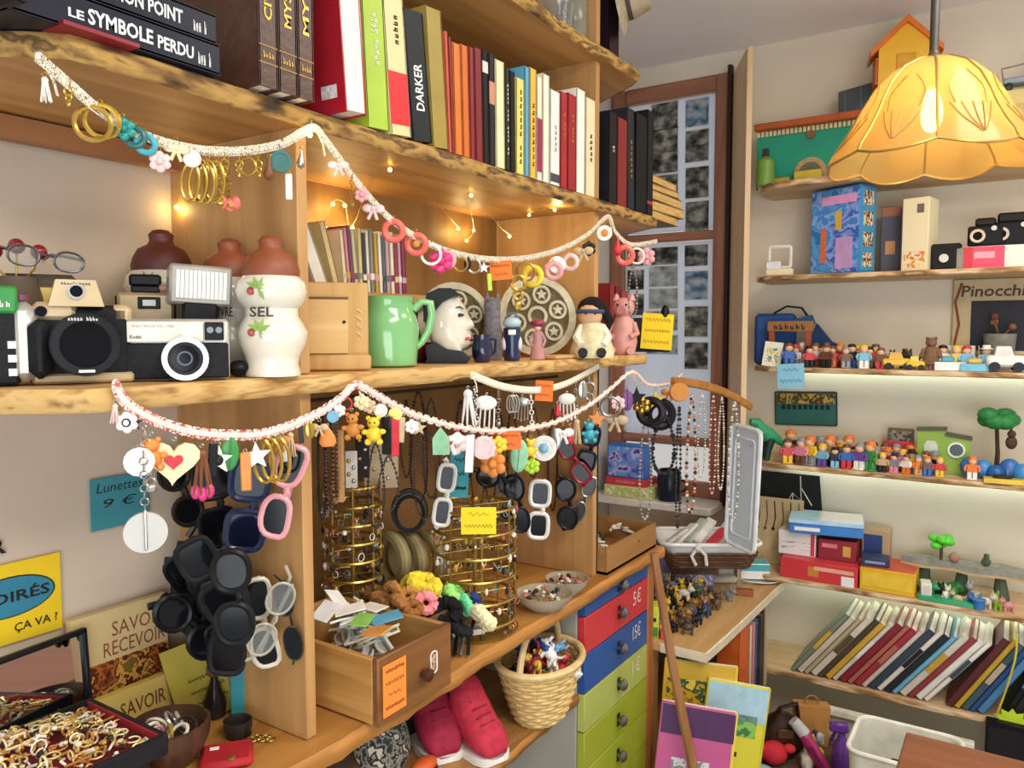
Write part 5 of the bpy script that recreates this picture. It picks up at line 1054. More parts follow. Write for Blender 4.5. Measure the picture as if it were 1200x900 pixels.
for ci, (c, me_) in enumerate((('e6cc88', .4), ('d8b05a', .5), ('eee0b8', .1), ('c08a4a', .4), ('efe6d2', 0), ('3a3028', .3), ('c98a4a', .3), ('efe8dc', 0))):
    b = B()
    for q in range(90 if ci < 3 else 44):
        x = rnd.uniform(-.12, .122); y = rnd.uniform(-.075, .078); z = .012 + .04 * max(0, 1 - (x / .135) ** 2) * max(.2, 1 - (y / .1) ** 2) * rnd.uniform(.6, 1.05)
        if q % 3 == 0: b.torus((x, y, z), rnd.uniform(.004, .009), .0013, axis=rnd.choice('xyz'), n=10, k=4)
        elif q % 3 == 1: b.ball((x, y, z), rnd.uniform(.0025, .005), (1, 1, .8), 6, 4)
        else: b.tube([(x, y, z), (x + rnd.uniform(-.01, .01), y + .006, z + .003), (x + rnd.uniform(-.02, .02), y + .014, z)], .0016, 5)
    b.done('gold_jewellery', M(c, .3, me_, .2, 60), o, kind='stuff')
# wooden bowl of rings
p = wtp(199, 893); k = mpp(p); r = 46 * k; o = thing('wooden_bowl', 'dark carved wooden bowl holding rings and bracelets', 'bowl', p, 0)
B().lathe([(.001, 0), (r * .55, 0), (r * .8, .014), (r * .98, .038), (r, .056), (r * .92, .058), (r * .88, .04), (r * .6, .016), (.001, .014)], 26).done('bowl_body', W('5a3a26', '3a241a', 'z', 8, .5, 2), o)
b = B(); b.ball((0, 0, 0), 1); 
for i, (c, nm) in enumerate((('e8e4da', 'white'), ('c9c7c0', 'silver'), ('d8a0b4', 'pink'), ('2a2624', 'black'), ('e2d8c0', 'ivory'), ('cfa84a', 'gold'), ('b8b0a0', 'grey'), ('f0ece0', 'pearl'))):
    a = i * 2.4; q = (p.x + r * .42 * math.cos(a), p.y + r * .42 * math.sin(a), ZW_ + .048)
    t = B().torus((0, 0, 0), .013, .0024, axis='z', n=16).done('bracelet', M(c, .3, .5 if nm in ('silver', 'gold') else 0), loc=q, rot=(R(35 + 20 * (i % 3)), R(10 * i), a)); tag(t, '%s ring bracelet in the dark wooden bowl' % nm, 'bracelet', 'bracelets in the wooden bowl')
o = thing('red_pouch', 'red cloth pouch with gold snap lying before the wooden bowl', 'pouch', wtp(266, 892), (R(4), 0, .9)); B().box((0, 0, .008), (.07, .055, .014), b=.006).done('pouch_body', M('a3121e', .7, 0, .15, 40), o); B().ball((.006, -.018, .0155), (.006, .006, .002)).done('snap', BRASS, o); B().box((-.016, .01, .0155), (.012, .006, .001)).done('label', WTX, o)
p = wtp(279, 862); o = thing('small_cup', 'little dark metal cup beside the post foot', 'cup', p); B().lathe([(.001, 0), (.016, 0), (.02, .012), (.021, .024), (.018, .024), (.016, .01), (.001, .006)], 16).done('cup_body', M('3a342e', .4, .4), o); B().torus((.022, 0, .014), .007, .0015, axis='y', n=12).done('handle', M('3a342e', .4, .4), o)
p = wtp(252, 838); o = thing('perfume_bottle', 'small dark perfume bottle standing behind the wooden bowl', 'bottle', p); B().lathe([(.001, 0), (.016, 0), (.017, .02), (.006, .055), (.005, .062), (.001, .062)], 14).done('bottle_body', M('2a2320', .2), o); B().ball((0, 0, .072), .012).done('stopper', M('6a4a3a', .2), o)
for i in range(5):
    t = B().torus((0, 0, 0), .007, .0012, axis='z', n=10).done('gold_ring', BRASS, loc=wtp(297 + 5 * i, 866 - 2 * (i % 2), ZW_ + .0015), rot=(0, 0, i)); tag(t, 'thin gold ring lying loose by the post foot', 'ring', 'loose gold rings')

# ================================================================ under the worktop
# coloured drawer cabinet
cy0, cy1 = yl(688), yl(764); o = thing('drawer_cabinet', 'grey cabinet with a column of blue, red and green drawers', 'cabinet', (XF - .008, (cy0 + cy1) / 2, 0), LF); L = cy1 - cy0
GRY = M('9a9a90', .7, 0, .06, 6)
B().box((0, .15, .44), (L, .27, .876), b=.002).done('carcass', GRY, o)
zs = [.877, .828, .736, .641, .546, .452, .358, .264, .17, .076]
dc = [('1f4f90', 'blue'), ('c4323a', 'red'), ('1f4f96', 'blue'), ('a9b45a', 'pale olive green'), ('9aa62c', 'lime green'), ('9aaa30', 'lime green'), ('9aa62c', 'lime green'), ('9aa62c', 'lime green'), ('9aa62c', 'lime green')]
for i in range(9):
    z0, z1 = zs[i + 1] + .0015, zs[i] - .0015; zc = (z0 + z1) / 2
    d = B().box((0, .004, zc), (L - .006, .02, z1 - z0), b=.0015).done('drawer', M(dc[i][0], .5, 0, .06, 10), o); d['label'] = dc[i][1] + ' painted drawer front'
    kk = B().lathe([(.007, 0), (.007, .006), (.014, .012), (.015, .018), (.009, .024), (.001, .025)], 14, Matrix.Translation((.0, -.006, zc + .004)) @ Matrix.Rotation(R(90), 4, 'X')).done('knob', M('8a8a8c', .28, .85), d)
    B().box((0, -.0085, zc + .004), (.014, .002, .034), b=.0008).done('knob_plate', M('2a2a2c', .4, .7), d)
    if i in (1, 2, 3): text(('5€', '15€', '1€')[i - 1], .05, .04, M('d8d4cc', .8, 0, .3, 90), d, (L * .3, -.0066, zc + .012), FR, 0, 'chalk_price')
o = thing('plank_end', 'orange brown plank standing beside the drawer cabinet', 'plank', (XF - .002, cy1 + .022, 0), LF); B().box((0, .13, .43), (.04, .26, .86), b=.003).done('board', W('b4763c', '96582a', 'z', 4, .5, 2), o); B().box((0, .13, .865), (.041, .261, .008), b=.002).done('board_edge', W('a86c34', '8a5226', 'x', 4), o)
# wicker basket
WIC = M('d6b878', .6, 0, .2, 60); p = Vector((-.875, yl(634, -.875), ZL)); k = mpp(p); o = thing('wicker_basket', 'pale wicker basket with hoop handle full of toys', 'basket', p, LF + .15)
rb, rt, hb = .062, .104, .125; b = B()
for i in range(15):
    t = i / 14; z = .006 + hb * t; r = rb + (rt - rb) * t ** .8; n = 44
    b.tube([((r + .0022 * math.sin(q * PI / 2 + i * PI)) * math.cos(2 * PI * q / n) * 1.12, (r + .0022 * math.sin(q * PI / 2 + i * PI)) * math.sin(2 * PI * q / n) * .86, z) for q in range(n)], .0046, 5, True)
b.done('woven_side', WIC, o)
for q in range(22): a = 2 * PI * q / 22; B().tube([(rb * .98 * math.cos(a) * 1.12, rb * .98 * math.sin(a) * .86, 0), (rt * math.cos(a) * 1.12, rt * math.sin(a) * .86, hb)], .0024, 5).done('stake', WIC, o)
B().lathe([(.001, 0), (rb, 0), (rb, .006), (.001, .006)], 24, None, 1.12, .86).done('base', WIC, o)
B().torus((0, 0, hb + .01), rt * 1.02, .008, axis='z', n=40, k=8, sc=(1.12, .86)).done('rim', M('e0c488', .55, 0, .15, 50), o)
B().tube([(rt * 1.1 * math.cos(a), .0, hb + .105 * math.sin(a)) for a in [i * PI / 16 for i in range(17)]], .0075, 8).done('handle', M('dcc08a', .5, 0, .15, 40), o)
tc = [('c9303a', 'red'), ('2a4a9a', 'blue'), ('e0c04a', 'yellow'), ('7ab0d8', 'sky blue'), ('1c1c20', 'black'), ('f0f0ea', 'white'), ('4a9a4a', 'green'), ('7a1a2a', 'maroon')]
def critter(k, v):                           # little toy animal standing on z = 0, head towards -y
    b = B(); b.ball((0, 0, k * .42), (k * .22, k * .38, k * .24), u=9, v=6).ball((0, -k * .4, k * .72), (k * .2, k * .22, k * .2), u=8, v=6)
    for sx in (-1, 1):
        b.ball((sx * k * .14, -k * .36, k * .92), (k * .07, k * .05, k * (.1 + .08 * (v % 2))), u=6, v=4)
        for sy in (-1, 1): b.tube([(sx * k * .13, sy * k * .24, k * .35), (sx * k * .14, sy * k * .25, 0)], k * .075, 6)
    b.tube([(0, k * .34, k * .5), (0, k * .52, k * .62), (0, k * .58, k * .8)], [k * .06, k * .045, k * .02], 5); b.ball((0, -k * .6, k * .68), (k * .09, k * .1, k * .08), u=6, v=4)
    return b
for i in range(22):
    c, nm = tc[i % 8]; a = i * 2.4; rr = rt * .62 * math.sqrt((i + .5) / 22); q = p + Vector((rr * math.cos(a) * .8, rr * math.sin(a), .085 + .045 * (1 - i / 22) + .012 * (i % 2)))
    t = critter(.05, i).done('toy_animal', M(c, .4, 0, .2, 30), loc=q, rot=(R(rnd.uniform(-60, 60)), R(rnd.uniform(-60, 60)), i)); tag(t, '%s little toy in the wicker basket' % nm, 'toy', 'toys in the wicker basket')
# red boots
def shoe(label, px, py, yaw, col, sole, k):
    p = onZ(px, py, ZL); o = thing('ankle_boot', label, 'shoe', p, yaw, 'red ankle boots')
    secs = [(-.085, .026, .002, .03), (-.078, .036, .002, .05), (-.055, .045, .002, .066), (-.02, .047, .002, .085), (.005, .045, .002, .12), (.03, .044, .002, .15), (.055, .040, .002, .155), (.066, .03, .004, .15)]
    vs = []; fs = []; n = 12
    for y, w, z0, z1 in secs:
        for q in range(n): a = 2 * PI * q / n; vs.append((w * k * math.copysign(abs(math.cos(a)) ** .8, math.cos(a)), y * k, ((z0 + z1) / 2 + (z1 - z0) / 2 * math.sin(a)) * k + .008))
    for j in range(len(secs) - 1):
        for q in range(n): r2 = (q + 1) % n; fs.append((j * n + q, j * n + r2, (j + 1) * n + r2, (j + 1) * n + q))
    fs += [list(range(n))[::-1], [(len(secs) - 1) * n + q for q in range(n)]]
    B().add(vs, fs).done('upper', M(col, .8, 0, .2, 60, .3), o, sm=80)
    pts = [(w * 1.03 * k, y * k) for y, w, _, _ in secs] + [(-w * 1.03 * k, y * k) for y, w, _, _ in secs[::-1]]; B().slab(pts, 0, .014 * k + .004).done('sole', M(sole, .6), o)
    b = B()
    for i in range(4): b.tube([(-.02 * k, (-.05 + i * .016) * k, (.068 + i * .012) * k + .008), (.02 * k, (-.045 + i * .016) * k, (.069 + i * .012) * k + .008)], .002, 5)
    b.done('laces', M('8a1a34', .8), o)
    return o
shoe('crimson suede ankle boot with white sole, nearer the wooden drawer', 508, 872, face(onZ(512, 888, ZL), .35), '9a1a3a', 'eae6e0', .95)
shoe('raspberry canvas ankle boot with white sole beside the crimson one', 558, 876, face(onZ(556, 886, ZL), .6), 'b8283f', 'eae6e0', .9)
p = onZ(462, 915, ZL); o = thing('patterned_bag', 'dark patterned cloth bag under the wooden drawer', 'bag', p, LF); B().ball((0, .03, .06), (.06, .05, .075), u=16, v=10).done('bag_body', PRN(['1e1e20', '3a3c3a', '8a8a80', '2a2422', 'c9c4b4'], 45, .8, 6), o); B().tube([(-.03, 0, .11), (-.02, -.01, .15), (.02, -.01, .15), (.03, 0, .11)], .004, 6).done('strap', BLACK, o)
p = onZ(430, 930, ZL); o = thing('felt_hat', 'brown felt hat lying under the worktop', 'hat', (p.x - .06, p.y, ZL), 0); B().lathe([(.07, 0), (.075, .003), (.045, .01), (.04, .05), (.02, .06), (.001, .06)], 20).done('felt', M('5a4434', .9), o); B().lathe([(.0455, .01), (.046, .01), (.0435, .025), (.043, .025)], 20).done('hat_band', DARK, o)
o = thing('dark_crate', 'black fabric storage box under the worktop behind the boots', 'box', (-1.08, 1.22, ZL), LF); B().box((0, 0, .09), (.3, .085, .18), b=.01).done('box_body', M('222024', .9, 0, .15, 40), o); B().box((0, -.045, .12), (.07, .006, .02), b=.002).done('handle', M('3a383a', .7), o)
o = thing('orange_ball', 'orange rubber slipper toe under the red boots', 'slipper', onZ(497, 905, ZL), 0); B().ball((0, 0, .014), (.02, .035, .014)).done('slipper_top', M('d8602c', .6), o); B().ball((0, 0, .004), (.022, .037, .004)).done('sole', DARK, o)
# ================================================================ window corner: display board, baskets, necklaces
ZB = .62
front = [onZ(a, b_, ZB) for a, b_ in ((768, 757), (776, 770), (790, 779), (806, 780), (824, 768), (850, 745), (880, 717), (905, 693), (920, 680))]
for q in front: q.y = max(q.y, 2.03)
poly = [(-1.43, 2.035)] + [(q.x, q.y) for q in front] + [(-.79, 2.66), (-.92, 2.93), (-1.43, 2.93)]
o = thing('display_table', 'low wooden table with a rounded front corner heaped with small toys', 'table', (-1.1, 2.5, 0))
PLY = W('d9b27a', 'c39a60', 'y', 5, .5, 14)
B().slab([(x + 1.1, y - 2.5) for x, y in poly], ZB - .022, ZB - .001).done('table_top', PLY, o)
b = B(); n = len(front); vs = []; fs = []
for q in front:
    for dx, z in ((.002, ZB + .003), (.006, ZB), (.006, ZB - .024), (.001, ZB - .024)): vs.append((q.x + 1.1 + dx, q.y - 2.5 - dx * .3, z))
for i in range(n - 1):
    for j in range(3): fs.append((i * 4 + j, i * 4 + j + 1, i * 4 + j + 5, i * 4 + j + 4))
b.add(vs, fs).done('pale_edging', M('dccfb8', .4), o)
for x, y in ((-.88, 2.1), (-1.38, 2.1), (-1.38, 2.88), (-.98, 2.86)): B().box((x + 1.1, y - 2.5, (ZB - .022) / 2), (.04, .04, ZB - .022), b=.003).done('leg', WD('z', 12), o)
ZLS = .268
B().slab([(x + 1.1, y - 2.5) for x, y in ((-1.15, 2.2), (-.74, 2.2), (-.69, 2.36), (-.69, 2.68), (-.80, 2.68), (-1.15, 2.68))], ZLS - .02, ZLS - .001).done('lower_board', WD('y', 13), o)
# window sill with boxed games
o = B().box(((wx0 + wx1) / 2, YB - .09, .825), (wx1 - wx0, .18, .03), b=.004).done('window_sill', M('e6e4de', .5), win)
def carton(name, label, cat, loc, rot, d, col, faces=(), group=None, lid=None, bev=.002):
    o = thing(name, label, cat, loc, rot, group); B().box((0, d[1] / 2, d[2] / 2), d, b=bev).done('box_body', col if not isinstance(col, str) else M(col, .5, 0, .08, 12), o)
    for fi, (side, m, fw, fh, dx, dz) in enumerate(faces):
        if side == 'f': B().box((dx * d[0], -.0004 - .0004 * fi, d[2] / 2 + dz * d[2]), (d[0] * fw, .001, d[2] * fh)).done('front_print', m, o)
        elif side == 'l': B().box((-d[0] / 2 - .0004, d[1] / 2 + dx * d[1], d[2] / 2 + dz * d[2]), (.001, d[1] * fw, d[2] * fh)).done('side_print', m, o)
        elif side == 'r': B().box((d[0] / 2 + .0004, d[1] / 2 + dx * d[1], d[2] / 2 + dz * d[2]), (.001, d[1] * fw, d[2] * fh)).done('side_print', m, o)
        elif side == 't': B().box((dx * d[0], d[1] / 2 + dz * d[1], d[2] + .0004), (d[0] * fw, d[1] * fh, .001)).done('top_print', m, o)
    if lid: B().box((0, d[1] / 2, d[2] - lid[0] / 2 + .0005), (d[0] + .004, d[1] + .004, lid[0])).done('lid', M(lid[1], .5), o)
    return o
zs_ = .841
x0 = xb(722, 2.83)
carton('game_box', 'yellow green flat game box at the bottom of the sill pile', 'box', (x0 + .06, 2.815, zs_), 0, (.2, .13, .045), 'd6dc8a', [('f', PRN(['e8ecd0', 'c2cc6a', 'f2f2e8'], 40, .5, 2), .9, .7, 0, 0)])
carton('game_box', 'red flat game box in the middle of the sill pile', 'box', (x0 + .05, 2.82, zs_ + .0455), 0, (.17, .12, .03), 'd03a4a', [('f', M('e26a74', .5), .5, .4, 0, 0)])
carton('game_box', 'blue and lilac toy box standing on the sill pile', 'box', (x0 + .05, 2.825, zs_ + .076), 0, (.16, .08, .13), '2f6fc0', [('f', PRN(['2a5fb8', '8a7ad0', '4aa0e0', 'c9a8e0', '2a4a9a'], 25, .4, 3), .94, .9, 0, 0)])
p = onY(779, 609, 2.83); o = thing('black_mug', 'black enamel mug on the window sill behind the necklaces', 'mug', (p.x, 2.87, zs_)); B().lathe([(.001, 0), (.042, 0), (.046, .02), (.046, .11), (.04, .12), (.036, .118), (.042, .1), (.042, .01), (.001, .008)], 20).done('mug_body', M('1a2230', .25), o); B().torus((.05, 0, .06), .022, .005, axis='y').done('handle', M('1a2230', .25), o)
o = B().box((0, 0, 0), (.016, .01, .5), b=.001).done('dark_post', M('1a1614', .6), loc=(XF - .02, Y2 + .016, ZW_ + .25), rot=LF); tag(o, 'narrow black batten fixed behind the right wooden post', 'batten')
# purple flat box and the wicker basket holding a white tray
p = onZ(806, 690, ZB); carton('purple_box', 'flat lilac and white box lying under the wicker tray basket', 'box', (p.x - .03, p.y, ZB), .55, (.24, .26, .05), '8a8ac0', [('f', PRN(['d8d4ea', '9a94cc', 'e8e6f2', '6a62a8'], 30, .4, 5), .94, .8, 0, 0)])
bz = ZB + .10; pc = onZ(826, 664, bz); k = mpp(pc)
carton('crate_block', 'plain brown wooden block raising the wicker tray basket', 'block', (pc.x - .05, pc.y + .05, ZB + .0505), .55, (.16, .12, .0485), '6a4a30', [('f', M('5a3c26', .6), .8, .5, 0, 0)])
o = thing('tray_basket', 'dark wicker basket carrying a white plastic tray by the window', 'basket', pc + Vector((-.02, .06, 0)), .55); DW_ = M('5a3c24', .6, 0, .3, 60); b = B(); wx_, wy_ = .155, .10
def rrect(w, h, r, n=6):
    P = []
    for cx, cy, a0 in ((w - r, h - r, 0), (-w + r, h - r, 90), (-w + r, -h + r, 180), (w - r, -h + r, 270)):
        for i in range(n): a = R(a0 + 90 * i / (n - 1)); P.append((cx + r * math.cos(a), cy + r * math.sin(a)))
    return P
for i in range(6): q = .86 + .14 * i / 5; b.tube([(x * q, y * q, .006 + .009 * i + .002 * math.sin(j * 2.1 + i * 3)) for j, (x, y) in enumerate(rrect(wx_, wy_, .04, 8))], .0055, 5, True)
b.done('woven_side', DW_, o); B().slab(rrect(wx_ * .86, wy_ * .86, .03), 0, .008).done('base', DW_, o)
WP = M('eceef0', .25, 0, .02, 8)
b = B(); A, Bq = rrect(wx_ * 1.0, wy_ * 1.0, .035, 8), rrect(wx_ * 1.06, wy_ * 1.08, .04, 8); b.tube([(x, y, .085) for x, y in Bq], .007, 8, True)
n = len(A); b.add([(x * .92, y * .92, .055) for x, y in A] + [(x, y, .088) for x, y in Bq], [(i, (i + 1) % n, n + (i + 1) % n, n + i) for i in range(n)]); b.slab([(x * .92, y * .92) for x, y in A], .05, .056)
tr = b.done('plastic_tray', WP, o); B().tube([(-.05, -wy_ * 1.1, .08), (-.07, -wy_ * 1.15, .05), (-.055, -wy_ * 1.13, .02)], .006, 6).tube([(-.05, -wy_ * 1.1, .08), (-.025, -wy_ * 1.15, .055), (-.02, -wy_ * 1.13, .02)], .006, 6).ball((-.05, -wy_ * 1.13, .078), .012).done('ribbon_bow', M('e4e2dc', .7), tr)
for i, (c, nm, kx) in enumerate((('d8d8d6', 'grey', -.11), ('e8e8e6', 'white', -.07), ('b8c4b8', 'sage', -.03), ('d8384a', 'red', .03), ('c9c9cc', 'silver', .05), ('f0f0ee', 'bright white', .0), ('9aa8b0', 'blue grey', .09), ('e0e4dc', 'off white', .11))):
    q = pc + Vector((-.02, .06, 0)) + Matrix.Rotation(.55, 3, 'Z') @ Vector((kx, -.02 + .02 * (i % 3), .085 + .008 * (i % 3)))
    t = B().box((0, 0, 0), (.035, .12, .012), b=.003).done('packet', M(c, .35), loc=q, rot=(R(22 + 4 * (i % 3)), R(-20 + 8 * i), -.5 + .1 * i)); tag(t, '%s slim packet lying in the white plastic tray' % nm, 'packet', 'packets in the tray')
# upright pale lid
q = atD(868, 640, 2.42); k = mpp(q); o = thing('plastic_lid', 'pale blue translucent plastic lid standing upright beside the tray', 'lid', (q.x, q.y, q.z), (0, R(3), face(q, -.9))); LID = paper(M('e8f1fa', .2, 0, .02, 8), .5, 0)
B().box((0, 0, 70 * k), (52 * k, .006, 142 * k), b=.002).done('lid_panel', LID, o); b = B(); b.tube([(x, -.004, 70 * k + z) for x, z in rrect(26 * k, 71 * k, 8 * k)], .007, 6, True); b.done('lid_rim', M('e6eef4', .2), o)
b = B(); b.tube([(x, -.004, 70 * k + z) for x, z in rrect(17 * k, 58 * k, 5 * k)], .003, 6, True); b.done('inner_ridge', M('e6eef4', .2), o); B().ball((12 * k, -.008, 122 * k), .004).done('stud', STEEL, o)
# wooden arm with necklaces
DA = 2.2
pts = [atD(788, 447, 2.05), atD(810, 449, 2.12), atD(840, 456, 2.2), atD(862, 466, 2.26), atD(880, 477, 2.32)]; o0 = pts[0].copy()
o = thing('necklace_hanger', 'curved wooden hanger arm holding necklaces in front of the window', 'hanger', o0); B().tube(smooth([q - o0 for q in pts], 4), .007, 8, flat=1.7).done('arm', W('b98036', '96622a', 'x', 6, .5, 3), o)
q = atD(796, 459, 2.03) - o0; B().lathe([(.001, -.006), (.024, -.006), (.026, 0), (.024, .006), (.001, .006)], 20, Matrix.Translation(q) @ Matrix.Rotation(R(33), 4, 'Z') @ Matrix.Rotation(R(90), 4, 'X')).done('round_knob', M('c9832c', .5), o)
def strand2(label, px, y0, y1, wpx, cols, d, bead=.004):
    a = atD(px, y0, d); k = mpp(a); L = (y1 - y0) * k; w = wpx * k; o = thing('bead_necklace', label, 'necklace', a, face(a), 'necklaces in front of the window'); pts = []
    for i in range(41): t = i / 40 * 2 * PI; pts.append(Vector((math.sin(t) * w / 2 * (.35 + .65 * math.sin(t / 2)), .004 * math.sin(3 * t), -L * (.5 - .5 * math.cos(t)))))
    B().tube(pts, .0008, 4).done('thread', M('6a5a4a', .6), o)
    bs = [B() for _ in cols]; j = 0
    for i in range(40):
        n = max(1, int((pts[i + 1] - pts[i]).length / (bead * 2.1)))
        for q in range(n): bs[j % len(cols)].ball(pts[i].lerp(pts[i + 1], q / n), bead * rnd.uniform(.7, 1.2), u=6, v=5); j += 1
    for c, b in zip(cols, bs):
        if b.v: b.done('beads', M(c, .3, 0, .15, 80), o, kind='stuff')
strand2('thick black bead necklace draped before the postcards', 778, 486, 556, 30, ('1a1c22', '2a2a30', '1a1c22'), 2.1, .006)
strand2('grey stone bead necklace beside the black one', 757, 490, 610, 16, ('a8a49c', '8a867e'), 2.08, .004)
strand2('long amber and brown bead necklace in front of the window', 811, 464, 602, 12, ('c9682c', '3a2418', 'd8d0c4'), 2.12, .0045)
strand2('fine pale bead necklace beside the amber one', 823, 462, 560, 10, ('e0dcd2', 'c9b8a0'), 2.14, .003)
strand2('fine red bead necklace before the window frame', 836, 464, 580, 8, ('b03a34', 'e6d8c8'), 2.18, .003)
strand2('fine pearl necklace before the window frame', 846, 466, 575, 8, ('e8e2d4', 'b8a890'), 2.2, .003)
strand2('silver and white bead necklace hanging before the pale lid', 861, 472, 612, 14, ('c9c9c4', 'e8e8e4', '8a8a88'), 2.24, .004)
strand2('slim black bead necklace hanging by the round knob', 796, 478, 620, 6, ('1a1a1e', '2a2a30'), 2.06, .004)
strand2('grey metallic chain hanging beside the pink pig', 742, 312, 372, 12, ('6a6a68', '9a9a96'), 1.92, .003)
# small toys heaped on the table
tcol = [('1c1d24', 'black'), ('2c3a5a', 'navy'), ('d9b02c', 'yellow'), ('6a5040', 'brown'), ('8a8c90', 'grey'), ('b8883a', 'ochre'), ('d8cfc0', 'cream'), ('4a3a34', 'dark brown'), ('5a6a7a', 'slate'), ('c98a8a', 'dusty pink'), ('3a4a3a', 'dark green')]
tmo = {}; tp_ = []
for ly in range(2):
    for iy in range(13):
        for ix in range(8):
            x = -1.03 + .047 * ix + (.02 if iy % 2 else 0) + rnd.uniform(-.007, .007) + ly * .02; y = 2.09 + .043 * iy + rnd.uniform(-.007, .007)
            if x > -.765 - max(0, 2.16 - y) * .7 or y > 2.5 or (ly and (y < 2.16 or y > 2.42 or x < -.98 or x > -.82)): continue
            tp_.append((x, y, ZB + .001 + ly * .042))
for i, (x, y, z) in enumerate(tp_):
    mid_ = -.96 < x < -.81 and 2.16 < y < 2.42
    ci = (2 if i % 3 else 5) if mid_ and i % 2 else (0, 1, 3, 4, 6, 7, 8, 9, 10, 0, 7)[i % 11]; key = (ci, i % 2)
    q = Vector((x, y, z))
    if key not in tmo:
        o = (critter(.046, 0) if i % 2 else critter(.05, 1)).done('toy_animal', M(tcol[ci][0], .45, 0, .2, 30)); tmo[key] = o
    else: o = tmo[key].copy(); COL.objects.link(o)
    o.location = q; o.rotation_euler = (0, 0, rnd.uniform(0, 6.3))
    tag(o, '%s %s toy animal in the heap on the low table' % ('little' if i % 2 else 'long-eared', tcol[ci][1]), 'toy', 'toy animals heaped on the table')
p = onZ(885, 683, ZB); carton('soap_box', 'white and turquoise box on a white plate at the table edge', 'box', (p.x, p.y, ZB + .012), .5, (.10, .07, .055), 'eef0ee', [('t', M('5ab8c4', .4), .92, .92, 0, 0), ('f', M('4aaab8', .4), .98, .4, 0, .25)])
o = thing('white_plate', 'white plate under the turquoise box', 'plate', (p.x - .01, p.y + .04, ZB)); B().lathe([(.001, 0), (.055, 0), (.085, .008), (.085, .011), (.055, .005), (.001, .005)], 24, None, 1, .8).done('plate_base', WP, o); B().torus((0, 0, .0095), .084, .002, axis='z', n=26, sc=(1, .8)).done('rim', WP, o)
carton('small_box', 'small silver cardboard box behind the turquoise one', 'box', onZ(878, 665, ZB) + Vector((.0, .03, 0)), .3, (.04, .05, .07), 'c4ccd4', [('f', M('8a94a0', .4), .8, .6, 0, 0)])
o = B().box((0, 0, .01), (.055, .03, .02), b=.002).done('wooden_block', W('b0673a', '94522c', 'x', 6), loc=onZ(873, 697, ZB), rot=.3); tag(o, 'small reddish wooden block lying on the table', 'block')
o = thing('open_case', 'white empty spectacle case lying open behind the toys', 'case', onZ(846, 682, ZB), (0, 0, .6)); B().box((0, 0, .012), (.1, .045, .024), b=.008).done('case_base', M('d8d4cc', .4), o); B().box((0, .026, .035), (.1, .008, .05), b=.003).done('case_lid', M('c4beb4', .4), o)
carton('red_box', 'red and white flat carton in front of the toy heap', 'box', onZ(792, 752, ZB) + Vector((-.03, 0, 0)), .6, (.03, .14, .025), 'd84a4a', [('t', M('ece6e0', .5), .5, .9, .1, 0)])
carton('lime_box', 'lime green carton at the left end of the table', 'box', onZ(776, 756, ZB) + Vector((-.05, .03, 0)), .4, (.05, .06, .09), 'c8d838', [('f', M('3a8a3a', .5), .9, .3, 0, -.3), ('f', M('2a2a2a', .5), .7, .12, 0, .1)])
# books under the table
row2 = [(874, 886, 722, 'd8662c', 'tall orange hardback under the display table'), (886.3, 889, 726, 'eadcc4', 'cream slim book under the display table'), (889.3, 893, 722, 'd88a8a', 'pink paperback under the display table'), (893.2, 895.5, 718, '2f62a8', 'blue slim paperback under the display table'), (895.7, 898.5, 722, '1c2026', 'black paperback under the display table'), (898.8, 901.5, 712, '3a3c40', 'tall charcoal hardback under the display table'), (901.8, 903.8, 706, '6a3428', 'rust brown book under the display table'), (904, 905.6, 700, 'c9b894', 'tan book under the display table'), (905.8, 907.3, 700, 'e0d4c0', 'ivory book under the display table')]
for a, b_, top, c, lb in row2:
    X = -.70; y0, y1 = yl(a, X), yl(b_, X); book(y0, y1, ZLS, min(zx((a + b_) / 2, top, X) - ZLS, .325), .07, c, lb, X, group='books under the display table')
o = thing('picture_crate', 'rough wooden crate holding picture books in front of the table', 'crate', (-.66, 1.96, 0), .4)
for z_ in (.05, .14, .22): B().box((0, -.10, z_), (.26, .012, .07), b=.002).done('slat', WD('x', 16), o)
for sx in (-1, 1): B().box((sx * .125, 0, .13), (.012, .19, .25), b=.002).done('side_board', WD('z', 17), o)
B().box((0, 0, .24), (.238, .19, .012)).done('inner_board', WD('x', 18), o)
def picbook(label, px, py, d, w, h, col, faces, rot, spine):
    p = atD(px, py, d); p.z = .25; k = mpp(p); o = thing('picture_book', label, 'book', p, rot, 'picture books in the crate'); B().box((0, .008, h / 2), (w, .016, h), b=.002).done('cover', M(col, .35, 0, .06, 8), o)
    B().box((w / 2 - .003, .008, h / 2), (.007, .0175, h)).done('spine', M(spine, .4), o); B().box((0, .008, h / 2), (w - .004, .011, h + .001)).done('page_block', PAGEW, o)
    for m, fw, fh, dx, dz in faces: B().box((dx * w, -.0006, h / 2 + dz * h), (fw * w, .0012, fh * h)).done('cover_print', m, o)
    return o
PH = [PRN(['2a2a30', '8a8a90', 'd8d8d8', '4a4a52'], 40, .4, i) for i in range(4)]
picbook('magenta picture book with small photographs and a purple top leaning in the crate', 806, 890, 1.96, .19, .30, 'c0568c', [(M('4a1a52', .4), .96, .24, 0, .36)] + [(PH[i], .2, .14, -.2 + .3 * (i % 2), -.02 - .2 * (i // 2)) for i in range(4)], (R(-8), R(6), .42), 'e6c84a')
o = picbook('yellow picture book with animals and a pale blue sky behind the magenta one', 850, 890, 2.12, .17, .29, 'd8d23a', [(M('a8cfe0', .4), .96, .32, 0, .32), (PRN(['4a9a4a', '8ac05a', '3a7a3a'], 30, .4, 2), .6, .2, .05, .12), (M('2a2a2a', .5), .2, .04, 0, -.15), (M('2a2a2a', .5), .16, .04, .1, -.3)], (R(-9), R(9), .5), 'c8c02c')
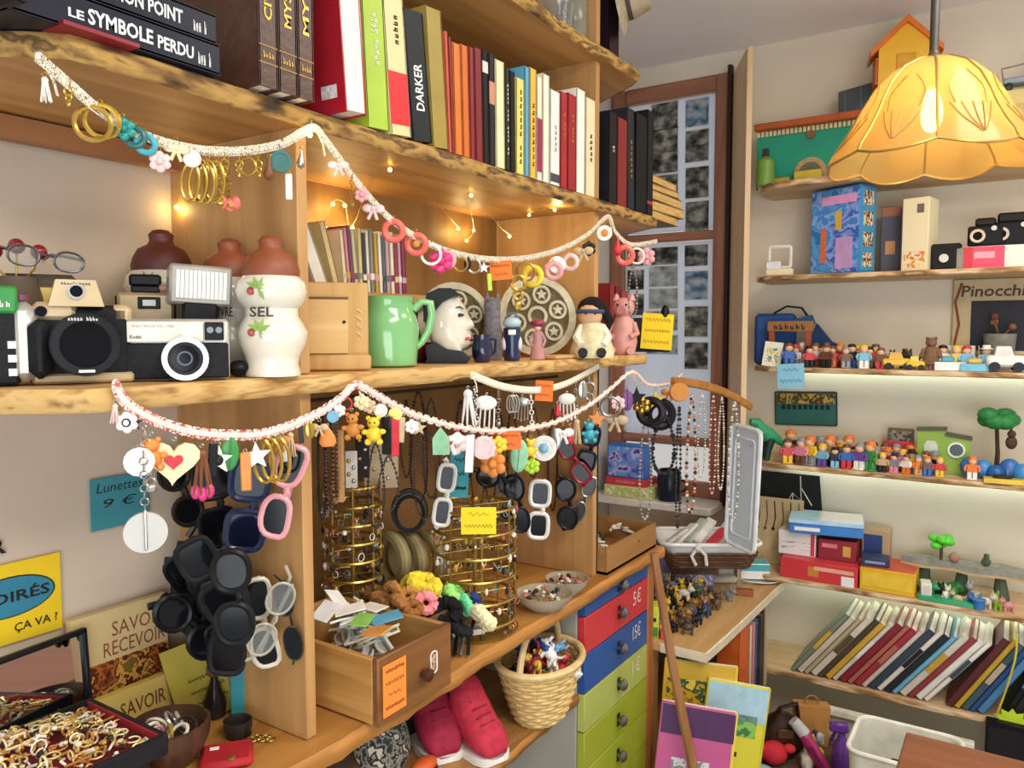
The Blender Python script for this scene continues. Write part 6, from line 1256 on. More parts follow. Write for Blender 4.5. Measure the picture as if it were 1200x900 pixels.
picbook('mustard yellow picture book with dark print at the back of the crate', 812, 885, 2.16, .2, .33, 'c9a52c', [(PRN(['e0c84a', '3a5a3a', 'c9a22c', '8a6a2a'], 30, .4, 8), .9, .6, 0, .05)], (R(-6), R(4), .45), 'e0c030')
# walking cane
a, b_ = atD(766, 648, 1.9), onZ(846, 1090, 0.002); o = thing('walking_cane', 'bent brown wooden cane leaning beside the drawer cabinet', 'cane', b_); d = a - b_
B().tube([Vector((0, 0, 0)), d * .35 + Vector((.004, 0, 0)), d * .7 + Vector((-.004, 0, 0)), d], [.0135, .013, .012, .0105], 8).done('shaft', W('a87848', '8a5c34', 'z', 6), o); B().lathe([(.012, 0), (.0125, .02), (.0115, .022)], 10).done('ferrule', DARK, o)
# ---- floor level clutter between the table and the toy shelves
o = thing('clutter_chest', 'low dark chest under the bags and tools', 'chest', (-.47, 2.42, 0), .1); B().box((0, 0, .068), (.34, .4, .135), b=.006).done('chest_body', M('5a4434', .6), o); B().box((0, 0, .142), (.36, .42, .014), b=.004).done('chest_lid', M('6a5240', .6), o)
ZQ = .15
p = onZ(918, 893, ZQ); o = thing('leather_bag', 'brown leather handbag slumped below the books', 'handbag', p, .5); B().ball((0, .03, .07), (.07, .045, .08), u=16, v=10).done('bag_body', M('3a241a', .5, 0, .3, 30), o); B().tube([(-.05, .0, .12), (-.02, -.03, .19), (.03, -.02, .2), (.05, .02, .12)], .007, 6).done('strap', M('2a1a12', .5), o); B().box((.0, -.018, .1), (.05, .008, .03), b=.003).done('flap', M('5a3420', .5), o)
p = onZ(945, 880, ZQ); o = thing('paper_bag', 'tan paper bag standing behind the leather handbag', 'bag', p + Vector((0, .06, 0)), .4); B().prism([(-.05, 0), (.05, 0), (.055, .13), (-.055, .13)], -.02, .03).done('bag_body', M('c08a4a', .8, 0, .1, 20), o); B().torus((0, .0, .14), .02, .003, axis='y').done('handle', M('a3743a', .7), o)
o = thing('tag_sign', 'white triangular card hanging at the corner of the low bookshelf', 'tag', onX(922, 812, -.72), (0, 0, face(onX(922, 812, -.72)))); B().prism([(-.04, 0), (.045, .0), (.03, .04), (.005, .05), (-.02, .035)], -.001, .001).done('card', M('ece6d2', .6), o); B().torus((.003, 0, .045), .004, .001).done('string', DARK, o)
p = onZ(906, 897, ZQ); o = thing('toy_crab', 'bright red plush toy lying before the handbag', 'toy', p + Vector((0, 0, .002)), .5); B().ball((0, 0, .04), (.045, .035, .036)).done('body', M('d02838', .8), o)
for sx in (-1, 1): B().ball((sx * .045, -.01, .06), (.02, .015, .014)).done('arm', M('d8303c', .8), o)
p = onZ(905, 905, ZQ); o = B().ball((0, 0, .02), (.04, .03, .02), u=14, v=8).torus((0, 0, .02), .038, .004, axis='z', sc=(1, .75)).done('shell_dish', M('9ac4d4', .3), loc=p + Vector((-.02, -.05, 0)), rot=.3); tag(o, 'pale blue enamel dish before the red plush toy', 'dish')
p = onZ(968, 905, ZQ); o = thing('vacuum_nozzle', 'magenta vacuum attachment with grey collar lying on the chest', 'tool', p, (0, R(-30), .3)); B().box((0, 0, .07), (.035, .05, .14), b=.012).done('tool_body', M('b02a6a', .35), o); B().tube([(0, 0, .13), (-.01, 0, .18)], [.02, .017], 12).done('collar', M('c4c8cc', .3), o); B().box((0, -.0255, .06), (.016, .002, .08), b=.0005).done('slot', M('7a1a4a', .4), o)
p = onZ(985, 900, ZQ); o = thing('spray_gun', 'purple plastic spray gun standing among the bottles', 'sprayer', p, (0, 0, .3)); PU = M('6a3a9a', .3); B().lathe([(.001, 0), (.026, 0), (.028, .01), (.026, .07), (.012, .095), (.012, .11), (.001, .11)], 14).done('bottle', PU, o); B().box((-.008, 0, .13), (.055, .022, .03), b=.005).done('spray_head', PU, o); B().box((-.022, 0, .104), (.008, .014, .035), b=.002, ry=.4).done('trigger', M('4a2a7a', .35), o)
for i, (px, py, c, nm) in enumerate(((950, 885, '3a4a52', 'dark teal'), (962, 872, 'c9d0d4', 'pale grey'), (945, 900, 'e0d8c0', 'cream'), (955, 893, 'd8c83a', 'yellow'), (990, 896, 'a83a6a', 'raspberry'), (938, 868, '8a9a9a', 'grey green'), (1000, 890, '2a2a30', 'black'))):
    p = onZ(px, py, ZQ); o = B().box((0, 0, .025), (.05, .035, .05), b=.01).tube([(0, 0, .045), (.012, 0, .085)], [.01, .007], 8).done('spray_bottle', M(c, .4), loc=p, rot=(0, 0, i)); tag(o, '%s little bottle on the low chest' % nm, 'bottle', 'bottles on the low chest')
# white bins and the brown table
o = thing('white_bin', 'white plastic bin standing beside the brown table', 'bin', (onZ(1050, 905, .35).x + .02, onZ(1050, 905, .35).y, 0), .0)
P0, P1 = rrect(.10, .09, .03, 6), rrect(.125, .11, .035, 6); n = len(P0); zt_ = .43
B().add([(x, y, .0) for x, y in P0] + [(x, y, zt_) for x, y in P1] + [(x * .95, y * .95, zt_) for x, y in P1] + [(x * .94, y * .94, .01) for x, y in P0], [(i, (i + 1) % n, n + (i + 1) % n, n + i) for i in range(n)] + [(n + i, n + (i + 1) % n, 2 * n + (i + 1) % n, 2 * n + i) for i in range(n)] + [(2 * n + i, 2 * n + (i + 1) % n, 3 * n + (i + 1) % n, 3 * n + i) for i in range(n)] + [[3 * n + i for i in range(n)]]).done('bin_body', M('e4e4d8', .35), o)
B().tube([(x, y, zt_) for x, y in P1], .006, 8, True).done('rim', M('ecece2', .3), o); B().box((.02, .0, .31), (.13, .12, .1), b=.01).done('dark_contents', M('3a2422', .7), o)
tb = onZ(1062, 857, .7); o = thing('brown_table', 'reddish brown wooden table corner in the foreground', 'table', (tb.x, tb.y, 0)); BT = W('8a5030', '74401f', 'x', 5, .4, 3)
B().box((.4, -.28, .688), (.8, .56, .024), b=.003).done('table_top', BT, o); B().box((.4, -.28, .645), (.74, .5, .06), b=.002).done('apron', BT, o)
for x in (.05, .75):
    for y in (-.05, -.51): B().box((x, y, .308), (.05, .05, .616), b=.004).done('leg', BT, o)
# ================================================================ toy shelves
def tsp(px, sh, y): return Vector((xb(px, y), y, SZ[sh]))
def bw(px0, px1, y): return xb(px1, y) - xb(px0, y)
def zs(px, py, y): return onY(px, py, y).z
# top shelf A: doll house front, slate book, yellow house
p = tsp(945, 'A', 2.86); W_ = bw(884, 1014, 2.86); H_ = zs(945, 148, 2.86) - SZ['A']; o = thing('toy_shop_front', 'long toy shop front with teal wall, arch and orange roof strip', 'toy building', p)
B().box((0, .01, H_ / 2), (W_, .02, H_)).done('teal_wall', M('1f9a80', .5, 0, .08, 10), o); B().box((0, .0, H_ + .012), (W_ * 1.02, .06, .024), b=.003).done('roof_strip', M('b5582a', .5), o)
b = B()
for i in range(26): b.box((-W_ / 2 + (i + .5) * W_ / 26, -.004, H_ - .01), (W_ / 40, .006, .018))
b.done('cream_trim', M('e0d2a4', .5), o)
ar = [(math.cos(a) * .055, math.sin(a) * .055) for a in [i * PI / 12 for i in range(13)]]
B().prism([(x, z + .04) for x, z in ar] + [(-.055, 0), (.055, 0)], -.006, .004).done('stone_arch', M('b89a6a', .7, 0, .2, 60), o); B().prism([(x * .7, z * .7 + .04) for x, z in ar] + [(-.038, 0), (.038, 0)], -.008, -.004).done('arch_opening', M('6a6a5a', .6), o)
disc(B(), (0, H_ - .03), .014, -.01, 0, 16).done('clock', M('8a5a3a', .5), o)
for i, (x, z) in enumerate(((-.13, .07), (.09, .08), (.13, .06), (.15, .09), (-.1, .03))): disc(B(), (x, z), .011, -.004, .0, 10).done('painted_pot', M(('1a3a4a', '1a3a5a', '2a5a8a', '1a3a4a', '8a5a3a')[i], .5), o)
B().box((.0, -.035, .022), (.09, .03, .044), b=.003).done('yellow_counter', M('c9b43a', .5), o); B().box((-.09, -.03, .014), (.06, .03, .028), b=.003).done('yellow_bench', M('b8a43a', .5), o); B().box((.1, -.035, .012), (.08, .02, .024), b=.003).done('orange_bench', M('c9803a', .5), o)
p = tsp(893, 'A', 2.80); o = thing('green_canister', 'olive green toy canister at the left end of the top shelf', 'toy', p); B().lathe([(.001, 0), (.03, 0), (.032, .01), (.03, .085), (.02, .095), (.012, .1), (.001, .105)], 18).done('canister_body', M('6f9a3a', .4), o); B().box((.0, 0, .115), (.022, .012, .03), b=.003).done('cap', M('3a3a34', .5), o)
p = tsp(1000, 'A', 2.88); o = thing('slate_box', 'dark grey flat box tilted on the toy shop roof', 'box', Vector((p.x, 2.862, SZ['A'] + H_ + .026)), (R(-28), R(-8), 0)); B().box((0, 0, .05), (bw(976, 1022, 2.86), .022, .105), b=.003).done('box_body', M('4a565c', .5, 0, .2, 14), o); B().box((-.04, -.0115, .05), (.003, .001, .1)).box((.01, -.0115, .05), (.003, .001, .1)).done('seam', M('6a7a80', .5), o)
zY = zs(1045, 108, 2.86); carton('cream_carton', 'cream carton under the yellow toy house behind the lamp', 'box', tsp(1068, 'A', 2.80) + Vector((.02, 0, 0)), 0, (.20, .14, zY - SZ['A']), 'd8c48a', [('f', M('c9b06a', .5), .7, .4, 0, 0)])
p = tsp(1048, 'A', 2.83); k = mpp(p); o = thing('yellow_toy_house', 'bright yellow toy house with orange roof standing high above the lamp', 'toy house', (p.x, 2.85, zY + .001), .25); YE = M('f0b81c', .4, 0, .05, 10)
hw, hh = 29 * k, 62 * k; B().prism([(-hw, 0), (hw, 0), (hw, hh * .72), (hw * .0, hh * 1.12), (-hw, hh * .72)], -.05, .05).done('house_wall', YE, o)
B().prism([(-hw * 1.3, hh * .55), (-hw * 1.3, hh * .66), (0, hh * 1.26), (hw * 1.3, hh * .66), (hw * 1.3, hh * .55), (0, hh * 1.13)], -.06, .06).done('roof', M('e0741c', .4), o); B().box((-hw * 1.05, -.01, hh * .3), (.012, .07, hh * .5), b=.002).done('orange_shutter', M('b8521c', .4), o)
B().box((0, -.052, hh * .42), (hw * .7, .004, hh * .3), b=.001).done('window', M('d89a10', .5), o)
carton('cream_carton', 'pale yellow carton on the top toy shelf right of the lamp', 'box', tsp(1187, 'A', 2.80), 0, (.17, .14, zs(1187, 105, 2.8) - SZ['A']), 'd6c27a', [('f', M('c4ae62', .5), .8, .5, 0, .05)])
p = Vector((xb(1186, 2.84), 2.84, zs(1187, 105, 2.8) + .001)); o = thing('toy_trolley', 'small grey toy trolley on the pale yellow carton', 'toy', p); B().box((0, 0, .03), (.1, .05, .02), b=.004).done('trolley_body', M('8a9aa8', .3), o)
for sx in (-1, 1): ring(B(), (sx * .035, .012), .012, .006, -.03, -.02, 14).done('wheel', BLACK, o)
B().tube([(-.05, 0, .04), (-.055, 0, .075), (0, 0, .08), (.05, 0, .07)], .003, 6).done('trolley_handle', STEEL, o)
o = B().box((0, 0, .05), (.06, .06, .1), b=.01).ball((0, -.02, .11), .022).done('red_bottle', M('7a2a2a', .4), loc=Vector((xb(1216, 2.84), 2.86, zs(1187, 105, 2.8) + .001))); tag(o, 'dark red toy bottle on the pale yellow carton', 'bottle')
# shelf B: boxed games and cameras
p = tsp(912, 'B', 2.78); o = thing('photo_holder', 'white toy photo frame on a cream base on the second toy shelf', 'toy', p, .2); B().box((0, 0, .012), (.09, .06, .024), b=.003).done('base', M('e6d8b0', .5), o)
b = B(); b.tube([(x, 0, .065 + z) for x, z in rrect(.035, .036, .008)], .006, 6, True); b.done('frame', M('e8e4dc', .4), o); B().box((-.02, -.022, .035), (.05, .02, .03), b=.004).done('white_block', M('dfe4e8', .4), o)
BLU = M('3a7ac8', .35, 0, .06, 8)
bxY = 2.74; hB = zs(985, 218, 2.75) - SZ['B']
p = Vector((xb(1004, bxY), bxY, SZ['B'])); o = thing('game_box', 'large blue game box with pink and yellow picture on the second toy shelf', 'box', p, 0)
# corner box: picture face turned to the left, narrow side facing the room
import math as _m
fa = R(-32); ww = .185; dd = .085
o.rotation_euler = (0, 0, fa * 0)
ux, uy = -_m.cos(R(25)), _m.sin(R(25))
T = Matrix.Rotation(R(-25), 4, 'Z')
B().box((-ww / 2, dd / 2, hB / 2), (ww, dd, hB), T, b=.002).done('box_body', M('3a86c8', .4, 0, .05, 8), o)
B().box((-ww / 2, -.0006, hB / 2), (ww * .96, .001, hB * .96), T).done('picture_face', PRN(['2f7ad0', '5aa8e8', '4a90e0', '8ab8f0', '7a9ae8', '3a6ac8', '9ab0f0', '4a8ad8'], 14, .35, 3), o)
B().box((-ww * .3, -.0012, hB * .24), (ww * .34, .001, hB * .36), T).done('lilac_panel', M('d0a8e0', .4), o); B().box((-ww * .72, -.0012, hB * .34), (ww * .12, .001, hB * .4), T).done('figure_print', M('e07848', .4), o); B().box((-ww * .42, -.0012, hB * .62), (ww * .12, .001, hB * .22), T).done('figure_print', M('f0c040', .4), o)
B().box((-ww * .42, -.0012, hB * .86), (ww * .7, .001, hB * .1), T).done('title_print', M('e8a8d8', .4), o)
B().box((.0006, dd / 2, hB / 2), (.001, dd * .9, hB * .94), T).done('side_print', M('4a9cc8', .4), o)
for i in range(4): B().box((.0012, dd / 2, hB * (.15 + .235 * i)), (.001, dd * .6, hB * .16), T, b=0).done('side_picture', PRN(['d8d4b0', 'e8dcb8', '3a3a48', 'e8b070', 'f0ecd8'], 50, .4, i), o)
p = Vector((xb(1054, 2.75), 2.755, SZ['B'])); o = thing('game_box', 'cream and dark picture box beside the blue game box', 'box', p); h2 = zs(1064, 233, 2.76) - SZ['B']; T = Matrix.Rotation(R(-12), 4, 'Z')
B().box((.036, .045, h2 / 2), (.078, .09, h2), T, b=.002).done('box_body', M('ecdfb8', .5, 0, .04, 8), o); B().box((.036, -.0006, h2 * .15), (.06, .001, h2 * .22), T).done('orange_print', PRN(['e08a3a', 'ecdfb8', 'd8703a'], 60, .4, 2), o); B().box((.05, -.0006, h2 * .85), (.02, .001, h2 * .12), T).done('bar_print', M('6a6458', .5), o)
B().box((-.0036, .045, h2 / 2), (.001, .088, h2 * .98), T).done('dark_side', M('4a4a62', .45), o); B().box((-.0046, .045, h2 * .93), (.001, .088, h2 * .12), T).done('brown_band', M('8a5a3a', .5), o); B().box((-.0046, .04, h2 * .4), (.001, .04, h2 * .2), T).done('portrait', M('c98a52', .5), o)
carton('dark_picture_box', 'dark blue boxed toy between the blue and the cream boxes', 'box', Vector((xb(1040, 2.83), 2.83, SZ['B'])), 0, (bw(1030, 1053, 2.83), .09, h2 * .96), '4a4a5e', [('f', M('8a5a40', .5), .96, .14, 0, .42), ('f', M('c08a5a', .5), .5, .2, 0, -.12)])
p = tsp(1106, 'B', 2.78); k = mpp(p); o = thing('box_camera', 'small square black box camera on the second toy shelf', 'camera', p, 0); B().box((0, 0, 15 * k), (30 * k, .05, 30 * k), b=.004).done('body', LEATHB, o); disc(B(), (-2 * k, 13 * k), 5 * k, -.032, -.024, 14).done('lens', M('d8dcd8', .1), o); B().box((14 * k, -.002, 12 * k), (8 * k, .048, 24 * k), b=.003).done('grip', M('8a8478', .4), o)
p = tsp(1163, 'B', 2.76); k = mpp(p); carton('camera_box', 'pink and white camera carton under the black cameras', 'box', p, 0, (70 * k, .1, 26 * k), 'ece6dc', [('f', M('e8486a', .4), .62, .96, -.18, 0), ('f', M('d02a44', .4), .16, .96, -.41, 0), ('f', M('f0a0b0', .4), .3, .3, -.16, .1)])
for i, (px, py, w_, h_, lb) in enumerate(((1150, 285, 36, 34, 'black folding camera with chrome lens on the pink carton'), (1180, 285, 48, 40, 'large black instant camera on the pink carton'))):
    p = Vector((xb(px, 2.79), 2.80 + .03 * i, SZ['B'] + 26 * k + .001)); o = thing('film_camera', lb, 'camera', p, 0, 'cameras on the toy shelf'); B().box((0, 0, h_ * k * .36), (w_ * k, .05, h_ * k * .7), b=.005).done('body', LEATHB, o); B().box((0, .005, h_ * k * .84), (w_ * k * .6, .04, h_ * k * .3), b=.006).done('viewfinder_hump', BLACK, o)
    ring(B(), (-w_ * k * .2, h_ * k * .34), 8 * k, 5 * k, -.045, -.02, 18).done('lens_ring', STEEL, o); disc(B(), (-w_ * k * .2, h_ * k * .34), 5 * k, -.04, -.02, 14).done('lens_glass', LENS, o); disc(B(), (w_ * k * .25, h_ * k * .6), 3 * k, -.03, -.02, 10).done('flash_lamp', M('d8d8d0', .2), o)
# toy figures
FC = {'red': 'c8303a', 'blue': '2f62b0', 'white': 'ece8e2', 'yellow': 'e6bc30', 'green': '3f8f4a', 'brown': '6a4630', 'black': '26262a', 'grey': '8a8c92', 'pink': 'e08aa8', 'purple': '6a4a9a', 'orange': 'e07a30', 'sky blue': '7ab8d8', 'tan': 'c4a070'}
_ft = {}
def figure(px, sh, y, top, legs, hair, kpx, where, grp, yaw=0, hat=False):
    p = tsp(px, sh, y); k = kpx * mpp(p); key = (top, legs, hair, hat); lab = 'toy figure, %s top, %s trousers, %s %s, %s' % (top, legs, hair, 'hat' if hat else 'hair', where)
    o = thing('toy_figure', lab, 'toy figure', p, yaw, grp); o.scale = (k,) * 3
    if key in _ft:
        for c in _ft[key]: q = c.copy(); COL.objects.link(q); q.parent = o
        return
    ps = [B().box((-.1, 0, .17), (.17, .2, .34), b=.03).box((.1, 0, .17), (.17, .2, .34), b=.03).box((0, -.04, .03), (.38, .26, .06), b=.02).done('legs', M(FC[legs], .4, 0, .08), o),
          B().prism([(-.2, .33), (.2, .33), (.17, .64), (-.17, .64)], -.1, .1).done('torso', M(FC[top], .4, 0, .08), o)]
    for sx in (-1, 1): ps.append(B().tube([(sx * .19, 0, .6), (sx * .27, -.03, .47), (sx * .25, -.13, .36)], [.06, .055, .05], 6).done('arm', M(FC[top], .4, 0, .08), o))
    ps.append(B().lathe([(.001, .64), (.1, .64), (.15, .7), (.155, .82), (.1, .9), (.001, .92)], 10).done('head', M('e6b892', .5), o))
    ps.append((B().lathe([(.24, .84), (.24, .87), (.15, .88), (.14, 1.0), (.001, 1.01)], 10) if hat else B().lathe([(.165, .76), (.175, .84), (.13, .95), (.001, .98)], 10, Matrix.Translation((0, .03, 0)))).done('hat' if hat else 'hair', M(FC[hair], .5), o))
    _ft[key] = ps
WC, WDs = 'on third toy shelf', 'on fourth toy shelf'
tops = list(FC); H = ['brown', 'black', 'yellow', 'orange', 'grey']
for i, px in enumerate((925, 933, 941, 949, 956, 963, 969, 976, 985, 992, 999, 1006, 1013, 1020, 1027, 1033)):
    figure(px, 'C', 2.745 + .035 * (i % 3), ('blue', 'white', 'grey', 'red', 'white', 'blue', 'brown', 'red', 'red', 'brown', 'black', 'white', 'sky blue', 'red', 'red', 'brown')[i], ('blue', 'grey', 'white', 'black', 'brown', 'red', 'black', 'orange', 'red', 'grey', 'blue', 'sky blue', 'white', 'brown', 'black', 'red')[i], ('brown', 'red', 'white', 'black', 'brown', 'black', 'brown', 'brown', 'orange', 'grey', 'black', 'yellow', 'yellow', 'black', 'brown', 'brown')[i], 26 if i % 2 else 29, WC, 'toy figures on the third shelf', rnd.uniform(-.5, .5), i % 5 == 1)
for i in range(40):
    px = 924 + 186 * ((i + .5) / 40) + rnd.uniform(-2, 2); t5 = i * 7 % 13
    figure(px, 'D', 2.74 + .045 * ((i * 2) % 3), tops[t5], tops[(i * 5 + 3) % 13], H[(i * 3) % 5], (30, 36, 25, 33, 28)[i % 5] if i < 22 else (24, 30, 27)[i % 3], WDs, 'toy figures on the fourth shelf', rnd.uniform(-.6, .6), i % 6 == 2)
# shelf C: bags, frames, vehicles, bear, poster
p = tsp(908, 'C', 2.86); k = mpp(p); o = thing('blue_bag', 'folded blue cloth bag with dark cord at the left of the third shelf', 'bag', p, .1); B().box((0, .02, 30 * k), (44 * k, .09, 60 * k), b=.012).done('bag_body', M('1f4a8a', .8, 0, .2, 20, .3), o); B().tube([(0, -.03, 60 * k), (14 * k, -.03, 68 * k), (30 * k, -.02, 66 * k), (36 * k, 0, 56 * k)], .004, 6).done('cord', M('16243a', .7), o); B().prism([(10 * k, 50 * k), (40 * k, 58 * k), (44 * k, 48 * k), (12 * k, 44 * k)], -.03, .03).done('flap', M('25568f', .8), o)
p = tsp(968, 'C', 2.90); o = thing('blue_cloth', 'dark blue pointed cloth peak behind the toy figures', 'cloth', p); B().prism([(-22 * k, 0), (30 * k, 0), (26 * k, 18 * k), (6 * k, 28 * k), (-10 * k, 48 * k), (-20 * k, 20 * k)], -.015, .015).done('cloth', M('1c3a6a', .8, 0, .2, 20), o); B().box((0, -.016, .004), (50 * k, .004, .008)).done('hem', M('16305a', .8), o)
p = tsp(926, 'C', 2.80); o = thing('toy_arch', 'small wooden toy gateway between blue bag and figures', 'toy', p); TA = M('9a6a3a', .6, 0, .1, 20)
for sx in (-1, 1): B().box((sx * 20 * k, 0, 20 * k), (6 * k, .02, 40 * k), b=.002).done('post', M('9a4a2a', .6), o)
B().box((0, 0, 45 * k), (50 * k, .024, 12 * k), b=.003).done('lintel', TA, o)
text('xxxxxx', 36 * k, 7 * k, M('3a2a1a', .6), o, (0, -.013, 45 * k))
p = tsp(904, 'C', 2.745); o = note('white and yellow picture card leaning at the left of the third shelf', p, (R(-12), R(6), .1), 20 * k, 28 * k, 'ecead8', [], name='picture_card'); o['category'] = 'card'; B().box((0, -.0012, 13 * k), (13 * k, .0008, 16 * k)).done('picture', PRN(['d8c84a', '5a8ab0', 'ecead8', 'd8c84a'], 60, .4, 4), o)
note('light blue paper note hanging from the edge of the third shelf', Vector((xb(929, 2.712), 2.711, zs(929, 455, 2.71))), (0, R(-4), 0), bw(913, 945, 2.71), 27 * k, '8cc8e4', ['1 E', 'piece'], M('4a88a8', .7))
def vehicle(label, px, sh, y, w, h, c, c2, grp='toy vehicles on the shelves', nm='toy_car'):
    p = tsp(px, sh, y); k = mpp(p); o = thing(nm, label, 'toy vehicle', p, .15, grp); w *= k; h *= k; d = w * .42
    B().box((0, 0, h * .42), (w, d, h * .45), b=h * .1).done('chassis', M(c, .35), o); B().prism([(-w * .3, h * .6), (w * .2, h * .6), (w * .1, h), (-w * .25, h)], -d * .4, d * .4).done('cabin', M(c2, .3), o)
    for sx in (-1, 1):
        for sy in (-1, 1): disc(B(), (sx * w * .3, h * .2), h * .2, sy * d * .5 - .003, sy * d * .5 + .003, 12).done('wheel', BLACK, o)
    return o
vehicle('bright yellow toy truck on the third shelf', 1053, 'C', 2.75, 32, 20, 'e8b828', 'd8a820'); vehicle('small yellow toy digger on the third shelf', 1074, 'C', 2.74, 20, 16, 'e0b81c', 'e8c83a')
for i, px in enumerate((1040, 1052, 1062, 1072)):
    o = critter(.06, i).done('toy_animal', M(('2a2a2c', '3a3230', '1e1e20', '4a4038')[i], .5), loc=tsp(px, 'C', 2.84), rot=(0, 0, 1 + i)); tag(o, ('black toy horse', 'brown toy horse', 'jet toy panther', 'dun toy horse')[i] + ' behind the yellow toy truck', 'toy animal', 'toy animals on the third shelf')
p = tsp(1092, 'C', 2.76); k = mpp(p); o = thing('toy_bear', 'standing brown furry toy bear on the third shelf', 'toy animal', p); BRB = M('7a5a42', .9, 0, .25, 90, .4); B().lathe([(.001, 6 * k), (8 * k, 7 * k), (9 * k, 16 * k), (6 * k, 27 * k), (.001, 29 * k)], 14).done('body', BRB, o); B().ball((0, -1 * k, 32 * k), 6 * k).ball((0, -6 * k, 31 * k), 2.6 * k).done('head', BRB, o)
for sx in (-1, 1): B().tube([(sx * 4 * k, 0, 10 * k), (sx * 5 * k, -1 * k, 0)], [4 * k, 3.6 * k], 8).done('leg', BRB, o); B().tube([(sx * 7 * k, 0, 24 * k), (sx * 10 * k, -4 * k, 15 * k)], [3 * k, 2.6 * k], 8).done('arm', BRB, o); B().ball((sx * 4.4 * k, 0, 37 * k), 2 * k).done('ear', BRB, o)
def boat(label, px, sh, y, w, h, c, c2):
    p = tsp(px, sh, y); k = mpp(p); w *= k; h *= k; o = thing('toy_boat', label, 'toy boat', p, .1, 'toy boats on the shelves'); pts = [(-w * .5, -w * .16), (w * .3, -w * .18), (w * .52, 0), (w * .3, w * .18), (-w * .5, w * .16)]
    B().slab(pts, 0, h * .45).done('hull', M(c, .35), o); B().box((-w * .1, 0, h * .6), (w * .4, w * .2, h * .3), b=.004).done('cabin', M(c2, .35), o); B().tube([(0, 0, h * .7), (0, 0, h * 1.5)], .002, 6).done('mast', M('8a8a88', .4), o)
boat('white and teal toy boat beside the brown bear', 1116, 'C', 2.76, 34, 22, 'e8ecec', '4aa0b0'); boat('sky blue toy boat on the third shelf', 1148, 'C', 2.75, 36, 20, '6ab8d0', 'e6b050'); vehicle('white toy carriage with large wheels at the right of the third shelf', 1180, 'C', 2.75, 40, 30, 'ece8e4', 'd8d4d0')
for i, (px, c, c2) in enumerate(((1106, 'white', 'black'), (1122, 'yellow', 'black'), (1134, 'sky blue', 'white'), (1157, 'sky blue', 'grey'))): figure(px, 'C', 2.80, c, c2, ('black', 'yellow', 'red', 'white')[i], 30, WC + ' among boats', 'toy figures among the boats', .2, i == 3)
carton('white_case', 'open cream toy case behind the boats', 'box', tsp(1122, 'C', 2.86), 0, (.1, .08, .075), 'd8d4c4', [('f', M('8a9a7a', .5), .7, .6, 0, 0)])
# poster with dark picture and vase
pa_, pw, ph = rect_on_back(1118, 328, 1222, 416, YB - .006); o = thing('poster', 'cream framed poster titled Pinocchio with a dark picture on the wall', 'poster', (pa_.x, YB - .012, pa_.z - ph / 2)); B().box((0, 0, ph / 2), (pw, .012, ph), b=.002).done('board', M('c4b48c', .6, 0, .1, 20), o)
B().box((.01, -.0065, ph * .38), (pw * .66, .002, ph * .66)).done('dark_picture', M('22222e', .4), o); text('Pinocchio', pw * .82, ph * .15, M('4a2a1a', .5), o, (0, -.007, ph * .84), FR, .02, shear=.1)
B().tube([(-pw * .47, -.008, ph * .1), (-pw * .42, -.008, ph * .4), (-pw * .47, -.008, ph * .7), (-pw * .4, -.008, ph * .95)], .004, 6).done('painted_vine', M('8a4a2a', .6), o)
p = tsp(1172, 'C', 2.90); k = mpp(p); o = thing('grey_vase', 'grey stone vase of dried flowers in front of the poster', 'vase', p); B().lathe([(.001, 0), (12 * k, 0), (15 * k, 20 * k), (17 * k, 42 * k), (14 * k, 42 * k), (12 * k, 20 * k), (.001, 5 * k)], 18).done('vase_body', M('7a7a74', .7, 0, .25, 60), o)
for i in range(9): a = i * 2.1; B().tube([(0, 0, 36 * k), (12 * k * math.cos(a), 6 * k * math.sin(a), (50 + 6 * (i % 3)) * k)], .002, 5).ball((12 * k * math.cos(a), 6 * k * math.sin(a), (50 + 6 * (i % 3)) * k), 4 * k).done('dried_flower', M(('8a5a3a', 'a8784a', '6a4030')[i % 3], .8), o)
# wall sign above shelf D
pa_, pw, ph = rect_on_back(910, 458, 981, 500, YB - .006); o = thing('tin_sign', 'dark teal tin sign with yellow top band on the wall', 'sign', (pa_.x, YB - .008, pa_.z - ph / 2), (0, R(-2), 0)); B().box((0, 0, ph / 2), (pw, .004, ph), b=.001).done('plate', M('2a6a62', .4, 0, .15, 10), o)
B().box((0, -.0025, ph * .8), (pw * .94, .001, ph * .3)).done('yellow_band', PRN(['b8983a', '4a3a20', 'c9a844', '6a5428'], 30, .4, 3), o); b = B()
for i in range(9): b.box((-pw * .36 + i * pw * .09, -.0028, ph * .54), (pw * .055, .001, ph * .14))
b.done('worn_lettering', M('1a2a28', .5), o); b = B(); b.tube([(x, -.002, ph / 2 + z) for x, z in rrect(pw / 2, ph / 2, .003, 3)], .0025, 5, True); b.done('rim', M('3a3224', .5), o)
